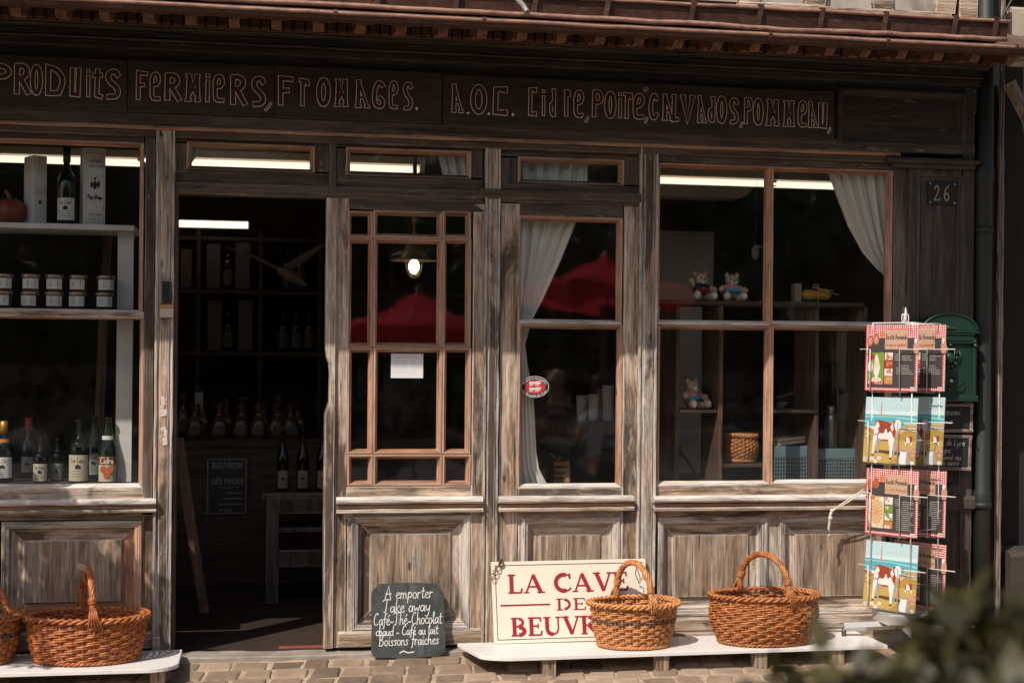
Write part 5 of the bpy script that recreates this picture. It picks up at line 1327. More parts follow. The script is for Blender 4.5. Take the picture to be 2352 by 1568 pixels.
mb = MB(); mb.tube([(w*.44, -.008, hb*.21), (w*.52, -.012, hb*.215), (w*.66, -.012, hb*.235), (w*.76, -.010, hb*.28)], .005, 6); mb.prism([(w*.42,hb*.15),(w*.72,hb*.14),(w*.77,hb*.2),(w*.77,hb*.28),(w*.6,hb*.22),(w*.42,hb*.205)], -.012, 0); mb.build('pull', LB, GRN)
mb = MB(); mb.ball((w*.52, -.005, hb*.295), .009, 12, 8, (1,.6,1)); mb.build('lock', LB, flat('lock_steel', (.6,.58,.55), .25, .9))
FRB = wood('red_frame', 'x', (.09,.035,.025), (.16,.07,.05), (.23,.12,.09), gray=.1, stain=.2)
BLK = plain('blackboard', (.012,.013,.013), .7, var=.3)
def board(name, label, q, words_, tilt):
    Yb = -.12
    x0, x1, z0, z1 = rect(*q, Yb); w, h = x1-x0, z1-z0
    t = thing(name, label, 'chalkboard', (x0, Yb, z0), (0, R(tilt), 0), 'small chalkboards under the letterbox')
    f = .014; mb = MB()
    for a in ((0, w, 0, f), (0, w, h-f, h)): mb.beam(a[0], a[1], -.006, .012, a[2], a[3], 'x', .002, .0004)
    for a in ((0, f), (w-f, w)): mb.beam(a[0], a[1], -.0055, .012, f, h-f, 'z', .002, .0004)
    mb.build('frame', t, FRB)
    mb = MB(); mb.box(f, w-f, .0, .008, f, h-f); mb.build('slate', t, BLK)
    mb = MB()
    for s, a, b, c, sz in words_: hand(mb, s, f+(w-2*f)*a, f+(w-2*f)*b, f+(h-2*f)*c, sz, -.0006, .0016, .15, .02)
    mb.build('chalk_writing', t, CH)
board('chalkboard', 'chalkboard in a red frame just under the letterbox, reading Pommeau', (2108, 2234, 926, 992), [('le Pommeau', .12, .80, .62, .036), ('blanc', .30, .64, .22, .032)], 0)
board('chalkboard', 'lower chalkboard in a red frame, hanging beneath the other one', (2100, 2229, 995, 1076), [('Crème de Lyre', .2, .92, .74, .030), ('vinaigre', .3, .64, .48, .030), ('parfumé au', .28, .86, .25, .030), ('de cassis', .45, .82, .07, .028)], 2)

# ------------------------------------------------------------------ the shrub near the camera
LEAF_B = leaf_mat('shrub_leaf', (.022,.023,.007), (.078,.068,.018))
def ray(px, py, d): return CAM+(FWD+RT*((px-CPX)/FPX)+UPV*((YH-py)/FPX))*d
q = ray(2275, 1895, 1.85)
sh = thing('potted_shrub', 'dark green leafy shrub standing close by, out of focus', 'shrub', (q.x, q.y, gz(q.y)))
mb = MB(); mb.lathe([(.15,0), (.20,.02), (.24,.36), (.26,.36), (.26,.40), (.22,.40), (.21,.36)], 24); mb.build('pot', sh, plain('clay_pot', (.30,.14,.09), .8))
mb = MB(); zc = q.z-gz(q.y)
for k in range(7):
    a = k*.9; mb.tube([(0,0,.3), (.05*math.cos(a), .05*math.sin(a), .5), (.16*math.cos(a), .16*math.sin(a), zc+.05)], [.014,.011,.005], 6)
mb.build('stem', sh, BARK)
mb = MB(); crown(mb, (0,0,zc), .33, 6500, .060, 77, (1.4, .8, .92), 54); mb.build('crown', sh, LEAF_B)

# ------------------------------------------------------------------ inside the shop: lamps
TUBE = emit('lit_tube', (1.0, .86, .68), 1.1)
HOUS = plain('cream_lamp_housing', (.72,.60,.44), .5, var=.05)
def strip(px0, px1, py, Y, label, r=.018, mats=TUBE, hs=True):
    a, b = at(px0, py, Y), at(px1, py, Y); z = at((px0+px1)/2, py, Y).z; L = b.x-a.x
    t = thing('strip_light', label, 'strip light', (a.x, Y, z), group='lit strip lights under the shop ceiling')
    mb = MB(); mb.tube([(0,0,0), (L,0,0)], r, 12); mb.build('lit_tube', t, mats)
    if hs:
        mb = MB(); mb.beam(-.02, L+.03, -.05, .05, r+.004, r+.045, 'x', .006, 0); mb.build('housing', t, HOUS)
        mb = MB(); mb.beam(L+.004, L+.03, -.016, .016, -.016, r+.004, 'x', .004, 0); mb.beam(-.03, -.004, -.016, .016, -.016, r+.004, 'x', .004, 0); mb.build('lamp_holder', t, HOUS)
    return t
strip(-420, 322, 363, 1.05, 'lit strip light behind the left display window')
strip(330, 716, 376, 1.05, 'lit strip light behind the transom over the open doorway')
strip(724, 962, 386, 1.05, 'lit strip light ending behind the middle transom')
strip(1490, 1770, 418, 1.15, 'lit strip light behind the big right window over a pale reflector')
strip(1774, 1990, 427, 1.15, 'lit strip light ending behind the right curtain')
strip(380, 570, 515, 2.7, 'lit strip light deep inside the shop, seen through the open doorway', .022, hs=False)
p = at(1500, 458, 1.05); q = at(1712, 432, 1.05)
mb = MB(); x0, x1, z0, z1 = p.x-.1, q.x+.01, at(1600, 457, 1.05).z, at(1600, 432, 1.05).z
mb.rings([[(x0, .95, z1), (x1, .95, z1), (x1-.03, .95, z0+.02), (x1-.07, .95, z0), (x0, .95, z0)], [(x0, 1.11, z1), (x1, 1.11, z1), (x1-.03, 1.11, z0+.02), (x1-.07, 1.11, z0), (x0, 1.11, z0)]])
solo(mb, 'lamp_reflector', 'pale angled metal reflector hanging under the right strip light', 'reflector', mat=plain('pale_enamel', (.62,.56,.48), .4, var=.05))
p = at(951, 612, .85)
pl = thing('pendant_lamp', 'glowing bulb in an old enamel pendant behind the glazed door leaf', 'pendant lamp', p)
mb = MB(); mb.lathe([(.004,-.040), (.016,-.034), (.026,-.016), (.029,.004), (.024,.022), (.014,.034)], 18); mb.build('bulb', pl, emit('lit_bulb', (1.0, .80, .50), 6.0))
ENB = plain('brass_enamel', (.22,.15,.07), .35, .2)
mb = MB(); mb.lathe([(.120,.030), (.118,.036), (.07,.050), (.058,.075), (.045,.10), (.044,.13), (.02,.14)], 24, caps=False); mb.build('lamp_shade', pl, ENB)
mb = MB(); mb.tube([(0,0,.13), (0,0,2.56-p.z)], .011, 8); mb.build('stem', pl, ENB)
mb = MB()
for k in range(6):
    a = k*math.pi/3; mb.tube([(.042*math.cos(a), .042*math.sin(a), .03), (.040*math.cos(a), .040*math.sin(a), -.01), (.022*math.cos(a), .022*math.sin(a), -.05), (0,0,-.062)], .0016, 5)
mb.build('cage', pl, ENB)

# ------------------------------------------------------------------ curtains
CURT = cloth_mat('ivory_curtain', (.90,.86,.79), .15)
def curtain(label, rows, Y, folds, amp, ph=0, n=72):
    """rows: (py, left px, right px) down the cloth"""
    mb = MB(); rg = []
    full = []
    for (p0, a0, b0), (p1, a1, b1) in zip(rows[:-1], rows[1:]):
        for i in range(10):
            u = i/10; full.append((p0+(p1-p0)*u, a0+(a1-a0)*u, b0+(b1-b0)*u))
    full.append(rows[-1]); m = len(full)
    for k, (py, a, b) in enumerate(full):
        r_ = []
        for j in range(n+1):
            s = j/n; s2 = s+.018*math.sin(7*s+k*.05)
            px = a+(b-a)*s
            pt = at(px, py, Y); w = amp*min(1, abs(b-a)/120)
            r_.append((pt.x, Y+w*math.sin(2*math.pi*folds*s2+ph)+w*.45*math.sin(2*math.pi*folds*2.3*s2+1+k*.03), pt.z))
        rg.append(r_)
    mb.rings(rg, closed=False, caps=False, smooth=True)
    o = mb.build('curtain', None, CURT)
    sd = o.modifiers.new('thickness', 'SOLIDIFY'); sd.thickness = .0012
    setp(o, label, 'curtain', 'ivory curtains behind the windows'); return o
curtain('long ivory curtain gathered to one side of the narrow window beside the door', [(350, 1180, 1352), (420, 1180, 1350), (505, 1182, 1326), (600, 1183, 1288), (690, 1184, 1246), (735, 1184, 1222), (790, 1184, 1206), (840, 1184, 1212), (900, 1184, 1224), (960, 1184, 1228), (1040, 1184, 1232), (1075, 1184, 1238), (1112, 1184, 1258)], .06, 5, .013)
curtain('ivory curtain swept aside at the far corner of the big window', [(380, 1900, 2060), (450, 1924, 2060), (520, 1950, 2060), (580, 1982, 2060), (615, 2012, 2060), (640, 2040, 2062)], .06, 6, .013, 1)
curtain('ivory curtain end showing behind the middle transom light', [(335, 1002, 1100), (370, 1010, 1100), (412, 1020, 1100), (440, 1026, 1100)], .06, 4, .012, 2)
curtain('corner of an ivory curtain behind the transom over the doorway', [(330, 415, 468), (350, 415, 458), (385, 415, 432), (398, 415, 424)], .06, 2, .008)

# ------------------------------------------------------------------ left display window
def shelf(name, label, p0, p1, py, th, Y0, Y1, mat):
    a, b = at(p0, py, Y0), at(p1, py, Y0); z = at((p0+p1)/2, py, Y0).z
    mb = MB(); mb.beam(a.x, b.x, Y0, Y1, z-th, z, 'x', .002, .001)
    return solo(mb, name, label, 'shelf', mat=mat), z
_, zs1 = shelf('white_shelf', 'white painted shelf across the upper half of the left display window', -560, 308, 507, .024, .10, .42, WHITEW)
_, zs2 = shelf('jar_shelf', 'brown shelf carrying the two rows of pâté jars', -560, 300, 704, .02, .07, .34, INW)
_, zs3 = shelf('window_bottom_board', 'dark board along the bottom of the left display window with bottles on it', -560, 316, 1112, .02, .06, .7, INW)
mb = MB(); a, b = at(272, 520, .20), at(308, 520, .20); c, d = at(265, 1112, .16), at(302, 1112, .16)
mb.rings([[(c.x, .14, c.z), (d.x, .14, c.z), (d.x, .17, c.z), (c.x, .17, c.z)], [(a.x, .18, zs1-.026), (b.x, .18, zs1-.026), (b.x, .21, zs1-.026), (a.x, .21, zs1-.026)]])
solo(mb, 'white_board', 'upright white painted board at the edge of the left display window', 'board', mat=WHITEW)
mb = MB(); a, b = at(247, 520, .5), at(226, 1010, .5); mb.tube([b, a], .022, 4, smooth=False); solo(mb, 'wooden_strut', 'slanting brown wooden strut behind the jars', 'strut', mat=INWV)
CARTON = plain('pale_carton', (.64,.61,.57), .6, var=.05)
def carton(px0, px1, py0, py1, Y, rot, label, fancy, wfr=.62):
    a = at(px0, py1, Y); b = at(px1, py0, Y); W = b.x-a.x; h = at((px0+px1)/2, py0, Y).z-zs1
    w = W*wfr/math.cos(rot)*.98; d = W*(1-wfr)/max(.2, abs(math.sin(rot)))*.98
    t = thing('gift_carton', label, 'carton', (a.x+(d*abs(math.sin(rot)) if rot > 0 else 0), Y, zs1), (0,0,rot), 'tall pale cartons on the white shelf')
    mb = MB(); mb.beam(0, w, 0, d, 0, h, 'z', .0015, 0); mb.build('box', t, CARTON)
    mb = MB(); mb.box(.003, w-.003, .003, d-.003, h+.0002, h+.002); mb.build('lid', t, CARTON)
    mb = MB(); rnd = random.Random(int(px0))
    if fancy:
        for a_, b_, c_, d_ in ((.07, .93, .03, .033), (.07, .93, .93, .933)): mb.poly([(w*a_,h*c_),(w*b_,h*c_),(w*b_,h*d_),(w*a_,h*d_)], -.0006)
        for a_ in (.07, .915): mb.poly([(w*a_,h*.03),(w*(a_+.012),h*.03),(w*(a_+.012),h*.93),(w*a_,h*.93)], -.0006)
        hand(mb, 'Calvados', w*.2, w*.84, h*.81, h*.085, -.0006, .0016, .2); hand(mb, 'Adrien Camut', w*.14, w*.90, h*.75, h*.055, -.0006, .0013, .2)
        mb.disc((w*.5, h*.52), w*.10, h*.055, -.0006); mb.disc((w*.34, h*.52), w*.06, h*.04, -.0006); mb.disc((w*.67, h*.53), w*.07, h*.045, -.0006); mb.disc((w*.5, h*.60), w*.05, h*.02, -.0006)
        mb.ribbon([(w*.34,h*.55),(w*.36,h*.62),(w*.46,h*.60)], .0016, -.0007); mb.ribbon([(w*.54,h*.60),(w*.62,h*.645),(w*.70,h*.62),(w*.72,h*.55)], .0016, -.0007)
        hand(mb, "Pays d'Auge", w*.16, w*.84, h*.34, h*.055, -.0006, .0034, 0); hand(mb, 'Adrien Camut', w*.2, w*.8, h*.125, h*.04, -.0006, .0012, .2)
        for k in range(3): scribble(mb, w*.22, w*.8, h*(.10-.018*k), .003, -.0006, rnd)
    else:
        for k in range(3): scribble(mb, w*.12, w*.9, h*(.50-.025*k), .0035, -.0006, rnd)
        mb.disc((w*.5, h*.33), w*.10, h*.028, -.0006, 9)
        for k in range(8): mb.ribbon([(w*.5, h*.33), (w*(.5+.17*math.cos(k*.785)), h*(.33+.045*math.sin(k*.785)))], .0016, -.0007)
        mb.ribbon([(w*.42, h*.98), (w*.42, h*.73), (w*.62, h*.73), (w*.62, h*.98)], .001, -.0006)
    mb.build('printing', t, INK)
carton(173, 243, 339, 507, .13, R(14), 'tall white carton printed Calvados at the end of the white shelf', True, .70)
carton(47, 107, 357, 507, .20, R(32), 'plain grey carton on the white shelf, left of the dark bottle', False, .50)
BGLASS = flat('dark_bottle_glass', (.003,.0045,.003), .06)
BGREEN = flat('green_bottle_glass', (.006,.014,.004), .06)
def paper(c): return plain('paper_label', c, .6, var=.06)
CREAML = paper((.52,.45,.32)); WHL = paper((.70,.69,.66)); GREYL = paper((.26,.26,.25)); ORL = flat('orange_label', (.55,.20,.04), .5); GOLD = flat('gold_foil', (.45,.25,.05), .4, .4); REDW = flat('red_wax', (.30,.03,.02), .5)
def patch(mb, r, z0, z1, a, y=.0006, n=10):
    rg = [[((r+y)*math.sin(R(-a+2*a*i/n)), -(r+y)*math.cos(R(-a+2*a*i/n)), z) for i in range(n+1)] for z in (z0, z1)]
    mb.rings(rg, closed=False, caps=False, smooth=True)
def bottle(label, loc, h, r, glassm=BGLASS, lab=CREAML, cap=None, text=None, lz=(.08, .42), la=62, neck=None, group='bottles in the left display window', style='wine'):
    t = thing('bottle', label, 'bottle', loc, group=group)
    if style == 'wine': prof = [(r*.9,0),(r,.006),(r,h*.52),(r*.94,h*.58),(r*.62,h*.67),(r*.36,h*.74),(r*.33,h*.96),(r*.38,h*.965),(r*.38,h)]
    elif style == 'champ': prof = [(r*.92,0),(r,.008),(r,h*.42),(r*.93,h*.52),(r*.70,h*.65),(r*.46,h*.78),(r*.34,h*.87),(r*.32,h*.96),(r*.4,h*.97),(r*.4,h)]
    else: prof = [(r*.92,0),(r,.006),(r,h*.55),(r*.95,h*.61),(r*.7,h*.66),(r*.34,h*.70),(r*.31,h*.94),(r*.38,h*.95),(r*.38,h)]
    mb = MB(); mb.lathe(prof, 22); mb.build('bottle_glass', t, glassm)
    if lab is not None:
        mb = MB(); patch(mb, r, h*lz[0], h*lz[1], la); lb = mb.build('paper_label', t, lab)
        mb = MB(); rnd = random.Random(int(loc[0]*1e4))
        zc = h*(lz[0]+lz[1])/2; hh = h*(lz[1]-lz[0]); w = r*1.1
        tmp = MB()
        if text: hand(mb, text, -w*.62, w*.62, zc+hh*.22, hh*.2, -(r+.0014), .0018, 0)
        mb.poly([(-w*.2, zc-.004), (w*.2, zc-.004), (w*.26, zc+hh*.08), (0, zc+hh*.15), (-w*.26, zc+hh*.08)], -(r+.0014))
        for k in range(3): scribble(mb, -w*.5, w*.5, zc-hh*(.12+.1*k), .0028, -(r+.0014), rnd)
        mb.build('label_print', lb, INK)
    if cap is not None: mb = MB(); mb.lathe([(r*.42,h*.80 if style != 'champ' else h*.86),(r*.42,h+.002),(r*.2,h+.004)], 16); mb.build('cap', t, cap)
    if neck is not None: mb = MB(); patch(mb, r*.62, h*.66, h*.72, 50, .004); mb.build('neck_label', t, neck)
    return t
x = at(151, 500, .17)
bt = bottle('dark bottle with a square white label between the two tall cartons', (x.x, .19, zs1), at(151, 336, .19).z-zs1, .040, BGLASS, WHL, BGLASS, 'Le Lieu', (.06,.34), 66, group='bottles on the white shelf')
mb = MB(); mb.tube([(-.012,-.02,.20), (-.02,-.035,.18), (-.032,-.03,.13), (-.036,-.03,.11)], .0014, 4); mb.build('neck_string', bt, STR)
x = at(22, 470, .26)
pk = thing('pumpkin', 'dim red pumpkin with a stalk at the picture edge on the white shelf', 'pumpkin', (x.x, .26, zs1))
mb = MB(); rg = []
for j in range(1, 11):
    t = math.pi*j/11; rg.append([(.075*math.sin(t)*(1+.07*math.cos(8*f))*math.cos(f), .075*math.sin(t)*(1+.07*math.cos(8*f))*math.sin(f), .062-.062*math.cos(t)*(-1)*-1) for f in [2*math.pi*k/40 for k in range(40)]])
mb.rings(rg, True, True, True); mb.build('flesh', pk, plain('pumpkin_skin', (.24,.045,.02), .5, var=.2))
mb = MB(); mb.tube([(0,0,.118), (-.006,0,.14), (-.018,0,.158)], [.012,.009,.008], 7); mb.build('stalk', pk, plain('stalk', (.25,.12,.05), .7))
# jars
LIDM = flat('bronze_lid', (.34,.24,.15), .3, .7)
JARG = plain('pate_jar', (.085,.045,.03), .12, var=.3)
k = 0; jn = ['cut by the picture edge', 'second from the edge', 'in the middle', 'fourth from the edge', 'nearest the white board']
x0 = at(10, 690, .10).x
hj = (at(125, 630, .10).z-zs2)/2
for i, px in enumerate((10, 71, 126, 180, 242)):
    for lvl in (0, 1):
        c = at(px-(2 if lvl == 0 else 0), 690, .12)
        j = thing('jar', '%s jar of pâté with white label, %s of its row' % ('lower' if lvl == 0 else 'upper', jn[i]), 'jar', (c.x, .12+random.uniform(-.004,.004), zs2+lvl*hj), (0,0,random.uniform(-.25,.25)), 'small pâté jars stacked in the left window')
        r = .041
        mb = MB(); mb.lathe([(r*.80,0),(r*.86,.003),(r*.94,hj*.72),(r*.94,hj*.78)], 24); mb.build('jar_glass', j, JARG)
        mb = MB(); mb.lathe([(r*.98,hj*.76),(r,hj*.80),(r,hj*.93),(r*.95,hj*.985),(r*.9,hj*.99)], 24); mb.build('lid', j, LIDM)
        mb = MB(); patch(mb, r*.93, hj*.14, hj*.72, 58, .0012); lb = mb.build('paper_label', j, WHL)
        mb = MB(); rnd = random.Random(i*7+lvl); yy = -(r*.95)
        for q in range(4): scribble(mb, -.018, rnd.uniform(-.002, .008), hj*(.60-.10*q), .0026, yy, rnd, .0011)
        for q in range(4): mb.ribbon([(.012+.004*(q % 2), hj*(.62-.1*q)), (.020, hj*(.62-.1*q))], .003, yy+.003)
        mb.build('label_print', lb, INK)
# bottles at the bottom of the left window
def bt_(px, ptop, Y, r, label, **kw):
    c = at(px, 1100, Y); bottle(label, (c.x, Y, zs3), at(px, ptop, Y).z-zs3, r, **kw)
bt_(8, 968, .16, .043, 'bottle with an orange edged label, cut by the picture edge', lab=WHL, text='BUSN', cap=GOLD, neck=ORL)
bt_(65, 960, .40, .040, 'red capped bottle with a pale oval label, standing further back', lab=GREYL, cap=REDW, la=40, lz=(.10,.36))
bt_(93, 1004, .14, .033, 'small bottle with a cream label, second bottle from the edge', lab=CREAML, text='Le Lieu', style='calva', lz=(.04,.42))
bt_(131, 1006, .20, .030, 'small dark bottle with a dim grey label between two brighter ones', lab=GREYL, text='Le Lieu', style='calva', lz=(.04,.42))
bt_(181, 962, .13, .044, 'large bottle with a big cream calvados label in the middle of the group', lab=CREAML, text='Le Lieu', style='calva', lz=(.03,.44), la=66)
bt_(216, 955, .30, .041, 'cider bottle in shade standing behind the bright apple one', lab=GREYL, text='Cidre', style='champ', glassm=BGREEN)
bt_(247, 958, .12, .042, 'green cider bottle with red apples on its bright label', lab=None, style='champ', glassm=BGREEN, neck=WHL)
ci = [o for o in bpy.data.objects if o.get('label', '').startswith('green cider bottle')][0]
h = at(247, 958, .12).z-zs3; r = .042
mb = MB(); patch(mb, r, h*.02, h*.40, 60, .0007); cl = mb.build('paper_label', ci, CREAML)
mb = MB(); patch(mb, r, h*.28, h*.395, 60, .0014); mb.build('label_band', cl, flat('brown_band', (.20,.07,.02), .5))
mb = MB(); hand(mb, 'Cidre', -.029, .029, h*.30, .028, -r*1.0-.0022, .0036, 0); mb.build('label_print', cl, flat('cream_print', (.7,.66,.55), .5))
APP = flat('printed_apple', (.55,.10,.03), .5)
mb = MB()
for a, b in ((-.014,.21),(.014,.205),(.0,.115)): mb.disc((a, h*b), .0135, .016, -r*.98-.0025, 14)
mb.build('printed_apples', cl, APP)

# ------------------------------------------------------------------ through the open doorway
YB_ = 2.9
SHM = INW
sh_ = thing('wall_shelving', 'dark wooden wall shelving at the back of the shop, seen through the doorway', 'shelving', (at(408, 1000, YB_).x, YB_, 0))
def bpart(mb, name, root, mat): o = mb.build(name, root, mat); o.matrix_parent_inverse = Matrix.Translation(-root.location); return o
xa, xb = at(380, 700, YB_).x-.3, at(1110, 700, YB_).x
for py in (545, 667, 808):
    mb = MB(); z = at(578, py, YB_).z; mb.beam(xa, xb, YB_, YB_+.3, z-.025, z, 'x', .003, .0008); bpart(mb, 'shelf', sh_, SHM)
for px in (455, 598, 735, 900):
    mb = MB(); x = at(px, 700, YB_).x; mb.beam(x-.014, x+.014, YB_+.01, YB_+.3, .0, 2.15, 'z', .003, .0008); bpart(mb, 'upright', sh_, SHM)
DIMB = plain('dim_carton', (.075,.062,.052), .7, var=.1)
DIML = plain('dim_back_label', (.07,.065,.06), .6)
n_ = 0
wh_ = ['left of the doorway view', 'beside the first upright', 'on the top shelf near the bird', 'on the middle shelf, slimmer one', 'on the middle shelf, wider one']
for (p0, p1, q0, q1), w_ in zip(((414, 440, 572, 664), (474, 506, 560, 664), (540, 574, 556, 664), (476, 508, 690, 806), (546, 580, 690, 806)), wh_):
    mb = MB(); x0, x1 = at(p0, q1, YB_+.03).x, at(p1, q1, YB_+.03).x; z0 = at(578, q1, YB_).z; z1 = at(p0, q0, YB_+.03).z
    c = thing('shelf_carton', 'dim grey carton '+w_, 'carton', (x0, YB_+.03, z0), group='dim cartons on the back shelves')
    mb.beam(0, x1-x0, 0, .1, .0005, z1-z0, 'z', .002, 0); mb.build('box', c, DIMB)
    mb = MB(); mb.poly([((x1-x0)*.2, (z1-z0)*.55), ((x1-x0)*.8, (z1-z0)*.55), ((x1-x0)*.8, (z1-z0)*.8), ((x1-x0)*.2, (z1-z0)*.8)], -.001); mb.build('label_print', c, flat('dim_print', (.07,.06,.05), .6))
for i, (px, py) in enumerate(((523, 664), (660, 664), (690, 664), (523, 806), (650, 806), (680, 806), (710, 806))):
    c = at(px, py, YB_+.08); bottle('dark bottle on the back shelf, number %d from the bird' % (i+1) if False else 'dark bottle standing on the back shelves of the shop', (c.x, YB_+.08, at(578, py, YB_).z), .30, .038, BGLASS, DIML, None, None, group='dark bottles on the back shelves')
GULLM = plain('grey_white_wood', (.11,.083,.062), .7, var=.1)
c = at(668, 632, 1.5)
gl = thing('hanging_gull', 'carved seagull hanging with wings spread inside the doorway', 'ornament', c)
k = 1/ (3267/(c-CAM).dot(FWD)); P = lambda px, py, dy=0: Vector(((px-668)*k, dy, -(py-632)*k))
mb = MB(); mb.tube([P(632,612), P(645,622), P(668,634,.01), P(690,648,.02), P(706,655,.02)], [.006,.022,.034,.020,.006], 10); mb.build('body', gl, GULLM)
for a, b, c_ in ((P(654,622,.01), P(700,588,.10), P(748,554,.16)), (P(640,618), P(590,596,-.10), P(525,577,-.2))):
    mb = MB(); big = a.x > P(650,0).x
    wd = .030 if big else .010
    mb.rings([[p+Vector((0,0,w)), p+Vector((0,-.006,0)), p+Vector((0,0,-w)), p+Vector((0,.006,0))] for p, w in ((a, wd*1.1), (b, wd*.9), ((b+c_)/2, wd*.6), (c_, .004))]); mb.build('wing', gl, GULLM)
# counter, bags and bottles
_, zc1 = shelf('shop_counter', 'dark counter top inside the doorway holding bags of sweets', 405, 1000, 1009, .05, 2.0, 2.7, INW)
BAGM = plain('clear_bag', (.06,.038,.024), .15, var=.5, scale=40)
pos = ['first from the doorpost', 'second from the doorpost', 'third from the doorpost', 'fourth from the doorpost', 'fifth, with a tilted label', 'last before the glazed door leaf']
for i, px in enumerate((447, 503, 553, 593, 635, 668)):
    c = at(px, 1000, 2.1); rot = random.uniform(-.2, .2)
    b = thing('sweet_bag', 'tied clear bag of sweets on the counter, '+pos[i], 'bag', (c.x, 2.1, zc1), (0,0,rot), 'tied bags of sweets on the counter')
    mb = MB(); mb.lathe([(.040,0),(.050,.02),(.048,.08),(.030,.125),(.010,.145),(.024,.175),(.034,.205)], 14, sy=.6, caps=False); mb.build('bag', b, BAGM)
    mb = MB(); mb.box(-.034, .034, -.034, -.032, .025, .072); o = mb.build('paper_label', b, DIML); o.rotation_euler = (0, .2 if i == 4 else 0, 0)
    mb = MB(); mb.tube([(.011*math.cos(t), .009*math.sin(t), .145) for t in [2*math.pi*q/10 for q in range(10)]], .003, 5, closed=True); mb.build('tie', b, GOLD)
bag0 = b
for k in range(7):
    c = at(425+44*k+random.uniform(-6, 6), 1000, 2.32)
    copy_thing(bag0, (c.x, 2.32+random.uniform(-.03,.03), zc1), (0, 0, random.uniform(-.8, .8)), 'tied clear bag of sweets in the crowded row behind, on the counter').scale = (1, 1, random.uniform(.95, 1.3))
mb = MB(); a = at(448, 918, 2.2); mb.box(a.x, a.x+.045, 2.2, 2.203, a.z-.05, a.z+.045); solo(mb, 'price_card', 'small square white card standing behind the bags of sweets', 'card', mat=GREYL)
CABW = wood('pale_cabinet', 'z', (.025,.016,.010), (.045,.029,.019), (.07,.047,.032), gray=.2, stain=.2)
YC = 1.25; xa, xb = at(612, 1200, YC).x, at(800, 1200, YC).x; zt_ = at(680, 1132, YC).z; zf = at(620, 1345, YC).z
cb_ = thing('side_cabinet', 'low wooden cabinet inside the doorway with three bottles on top', 'cabinet', (xa, YC, 0.004))
mb = MB(); mb.beam(xa-.02, xb, YC-.01, YC+.4, zt_-.03, zt_, 'x', .004, .0006); bpart(mb, 'cabinet_top', cb_, CABW)
mb = MB(); mb.beam(xa, xa+.065, YC, YC+.38, .005, zt_-.031, 'z', .003, .0006); mb.beam(xb-.065, xb, YC, YC+.38, .005, zt_-.031, 'z', .003, .0006); mb.beam(xa+.066, xb-.066, YC, YC+.03, zt_-.11, zt_-.031, 'x', .003, .0006); mb.beam(xa+.066, xb-.066, YC, YC+.03, zf+.10, zf+.19, 'x', .003, .0006); bpart(mb, 'cabinet_frame', cb_, CABW)
mb = MB(); zm = at(680, 1215, YC).z; mb.beam(xa+.066, xb-.066, YC+.05, YC+.37, zm-.02, zm, 'x', .002, .0006); bpart(mb, 'cabinet_shelf', cb_, CABW)
for i, px in enumerate((649, 695, 740)):
    c = at(px, 1125, YC+.1); bottle('slim bottle with a pale label, %s on the low cabinet' % ('first', 'middle one', 'half hidden by the door edge')[i], (c.x, YC+.1, zt_), at(px, 985, YC+.1).z-zt_, .033, BGLASS, plain('dim_label', (.22,.20,.17), .6), None, None, (.06,.34), 55, group='slim bottles on the low cabinet')
YP = 1.9; x0, x1, z0, z1 = (lambda a, b: (a.x, b.x, a.z, b.z))(at(475, 1180, YP), at(567, 1053, YP))
po = thing('poster', 'black poster in a thin white frame lettered BEUVRON LES PUCES', 'poster', (x0, YP, z0)); w, h = x1-x0, z1-z0
mb = MB(); mb.box(0, w, 0, .01, 0, h); mb.build('sheet', po, flat('poster_black', (.020,.020,.020), .5))
mb = MB(); 
for a, b, c, d in ((0,w,0,.006),(0,w,h-.006,h),(0,.006,.006,h-.006),(w-.006,w,.006,h-.006)): mb.poly([(a,c),(b,c),(b,d),(a,d)], -.001)
mb.build('border_line', po, flat('poster_grey', (.22,.22,.22), .6))
PG = flat('poster_letter', (.20,.20,.20), .6)
mb = MB()
hand(mb, 'BEUVRON', w*.12, w*.90, h*.83, h*.10, -.001, .008, 0); hand(mb, 'LES PUCES', w*.12, w*.92, h*.55, h*.085, -.001, .007, 0); rnd = random.Random(2); scribble(mb, w*.3, w*.8, h*.48, .008, -.001, rnd, .003)
for k in range(3): mb.poly([(w*(.5-.1*k), h*(.36-.1*k)), (w*.9, h*(.37-.1*k)), (w*.9, h*(.39-.1*k)), (w*(.5-.1*k), h*(.385-.1*k))], -.0012)
scribble(mb, w*.32, w*.68, h*.07, .010, -.001, rnd, .005); mb.build('lettering', po, PG)
mb = MB(); mb.box(x0-.6, x0+2.2, YP+.02, YP+.06, .004, zc1-.05); solo(mb, 'counter_front', 'dark boarded counter front behind the poster', 'counter', mat=INW)
mb = MB(); a = at(408, 1005, .55); b = at(470, 1405, .55)
mb.rings([[Vector((p.x-w_, .53, p.z)), Vector((p.x+w_, .53, p.z)), Vector((p.x+w_, .58, p.z)), Vector((p.x-w_, .58, p.z))] for p, w_ in ((a, .028), (b, .022))])
c = at(392, 1020, .6); d = at(406, 1160, .6); mb.rings([[Vector((p.x-.05, .59, p.z)), Vector((p.x+.03, .59, p.z)), Vector((p.x+.03, .63, p.z)), Vector((p.x-.05, .63, p.z))] for p in (c, d)])
solo(mb, 'easel_leg', 'slanting brown wooden easel leg just inside the doorpost', 'easel', mat=INWV)

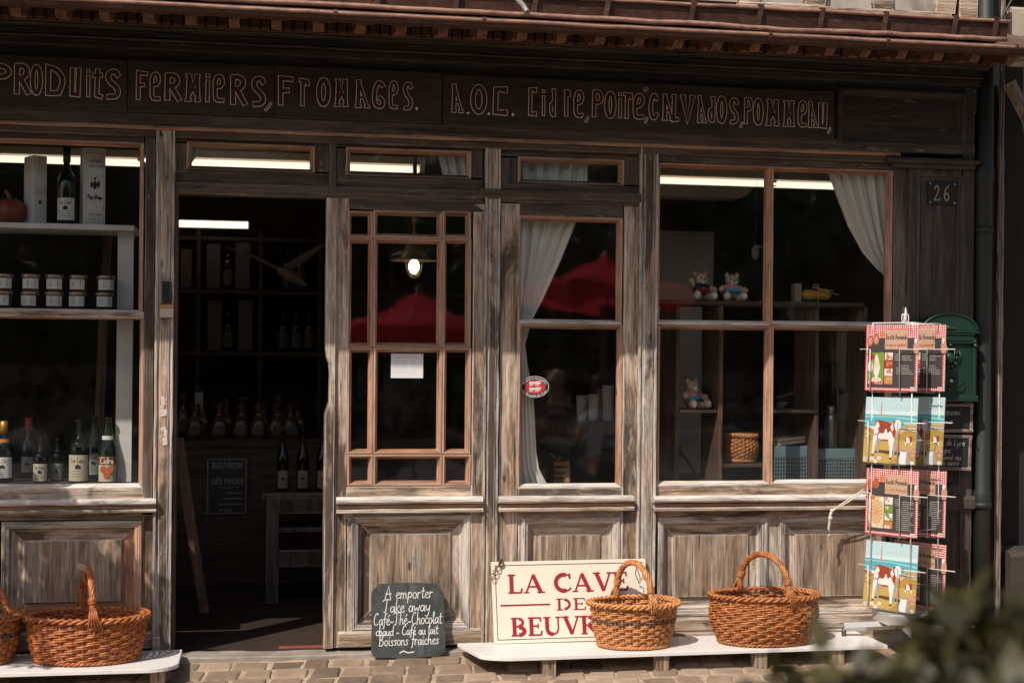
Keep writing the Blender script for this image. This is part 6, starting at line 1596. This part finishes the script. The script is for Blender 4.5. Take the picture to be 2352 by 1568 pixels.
# ------------------------------------------------------------------ on the glass, on the posts
x0, x1, z0, z1 = rect(898, 972, 812, 868, -.014)
nt = thing('paper_note', 'white handwritten price note taped inside the glazed door leaf', 'note', (x0, -.006, z0)); w, h = x1-x0, z1-z0
mb = MB(); mb.poly([(0,0),(w,0),(w,h),(0,h)], -.0065+.0065); mb.box(0, w, .001, .0018, 0, h, .0001); mb.build('sheet', nt, plain('note_paper', (.66,.66,.68), .7, var=.03))
mb = MB(); rnd = random.Random(9); scribble(mb, w*.15, w*.75, h*.85, .003, -.0006, rnd)
for k in range(5): scribble(mb, w*.08, w*.5, h*(.68-.11*k), .0025, -.0006, rnd, .0007); scribble(mb, w*.62, w*.78, h*(.68-.11*k), .0025, -.0006, rnd, .0007)
mb.build('handwriting', nt, flat('grey_pencil', (.36,.36,.38), .7))
nt.location.y = -.0135
c = at(1229, 888, -.0125)
stk = thing('oval_sticker', 'oval red and black sticker with two white lions on the narrow window', 'sticker', (c.x, -.0115, c.z))
kx = (at(1261, 888, 0).x-at(1197, 888, 0).x)/2; kz = (at(1229, 863, 0).z-at(1229, 912, 0).z)/2
STW = flat('sticker_white', (.62,.60,.59), .5)
mb = MB(); mb.rings([[(kx*math.cos(t), y, kz*math.sin(t)) for t in [2*math.pi*i/36 for i in range(36)]] for y in (-.0004, .0002)]); mb.build('rim', stk, STW)
mb = MB(); mb.disc((0,0), kx*.96, kz*.95, -.0007, 36); mb.build('black_band', stk, flat('sticker_black', (.012,.012,.012), .5))
mb = MB(); mb.disc((0,0), kx*.74, kz*.66, -.0010, 32); mb.build('red_field', stk, flat('sticker_red', (.50,.03,.04), .5))
mb = MB()
for zc in (.30, -.26):
    X = lambda a, b: (kx*a, kz*(zc+b))
    mb.ribbon([X(-.30,.10), X(-.1,.06), X(.15,.10), X(.32,.02)], kz*.20, -.0013); mb.disc(X(-.34,.06), kx*.09, kz*.13, -.0014, 10)
    for a in (-.26,-.12,.14,.28): mb.ribbon([X(a,.02), X(a-.05,-.10), X(a-.13,-.19)], kz*.085, -.0015)
    mb.ribbon([X(.32,.06), X(.44,.16), X(.36,.24), X(.12,.20)], kz*.06, -.0015)
mb.build('lions', stk, STW)
mb = MB()
for txt, up, sz in (('Sélectionné et recommandé par', 1, .17), ('La Normandie des Plaisirs', -1, .2)):
    tot = sum(HW.get(q, (.34, []))[0] for q in txt); pos_ = 0; span = R(118)
    for q in txt:
        a, sts = HW.get(q, (.34, [])); f = (pos_+a/2)/tot-.5
        th = (math.pi/2-f*span*1.25) if up > 0 else (-math.pi/2+f*span*1.15); pos_ += a
        bx_, bz_ = kx*.80*math.cos(th), kz*.74*math.sin(th)
        ro = (th-math.pi/2) if up > 0 else (th+math.pi/2)
        if up < 0: bx_, bz_ = kx*.90*math.cos(th), kz*.90*math.sin(th)
        for st in sts:
            mb.ribbon([(bx_+(uu-.2)*kz*sz*math.cos(ro)-vv*kz*sz*math.sin(ro), bz_+(uu-.2)*kz*sz*math.sin(ro)+vv*kz*sz*math.cos(ro)) for uu, vv in st], kz*.035, -.0012)
mb.build('lettering', stk, STW)
x0, x1, z0, z1 = rect(371, 392, 646, 694, -.09)
kp = thing('key_safe', 'small black key box screwed to the left doorpost', 'key box', (x0, -.079, z0)); w, h = x1-x0, z1-z0
mb = MB(); mb.beam(0, w, -.022, 0, 0, h, 'z', .006, 0); mb.build('case', kp, flat('black_plastic', (.012,.012,.013), .35))
mb = MB(); mb.beam(.004, w-.004, -.025, -.0222, .004, h*.24, 'x', .002, 0); mb.build('cover', kp, flat('black_cover', (.03,.03,.032), .25))
x0, x1, z0, z1 = rect(367, 398, 699, 729, -.09)
bp_ = thing('bell_box', 'cream bell box with an orange stripe on the left doorpost', 'bell box', (x0, -.079, z0)); w, h = x1-x0, z1-z0
mb = MB(); mb.beam(0, w, -.018, 0, 0, h*.70, 'x', .002, 0); mb.build('case', bp_, plain('cream_plastic', (.46,.40,.30), .5, var=.05))
mb = MB(); mb.beam(0, w, -.018, 0, h*.71, h, 'x', .002, 0); mb.build('stripe', bp_, plain('tan_plastic', (.40,.21,.085), .5, var=.05))
for q0, q1, lab in ((910, 956, 'upper'), (980, 1022, 'lower')):
    x0, x1, z0, z1 = rect(368, 384, q0, q1, -.079); mb = MB(); out = []
    n = 26
    for i in range(n):
        t = i/n*4; s = int(t); f = t-s; w, h = x1-x0, z1-z0
        p = [(f*w,0),(w,f*h),((1-f)*w,h),(0,(1-f)*h)][s]; out.append((p[0]+random.uniform(-.003,.003), p[1]+random.uniform(-.003,.003)))
    mb.prism(out, -.0012, 0)
    g = NG('torn_sticker'); v = g.coords(); cc = g.ramp(g.noise(v, 60, 4, .7), [(.45, (.56,.50,.45)), (.52, (.56,.50,.45)), (.56, (.28,.09,.05))])
    solo(mb, 'torn_sticker', 'torn %s remnant of a pale sticker on the left doorpost' % lab, 'sticker remnant', (x0, -.0765, z0), mat=g.principled(cc, .8))

# ------------------------------------------------------------------ behind the narrow window and the big window
YS2 = .9
tb = thing('serving_counter', 'brown counter behind the narrow window with paper cups on it', 'counter', (at(1290, 1100, YS2).x, YS2, .004))
x0, x1, zt_ = at(1283, 972, YS2).x, at(1500, 972, YS2).x, at(1350, 968, YS2).z
mb = MB(); mb.beam(x0, x1, YS2, YS2+.5, zt_-.07, zt_, 'x', .005, .001); bpart(mb, 'counter_top', tb, INWV)
mb = MB(); mb.beam(x0+.02, x0+.07, YS2+.02, YS2+.45, .005, zt_-.071, 'z', .003, .001); mb.beam(x0+.071, x1-.02, YS2+.05, YS2+.07, .005, zt_-.071, 'x', .003, .001); bpart(mb, 'counter_body', tb, INW)
CUPM = plain('paper_cup', (.50,.47,.43), .6, var=.05)
for i, (px, ptop, lab) in enumerate(((1336, 908, 'taller stack of white paper cups on the brown counter'), (1362, 905, 'shorter stack of paper cups just right of the tall one'), (1396, 885, 'grey tinted stack of paper cups next to the window edge'))):
    c = at(px, 966, YS2+.1); h = at(px, ptop, YS2+.1).z-zt_; mb = MB(); r = .030
    prof = [(r*.75,0)]; 
    for q in range(5): prof += [(r*(.80+.02*q), .012*q+.004), (r*(.86+.02*q), .012*q+.006), (r*(.86+.02*q), .012*q+.010), (r*(.80+.02*q), .012*q+.012)]
    prof += [(r*.9,.065),(r*1.05,h)]
    mb.lathe(prof, 18); solo(mb, 'cup_stack', lab, 'paper cups', (c.x, YS2+.1, zt_), 'stacks of paper cups on the counter', CUPM)
WKB = wicker('small_crate_wood', (.20,.09,.03), (.33,.16,.06), (.45,.25,.11), .5)
zlow = at(1300, 1112, .2).z
for px0, px1, ptop, Y, lab in ((1210, 1240, 1062, .30, 'wooden slatted gift box half hidden by the ivory curtain'), (1272, 1308, 1060, .24, 'wooden slatted gift box tied with raffia at the window bottom')):
    a, b = at(px0, 1108, Y), at(px1, 1108, Y); h = at(px0, ptop, Y).z-zlow; w = b.x-a.x
    gb = thing('gift_box', lab, 'gift box', (a.x, Y, zlow), group='slatted gift boxes in the narrow window')
    mb = MB()
    for k in range(4): mb.beam(0, w, 0, .08, h*k/4+.002, h*(k+1)/4-.003, 'x', .002, .0006)
    mb.beam(w-.012, w+.002, -.004, .084, 0, h, 'z', .002, .0005); mb.build('slats', gb, WKB)
    mb = MB(); mb.tube([(w*.3,-.004,h), (w*.1,-.01,h+.02), (-w*.4,-.012,h+.045)], .0018, 5); mb.tube([(w*.3,-.004,h), (w*.34,-.01,h+.025)], .0018, 5); mb.build('raffia', gb, STR)
# big window: shelving unit
YW = .10
un = thing('window_shelving', 'dark brown shelving frame standing in the big right window', 'shelving', (at(1520, 1100, YW).x, YW, 0))
zs4 = at(1700, 691, YW).z; zs5 = at(1590, 941, YW).z; zs6 = at(1715, 1066, YW).z
mb = MB(); mb.beam(at(1512, 690, YW).x, at(1986, 690, YW).x, YW, YW+.3, zs4-.022, zs4, 'x', .003, .0008); bpart(mb, 'shelf', un, INW)
for p0, p1, z in ((1562, 1652, zs5), (1652, 1770, zs6), (1772, 1880, at(1810, 941, YW).z)):
    mb = MB(); mb.beam(at(p0, 940, YW).x, at(p1, 940, YW).x, YW+.01, YW+.28, z-.016, z, 'x', .003, .0008); bpart(mb, 'shelf', un, INW)
for px, Y in ((1556, YW+.02), (1656, YW), (1876, YW+.02), (1988, YW)):
    mb = MB(); x = at(px, 900, Y).x; mb.beam(x-.011, x+.011, Y, Y+.28, .005, zs4-.0225, 'z', .003, .0008); bpart(mb, 'upright', un, INWV)
mb = MB(); Y = 1.0; x0, x1, z0, z1 = at(1500, 900, Y).x, at(1637, 900, Y).x, .3, at(1570, 531, Y).z
mb.beam(x0, x1, Y, Y+.04, z0, z1, 'z', .003, 0); solo(mb, 'grey_panel', 'tall pale grey panel standing behind the teddy bears', 'panel', mat=plain('pale_grey_panel', (.30,.27,.235), .7, var=.06, scale=3))
mb = MB(); c = at(1735, 580, .8); mb.ball((0,0,0), .03, 14, 10, (.7,.6,1.35)); mb.tube([(.01,0,.02), (.03,.02,.035), (.06,.03,.03)], [.012,.008,.004], 6); mb.tube([(.0,.0,.03), (.005,.0,.4)], .001, 4)
solo(mb, 'hanging_egg', 'small pale egg shaped ornament hanging behind the big window', 'ornament', c, mat=plain('pale_egg', (.42,.37,.31), .6))
_, zs7 = shelf('window_bottom_board', 'dark board along the bottom of the big right window', 1512, 2045, 1108, .02, .06, .66, INW)

# ------------------------------------------------------------------ teddy bears
def fur_mat(name, c):
    g = NG(name); v = g.coords(); n = g.noise(v, 130, 4, .7); n2 = g.noise(v, 30, 3)
    cc = g.ramp(g.mix(.5, n, n2), [(.3, tuple(k*.6 for k in c)), (.55, c), (.75, tuple(min(1, k*1.35) for k in c))])
    return g.principled(cc, .95, 0, n, .8, .004)
FUR = fur_mat('tan_fur', (.56,.39,.26)); PAD = fur_mat('cream_plush', (.78,.71,.62)); 
def teddy(loc, s, rot, label, shirt, trim, arm_up, tilt=0):
    t = thing('teddy_bear', label, 'teddy bear', loc, (0, 0, rot), 'teddy bears sitting in the big window')
    mb = MB()
    B = [((0,.0,.062),.052,(1,.85,1.1)), ((0,-.004,.150),.044,(1.12,.95,.95)), ((-.036,.004,.188),.017,(1,.6,1)), ((.036,.004,.188),.017,(1,.6,1))]
    la = [(-.046,0,.098), (-.070,-.012,.096+.02*arm_up), (-.085,-.03,.088+.050*arm_up)]; ra = [(.046,0,.098), (.070,-.015,.084), (.086,-.035,.078)]
    ll = [(-.030,-.02,.026), (-.050,-.06,.028), (-.062,-.088,.036)]; rl = [(.030,-.02,.026), (.050,-.06,.026), (.060,-.088,.034)]
    for c, r, sc in B: mb.ball(c, r, 18, 12, sc, .0016)
    for ch in (la, ra): mb.tube(ch, [.021,.020,.021], 12); mb.ball(ch[-1], .0225, 14, 9, (1,1,1), .001); mb.ball(ch[0], .021, 12, 8)
    for ch in (ll, rl): mb.tube(ch, [.029,.027,.027], 12); mb.ball(ch[-1], .030, 16, 10, (1,.75,1.12), .001)
    rnd = random.Random(int(loc[0]*999)); src = [f for f in mb.bm.faces]
    for f in src:                                                    # tufts of pile
        if rnd.random() < .55:
            c = f.calc_center_median(); f.normal_update(); n_ = f.normal
            q = c+n_*.002; d = (n_+Vector((rnd.uniform(-.7,.7), rnd.uniform(-.7,.7), rnd.uniform(-.9,.4)))).normalized()
            sd = d.cross(Vector((rnd.random(), rnd.random(), rnd.random()))).normalized()*.0018
            mb.face([q-sd, q+sd, q+d*rnd.uniform(.006,.012)])
    o = mb.build('body', t, FUR)
    mb = MB(); mb.ball((0,-.042,.138), .020, 14, 9, (1.1,.85,.95)); mb.build('muzzle', t, PAD)
    for ch in (ll, rl): mb = MB(); mb.ball((ch[-1][0]+(.003 if ch is rl else -.003), ch[-1][1]-.018, ch[-1][2]+.002), .019, 14, 8, (1,.5,1.25)); mb.build('foot_pad', t, PAD)
    mb = MB(); mb.ball((la[-1][0]-.002, la[-1][1]-.015, la[-1][2]+.002), .011, 12, 8, (1,.6,1.2)); mb.build('paw_pad', t, PAD)
    DK = flat('black_bead', (.010,.009,.009), .2)
    mb = MB(); mb.ball((0,-.060,.146), .0075, 10, 7, (1.2,.7,.8)); mb.build('nose', t, DK)
    mb = MB(); mb.tube([(0,-.061,.141), (0,-.061,.132), (-.008,-.058,.127)], .0012, 4); mb.tube([(0,-.061,.132), (.008,-.058,.127)], .0012, 4); mb.build('mouth', t, DK)
    for sx in (-1, 1): mb = MB(); mb.ball((sx*.017, -.043, .160), .0048, 10, 7); mb.build('eye', t, DK)
    mb = MB(); mb.lathe([(.046,.036),(.056,.05),(.058,.075),(.050,.098),(.038,.112)], 22, sy=.92, caps=False); mb.tube([(-.040,0,.098), (-.060,-.006,.096+.012*arm_up)], [.026,.0235], 12); mb.tube([(.040,0,.098), (.060,-.008,.088)], [.026,.0235], 12); sh = mb.build('jumper', t, trim)
    mb = MB(); rg = [[(.0595*k_*math.sin(a), -.0575*k_*math.cos(a)*.95, z) for a in [R(-52+104*i/10) for i in range(11)]] for z, k_ in ((.046,.985),(.06,1.01),(.075,1.01),(.092,.95))]
    mb.rings(rg, closed=False, caps=False, smooth=True); pn = mb.build('jumper_front', sh, shirt)
    mb = MB(); hand(mb, 'Normandie', -.030, .030, .060, .018, -.0605, .0026, 0); mb.build('jumper_print', sh, INK)
    mb = MB(); mb.ball((0,-.0545,.090), .0045, 8, 6, (1.1,.4,1)); mb.build('heart', sh, flat('heart_patch', (.25,.01,.03) if shirt is not REDJ else (.6,.56,.54), .6))
    mb = MB(); mb.lathe([(.036,.108),(.042,.112),(.042,.120),(.036,.124)], 20); mb.build('collar', sh, trim)
    for ch in t.children:
        pass
    t.scale = (s, s, s); return t
REDJ = plain('dark_red_knit', (.22,.018,.025), .9, var=.2, scale=90); NAVY = plain('navy_knit', (.018,.020,.035), .9, var=.2, scale=90)
BLUJ = plain('turquoise_knit', (.06,.34,.43), .9, var=.15, scale=90); PINK = plain('pink_knit', (.55,.23,.28), .9, var=.15, scale=90)
c = at(1612, 688, YW+.08); teddy((c.x, YW+.10, zs4), .70, R(6), 'teddy bear in a dark red and navy jumper on the top shelf', REDJ, NAVY, 1)
c = at(1684, 688, YW+.08); teddy((c.x, YW+.10, zs4), .68, R(-2), 'teddy bear in a turquoise and pink jumper beside the red jumpered one', BLUJ, PINK, 0)
c = at(1594, 938, YW+.08); teddy((c.x, YW+.11, zs5), .72, R(22), 'teddy bear in a turquoise jumper sitting alone on the lower shelf', BLUJ, PINK, 0)
# box of sweets with raffia
CLR = glass(); CLR.name = 'clear_box'
a, b = at(1826, 690, YW+.04), at(1914, 690, YW+.04); w = b.x-a.x; h = at(1870, 652, YW+.04).z-zs4
sb = thing('sweet_box', 'clear box of yellow sweets tied with raffia on the top shelf', 'sweet box', (a.x, YW+.04, zs4))
mb = MB(); mb.beam(0, w*.17, 0, .05, .0, h, 'z', .001, 0); mb.build('box_end', sb, plain('kraft_end', (.24,.20,.15), .7)); 
mb = MB(); mb.box(w*.172, w, 0, .05, 0, h); mb.build('clear_lid', sb, CLR)
YEL = plain('yellow_sweet', (.50,.26,.03), .4, var=.2)
for xx in (.36, .50, .70, .84):
    mb = MB(); mb.ball((w*xx, .025, h*.42), h*.30, 14, 9, (1.1,.8,.95), .001); mb.build('sweet', sb, YEL)
mb = MB(); mb.tube([(w*.60,-.003,0), (w*.60,-.003,h), (w*.60,.05,h)], .0022, 5)
mb.tube([(w*.60,-.005,h*.8), (w*.48,-.01,h*.95), (w*.42,-.01,h*.82), (w*.60,-.006,h*.74), (w*.80,-.01,h*.6), (w*1.10,-.012,h*.42)], .0024, 5); mb.tube([(w*.60,-.005,h*.74), (w*.75,-.01,h*.72), (w*.98,-.01,h*.62)], .0018, 5); mb.build('raffia', sb, STR)
# basket inside
c = at(1702, 1062, YW+.12)
basket('wicker_basket', 'round bellied brown basket standing inside the big window', 'basket', (c.x, YW+.13, zs6), .070, .066, .060, .056, at(1702, 998, YW+.12).z-zs6, 24, 26, WK_TAN, None, 0, 0, None, 18, .0026, 'wicker baskets for sale', bulge=.020)
mb = MB(); mb.lathe([(.062,0),(.060,.002)], 18); mb.ball((.0,-.01,.03), .022, 10, 7, (1,1,.7), .004); mb.ball((-.02,.01,.05), .018, 10, 7, (1.3,1,.6), .004)
solo(mb, 'tissue_paper', 'crumpled white tissue inside the bellied basket', 'tissue', (c.x, YW+.13, zs6+.085), mat=plain('tissue', (.40,.38,.35), .8))
# crates, bags, papers, flask
CRT = plain('blue_grey_plastic', (.14,.20,.215), .45, var=.08)
def crate(p0, p1, q0, Y, label):
    a, b = at(p0, 1106, Y), at(p1, 1106, Y); w = b.x-a.x; h = at(p0, q0, Y).z-zs7
    t = thing('plastic_crate', label, 'crate', (a.x, Y, zs7), group='blue grey plastic crates in the big window')
    mb = MB(); nx, nz = max(6, int(w/.0135)), 6; hw = h*.66
    for i in range(nx+1): mb.box(w*i/nx-.0022, w*i/nx+.0022, 0, .004, 0, hw, .0003)
    for j in range(nz+1): mb.box(0, w, -.0008, .0032, hw*j/nz-.0022, hw*j/nz+.0022, .0003)
    mb.build('grid_side', t, CRT)
    mb = MB(); mb.beam(-.002, w+.002, -.003, .006, hw+.003, h, 'x', .002, 0); mb.build('rim_band', t, CRT)
    mb = MB(); mb.box(0, w, .006, .25, .001, .006); mb.box(0, w, .24, .244, .006, h); mb.build('crate_bottom', t, flat('crate_dark', (.02,.025,.028), .6))
crate(1779, 1852, 1024, .20, 'blue grey plastic crate with a gridded side beside the middle mullion')
crate(1862, 1986, 1030, .20, 'second blue grey plastic crate, behind the reflected cards')
mb = MB(); a = at(1780, 1022, .26); b = at(1846, 1022, .26)
for z0, t, m in ((.0, .016, 0), (.02, .012, 0)): 
    mb.rings([[(a.x-.01*m, .22, a.z+z0), (b.x, .24, a.z+z0+.014), (b.x, .24, a.z+z0+.014+t), (a.x-.01*m, .22, a.z+z0+t)], [(a.x, .36, a.z+z0), (b.x+.01, .36, a.z+z0+.014), (b.x+.01, .36, a.z+z0+.014+t), (a.x, .36, a.z+z0+t)]])
solo(mb, 'folded_papers', 'folded cream paper bags lying on the gridded crate', 'paper bags', mat=plain('cream_bag_paper', (.50,.42,.29), .6, var=.12))
c = at(1914, 1100, .26); fz = zs7
fl = thing('metal_flask', 'brushed steel flask with a screw lid standing in the big window', 'flask', (c.x, .30, fz)); h = at(1914, 932, .30).z-fz; r = .030
STL = plain('brushed_steel', (.42,.40,.37), .3, .8, var=.1)
mb = MB(); mb.lathe([(r*.95,0),(r,.006),(r,h*.80),(r*.9,h*.86),(r*.7,h*.89)], 22); mb.build('flask_body', fl, STL)
mb = MB(); mb.lathe([(r*.72,h*.885),(r*.74,h*.93),(r*.70,h*.935),(r*.74,h*.94),(r*.74,h)], 22); mb.build('screw_lid', fl, STL)
mb = MB(); mb.tube([at(1940, 915, .42), at(1948, 940, .42), at(1951, 970, .42), at(1948, 1000, .42), at(1938, 1030, .42), at(1930, 1052, .42)], .005, 7); solo(mb, 'white_cable', 'pale cable hanging in a curve behind the steel flask', 'cable', mat=flat('pale_cable', (.34,.33,.30), .5))
mb = MB(); mb.tube([at(1560, 1032, .6), at(1590, 1075, .6), at(1612, 1120, .6)], .006, 6); mb.box(at(1545,1040,.6).x, at(1562,1040,.6).x, .58, .62, at(1550,1050,.6).z, at(1550,1020,.6).z); solo(mb, 'red_cable', 'dark red power lead running down from a brown plug', 'cable', mat=flat('dark_red_lead', (.10,.015,.012), .5))
mb = MB(); a = at(1778, 915, .5); b = at(1858, 892, .5); mb.tube([a, b], .006, 4, smooth=False); c = [at(1780,952,.5), at(1786,922,.5), at(1812,922,.5)]
mb.rings([[p+Vector((0,-.002,0)) for p in c], [p+Vector((0,.002,0)) for p in c]]); solo(mb, 'folded_sign', 'thin grey metal bar and triangle of a folded display stand', 'display stand', mat=plain('grey_metal', (.16,.15,.14), .4, .4))
mb = MB(); 
for px in (1923, 1958): 
    cc = at(px, 742, .5); mb.tube([cc+Vector((.028*math.cos(t), 0, .028*math.sin(t))) for t in [math.pi*q/10 for q in range(11)]], .003, 5)
cc = at(1948, 735, .46); mb.tube([at(1942, 742, .46), at(1952, 725, .46), at(1962, 715, .46)], .006, 4, smooth=False); a, b = at(1905, 742, .5), at(1975, 830, .5); mb.box(a.x, b.x, .5, .56, b.z, a.z)
solo(mb, 'paper_bag', 'dark carrier bag with looped pale handles behind the mullion', 'bag', mat=plain('dim_kraft', (.14,.105,.07), .7))

# ------------------------------------------------------------------ an unseen tree, added just out of the picture to shade the left bay
tx, ty = -1.86, -.98
tr = thing('added_shade_tree', 'slim unseen tree added outside the picture to shade the left bay', 'tree', (tx, ty, gz(ty)))
mb = MB(); mb.tube([(0,0,-.02), (.01,.0,.8), (-.02,.01,1.5), (.0,.0,2.3)], [.03,.026,.02,.01], 8)
for k in range(6): a = k*1.1; mb.tube([(0,0,1.1+.12*k), (.2*math.cos(a), .2*math.sin(a), 1.45+.14*k), (.36*math.cos(a), .36*math.sin(a), 1.7+.14*k)], [.012,.008,.004], 5)
mb.build('trunk', tr, BARK)
mb = MB(); crown(mb, (0,0,1.92), .48, 1500, .10, 21, (1.0, .9, 1.0), 22); mb.build('crown', tr, LEAF_D)

# ------------------------------------------------------------------ two people at a table across the way, seen as dim reflections in the narrow window
SKIN = plain('skin', (.50,.29,.20), .5, var=.08)
def person(loc, rot, label, shirt, trousers, hair, lean, arm):
    t = thing('person', label, 'person', loc, (0, 0, rot), 'people seated at the cafe table')
    def skin(name, chains, mat, sub=2, parent=t):
        vs_, es, rad = [], [], []
        idx = {}
        for ch in chains:
            prev = None
            for p, r in ch:
                key = tuple(round(q, 4) for q in p)
                if key not in idx: idx[key] = len(vs_); vs_.append(p); rad.append(r)
                if prev is not None: es.append((prev, idx[key]))
                prev = idx[key]
        me = bpy.data.meshes.new(name); bm = bmesh.new(); lay = bm.verts.layers.skin.verify()
        bv = [bm.verts.new(p) for p in vs_]
        for i, (v, r) in enumerate(zip(bv, rad)):
            v[lay].radius = (r, r) if isinstance(r, float) else r
            v[lay].use_root = i == 0
        for a, b in es:
            if bm.edges.get((bv[a], bv[b])) is None: bm.edges.new((bv[a], bv[b]))
        bm.to_mesh(me); bm.free()
        o = bpy.data.objects.new(name, me); COL.objects.link(o); o.parent = parent
        m = o.modifiers.new('skin', 'SKIN'); m.use_smooth_shade = True
        d = o.modifiers.new('smooth', 'SUBSURF'); d.levels = sub; d.render_levels = sub
        me.materials.append(mat); return o
    # local frame: faces -y, seat height .45
    L = lean
    pel, ch_, nk = (0,0,.52), (0,-.06-L,.84), (0,-.10-L*1.5,1.04)
    hd0, hd1, hd2 = (0,-.12-L*1.6,1.13), (0,-.14-L*1.7,1.22), (0,-.13-L*1.7,1.30)
    chains = [[(pel, (.16,.12)), ((0,-.02-L*.5,.68), (.14,.105)), (ch_, (.16,.11)), ((0,-.08-L*1.3,.96), (.105,.082)), (nk, .052), (hd0, (.060,.070)), (hd1, (.078,.095)), (hd2, (.062,.075))]]
    for s in (-1, 1):
        sh = (s*.17,-.07-L*1.2,.95); el = (s*.235,-.20-L,.74); wr = (s*.12,-.40-L+(.08 if s*arm > 0 else 0),.79 if s*arm < 0 else .93); 
        pm = (wr[0]-s*.02, wr[1]-.06, wr[2]+.015)
        chains.append([((0,-.08-L*1.3,.96), (.105,.082)), (sh, .058), (el, .041), (wr, .027), (pm, (.036,.018))])
        for f in range(4):
            o = (f-1.5)*.019; ln = (.072,.082,.078,.062)[f]
            chains.append([(pm, (.036,.018)), ((pm[0]+o, pm[1]-.032, pm[2]), .0095), ((pm[0]+o*1.1, pm[1]-.032-ln*.5, pm[2]-.008), .0088), ((pm[0]+o*1.1, pm[1]-.03-ln*.8, pm[2]-.032), .0078)])
        chains.append([(pm, (.036,.018)), ((pm[0]-s*.038, pm[1]-.005, pm[2]-.004), .0105), ((pm[0]-s*.052, pm[1]-.035, pm[2]-.012), .009)])
        hp = (s*.09,-.02,.50); kn = (s*.12,-.44,.50); an = (s*.12,-.42,.09); to = (s*.13,-.57,.045)
        chains.append([(pel, (.16,.12)), (hp, .095), (kn, .064), (an, .042), (to, .036)])
    skin('body', chains, SKIN)
    skin('shirt', [[((0,0,.54), (.182,.142)), ((0,-.02-L*.5,.68), (.168,.132)), (ch_, (.188,.140)), ((0,-.08-L*1.3,.955), (.140,.112)), ((0,-.092-L*1.4,1.005), (.075,.072))]]+[[((0,-.08-L*1.3,.955), (.140,.112)), ((s*.17,-.07-L*1.2,.95), .078), ((s*.208,-.145-L*1.1,.835), .064)] for s in (-1, 1)], shirt)
    skin('trousers', [[((0,0,.53), (.168,.128)), ((0,.0,.50), (.165,.125))]]+[[((0,.0,.50), (.165,.125)), ((s*.09,-.02,.50), .104), ((s*.12,-.44,.50), .074), ((s*.12,-.42,.12), .054)] for s in (-1, 1)], trousers)
    hx, hy, hz = hd1
    mb = MB(); rg = []
    mb.ball((hx, hy+.018, hz+.035), .103, 18, 11, (.90,1.0,.92), .002); mb.build('hair', t, hair)
    EYE = flat('eye_dark', (.02,.015,.012), .2)
    for s in (-1, 1): mb = MB(); mb.ball((s*.030, hy-.086, hz-.002), .010, 10, 6, (1.2,.6,.8)); mb.build('eye', t, EYE)
    mb = MB(); mb.tube([(0,hy-.090,hz+.01), (0,hy-.108,hz-.025), (0,hy-.094,hz-.034)], [.007,.013,.010], 8); mb.build('nose', t, SKIN)
    mb = MB(); mb.tube([(-.024,hy-.088,hz-.058), (0,hy-.095,hz-.056), (.024,hy-.088,hz-.058)], .005, 6); mb.build('mouth', t, flat('lips', (.35,.12,.10), .5))
    for s in (-1, 1): mb = MB(); mb.ball((s*.080, hy+.005, hz-.015), .022, 10, 7, (.4,.8,1.3)); mb.build('ear', t, SKIN)
    for s in (-1, 1): mb = MB(); mb.ball((s*.128, -.51, .042), .05, 12, 8, (.85,1.9,.8)); mb.build('shoe', t, flat('dark_shoe', (.03,.025,.02), .5))
    return t
def chair(loc, rot, label):
    t = thing('cafe_chair', label, 'chair', loc, (0,0,rot), 'cafe chairs across the street')
    CW_ = plain('dark_chair_wood', (.05,.032,.02), .5)
    mb = MB(); mb.beam(-.20, .20, -.22, .20, .405, .43, 'x', .006, 0); mb.build('seat', t, CW_)
    for x in (-.18, .18):
        mb = MB(); mb.tube([(x,-.20,0), (x,-.20,.405)], .015, 8); mb.build('leg', t, CW_)
        mb = MB(); mb.tube([(x,.22,0), (x,.19,.42), (x,.25,.84)], .015, 8); mb.build('leg', t, CW_)
    mb = MB()
    for z in (.56, .68, .80): mb.beam(-.17, .17, .205+(z-.42)*.14, .22+(z-.42)*.14, z-.02, z+.02, 'x', .004, 0)
    mb.build('backrest', t, CW_)
m1 = at(1262, 860, 6.9); m2 = at(1402, 905, 5.5); g0 = gz(-9)+.006
p1_, p2_ = Vector((m1.x, -m1.y, g0)), Vector((m2.x, -m2.y, g0)); mid = (p1_+p2_)/2; dd = p2_-p1_; a1 = math.atan2(dd.y, dd.x)+math.pi/2
mid = mid+Vector((0,-.0,0)); ln = dd.length/2; k_ = .74/ln
q1 = mid-dd.normalized()*.74; q2 = mid+dd.normalized()*.74
person(q1+Vector((0,0,.0)), a1, 'grey haired person in dark clothes seated across the street, reflected in the narrow window', flat('dark_shirt', (.03,.028,.03), .9), flat('dark_trousers', (.025,.025,.03), .9), plain('grey_hair', (.40,.36,.31), .7), .03, 1)
person(q2, a1+math.pi, 'dark haired person in a white T-shirt seated across the street, reflected in the narrow window', plain('white_cotton', (.72,.71,.70), .9, var=.05), flat('blue_trousers', (.05,.06,.09), .9), plain('dark_hair', (.025,.018,.013), .6), .04, -1)
chair(q1-dd.normalized()*.03, a1, 'dark wooden cafe chair under the grey haired person'); chair(q2+dd.normalized()*.03, a1+math.pi, 'dark wooden cafe chair under the person in white')
tb_ = thing('cafe_table', 'small round cafe table between the two seated people across the street', 'table', mid)
mb = MB(); mb.lathe([(.34,.715),(.35,.72),(.35,.735),(.34,.74)], 32); mb.build('table_top', tb_, plain('marble_top', (.45,.43,.40), .4))
mb = MB(); mb.lathe([(.22,0),(.22,.02),(.03,.05),(.025,.70),(.08,.714)], 20); mb.build('pedestal', tb_, POLE)
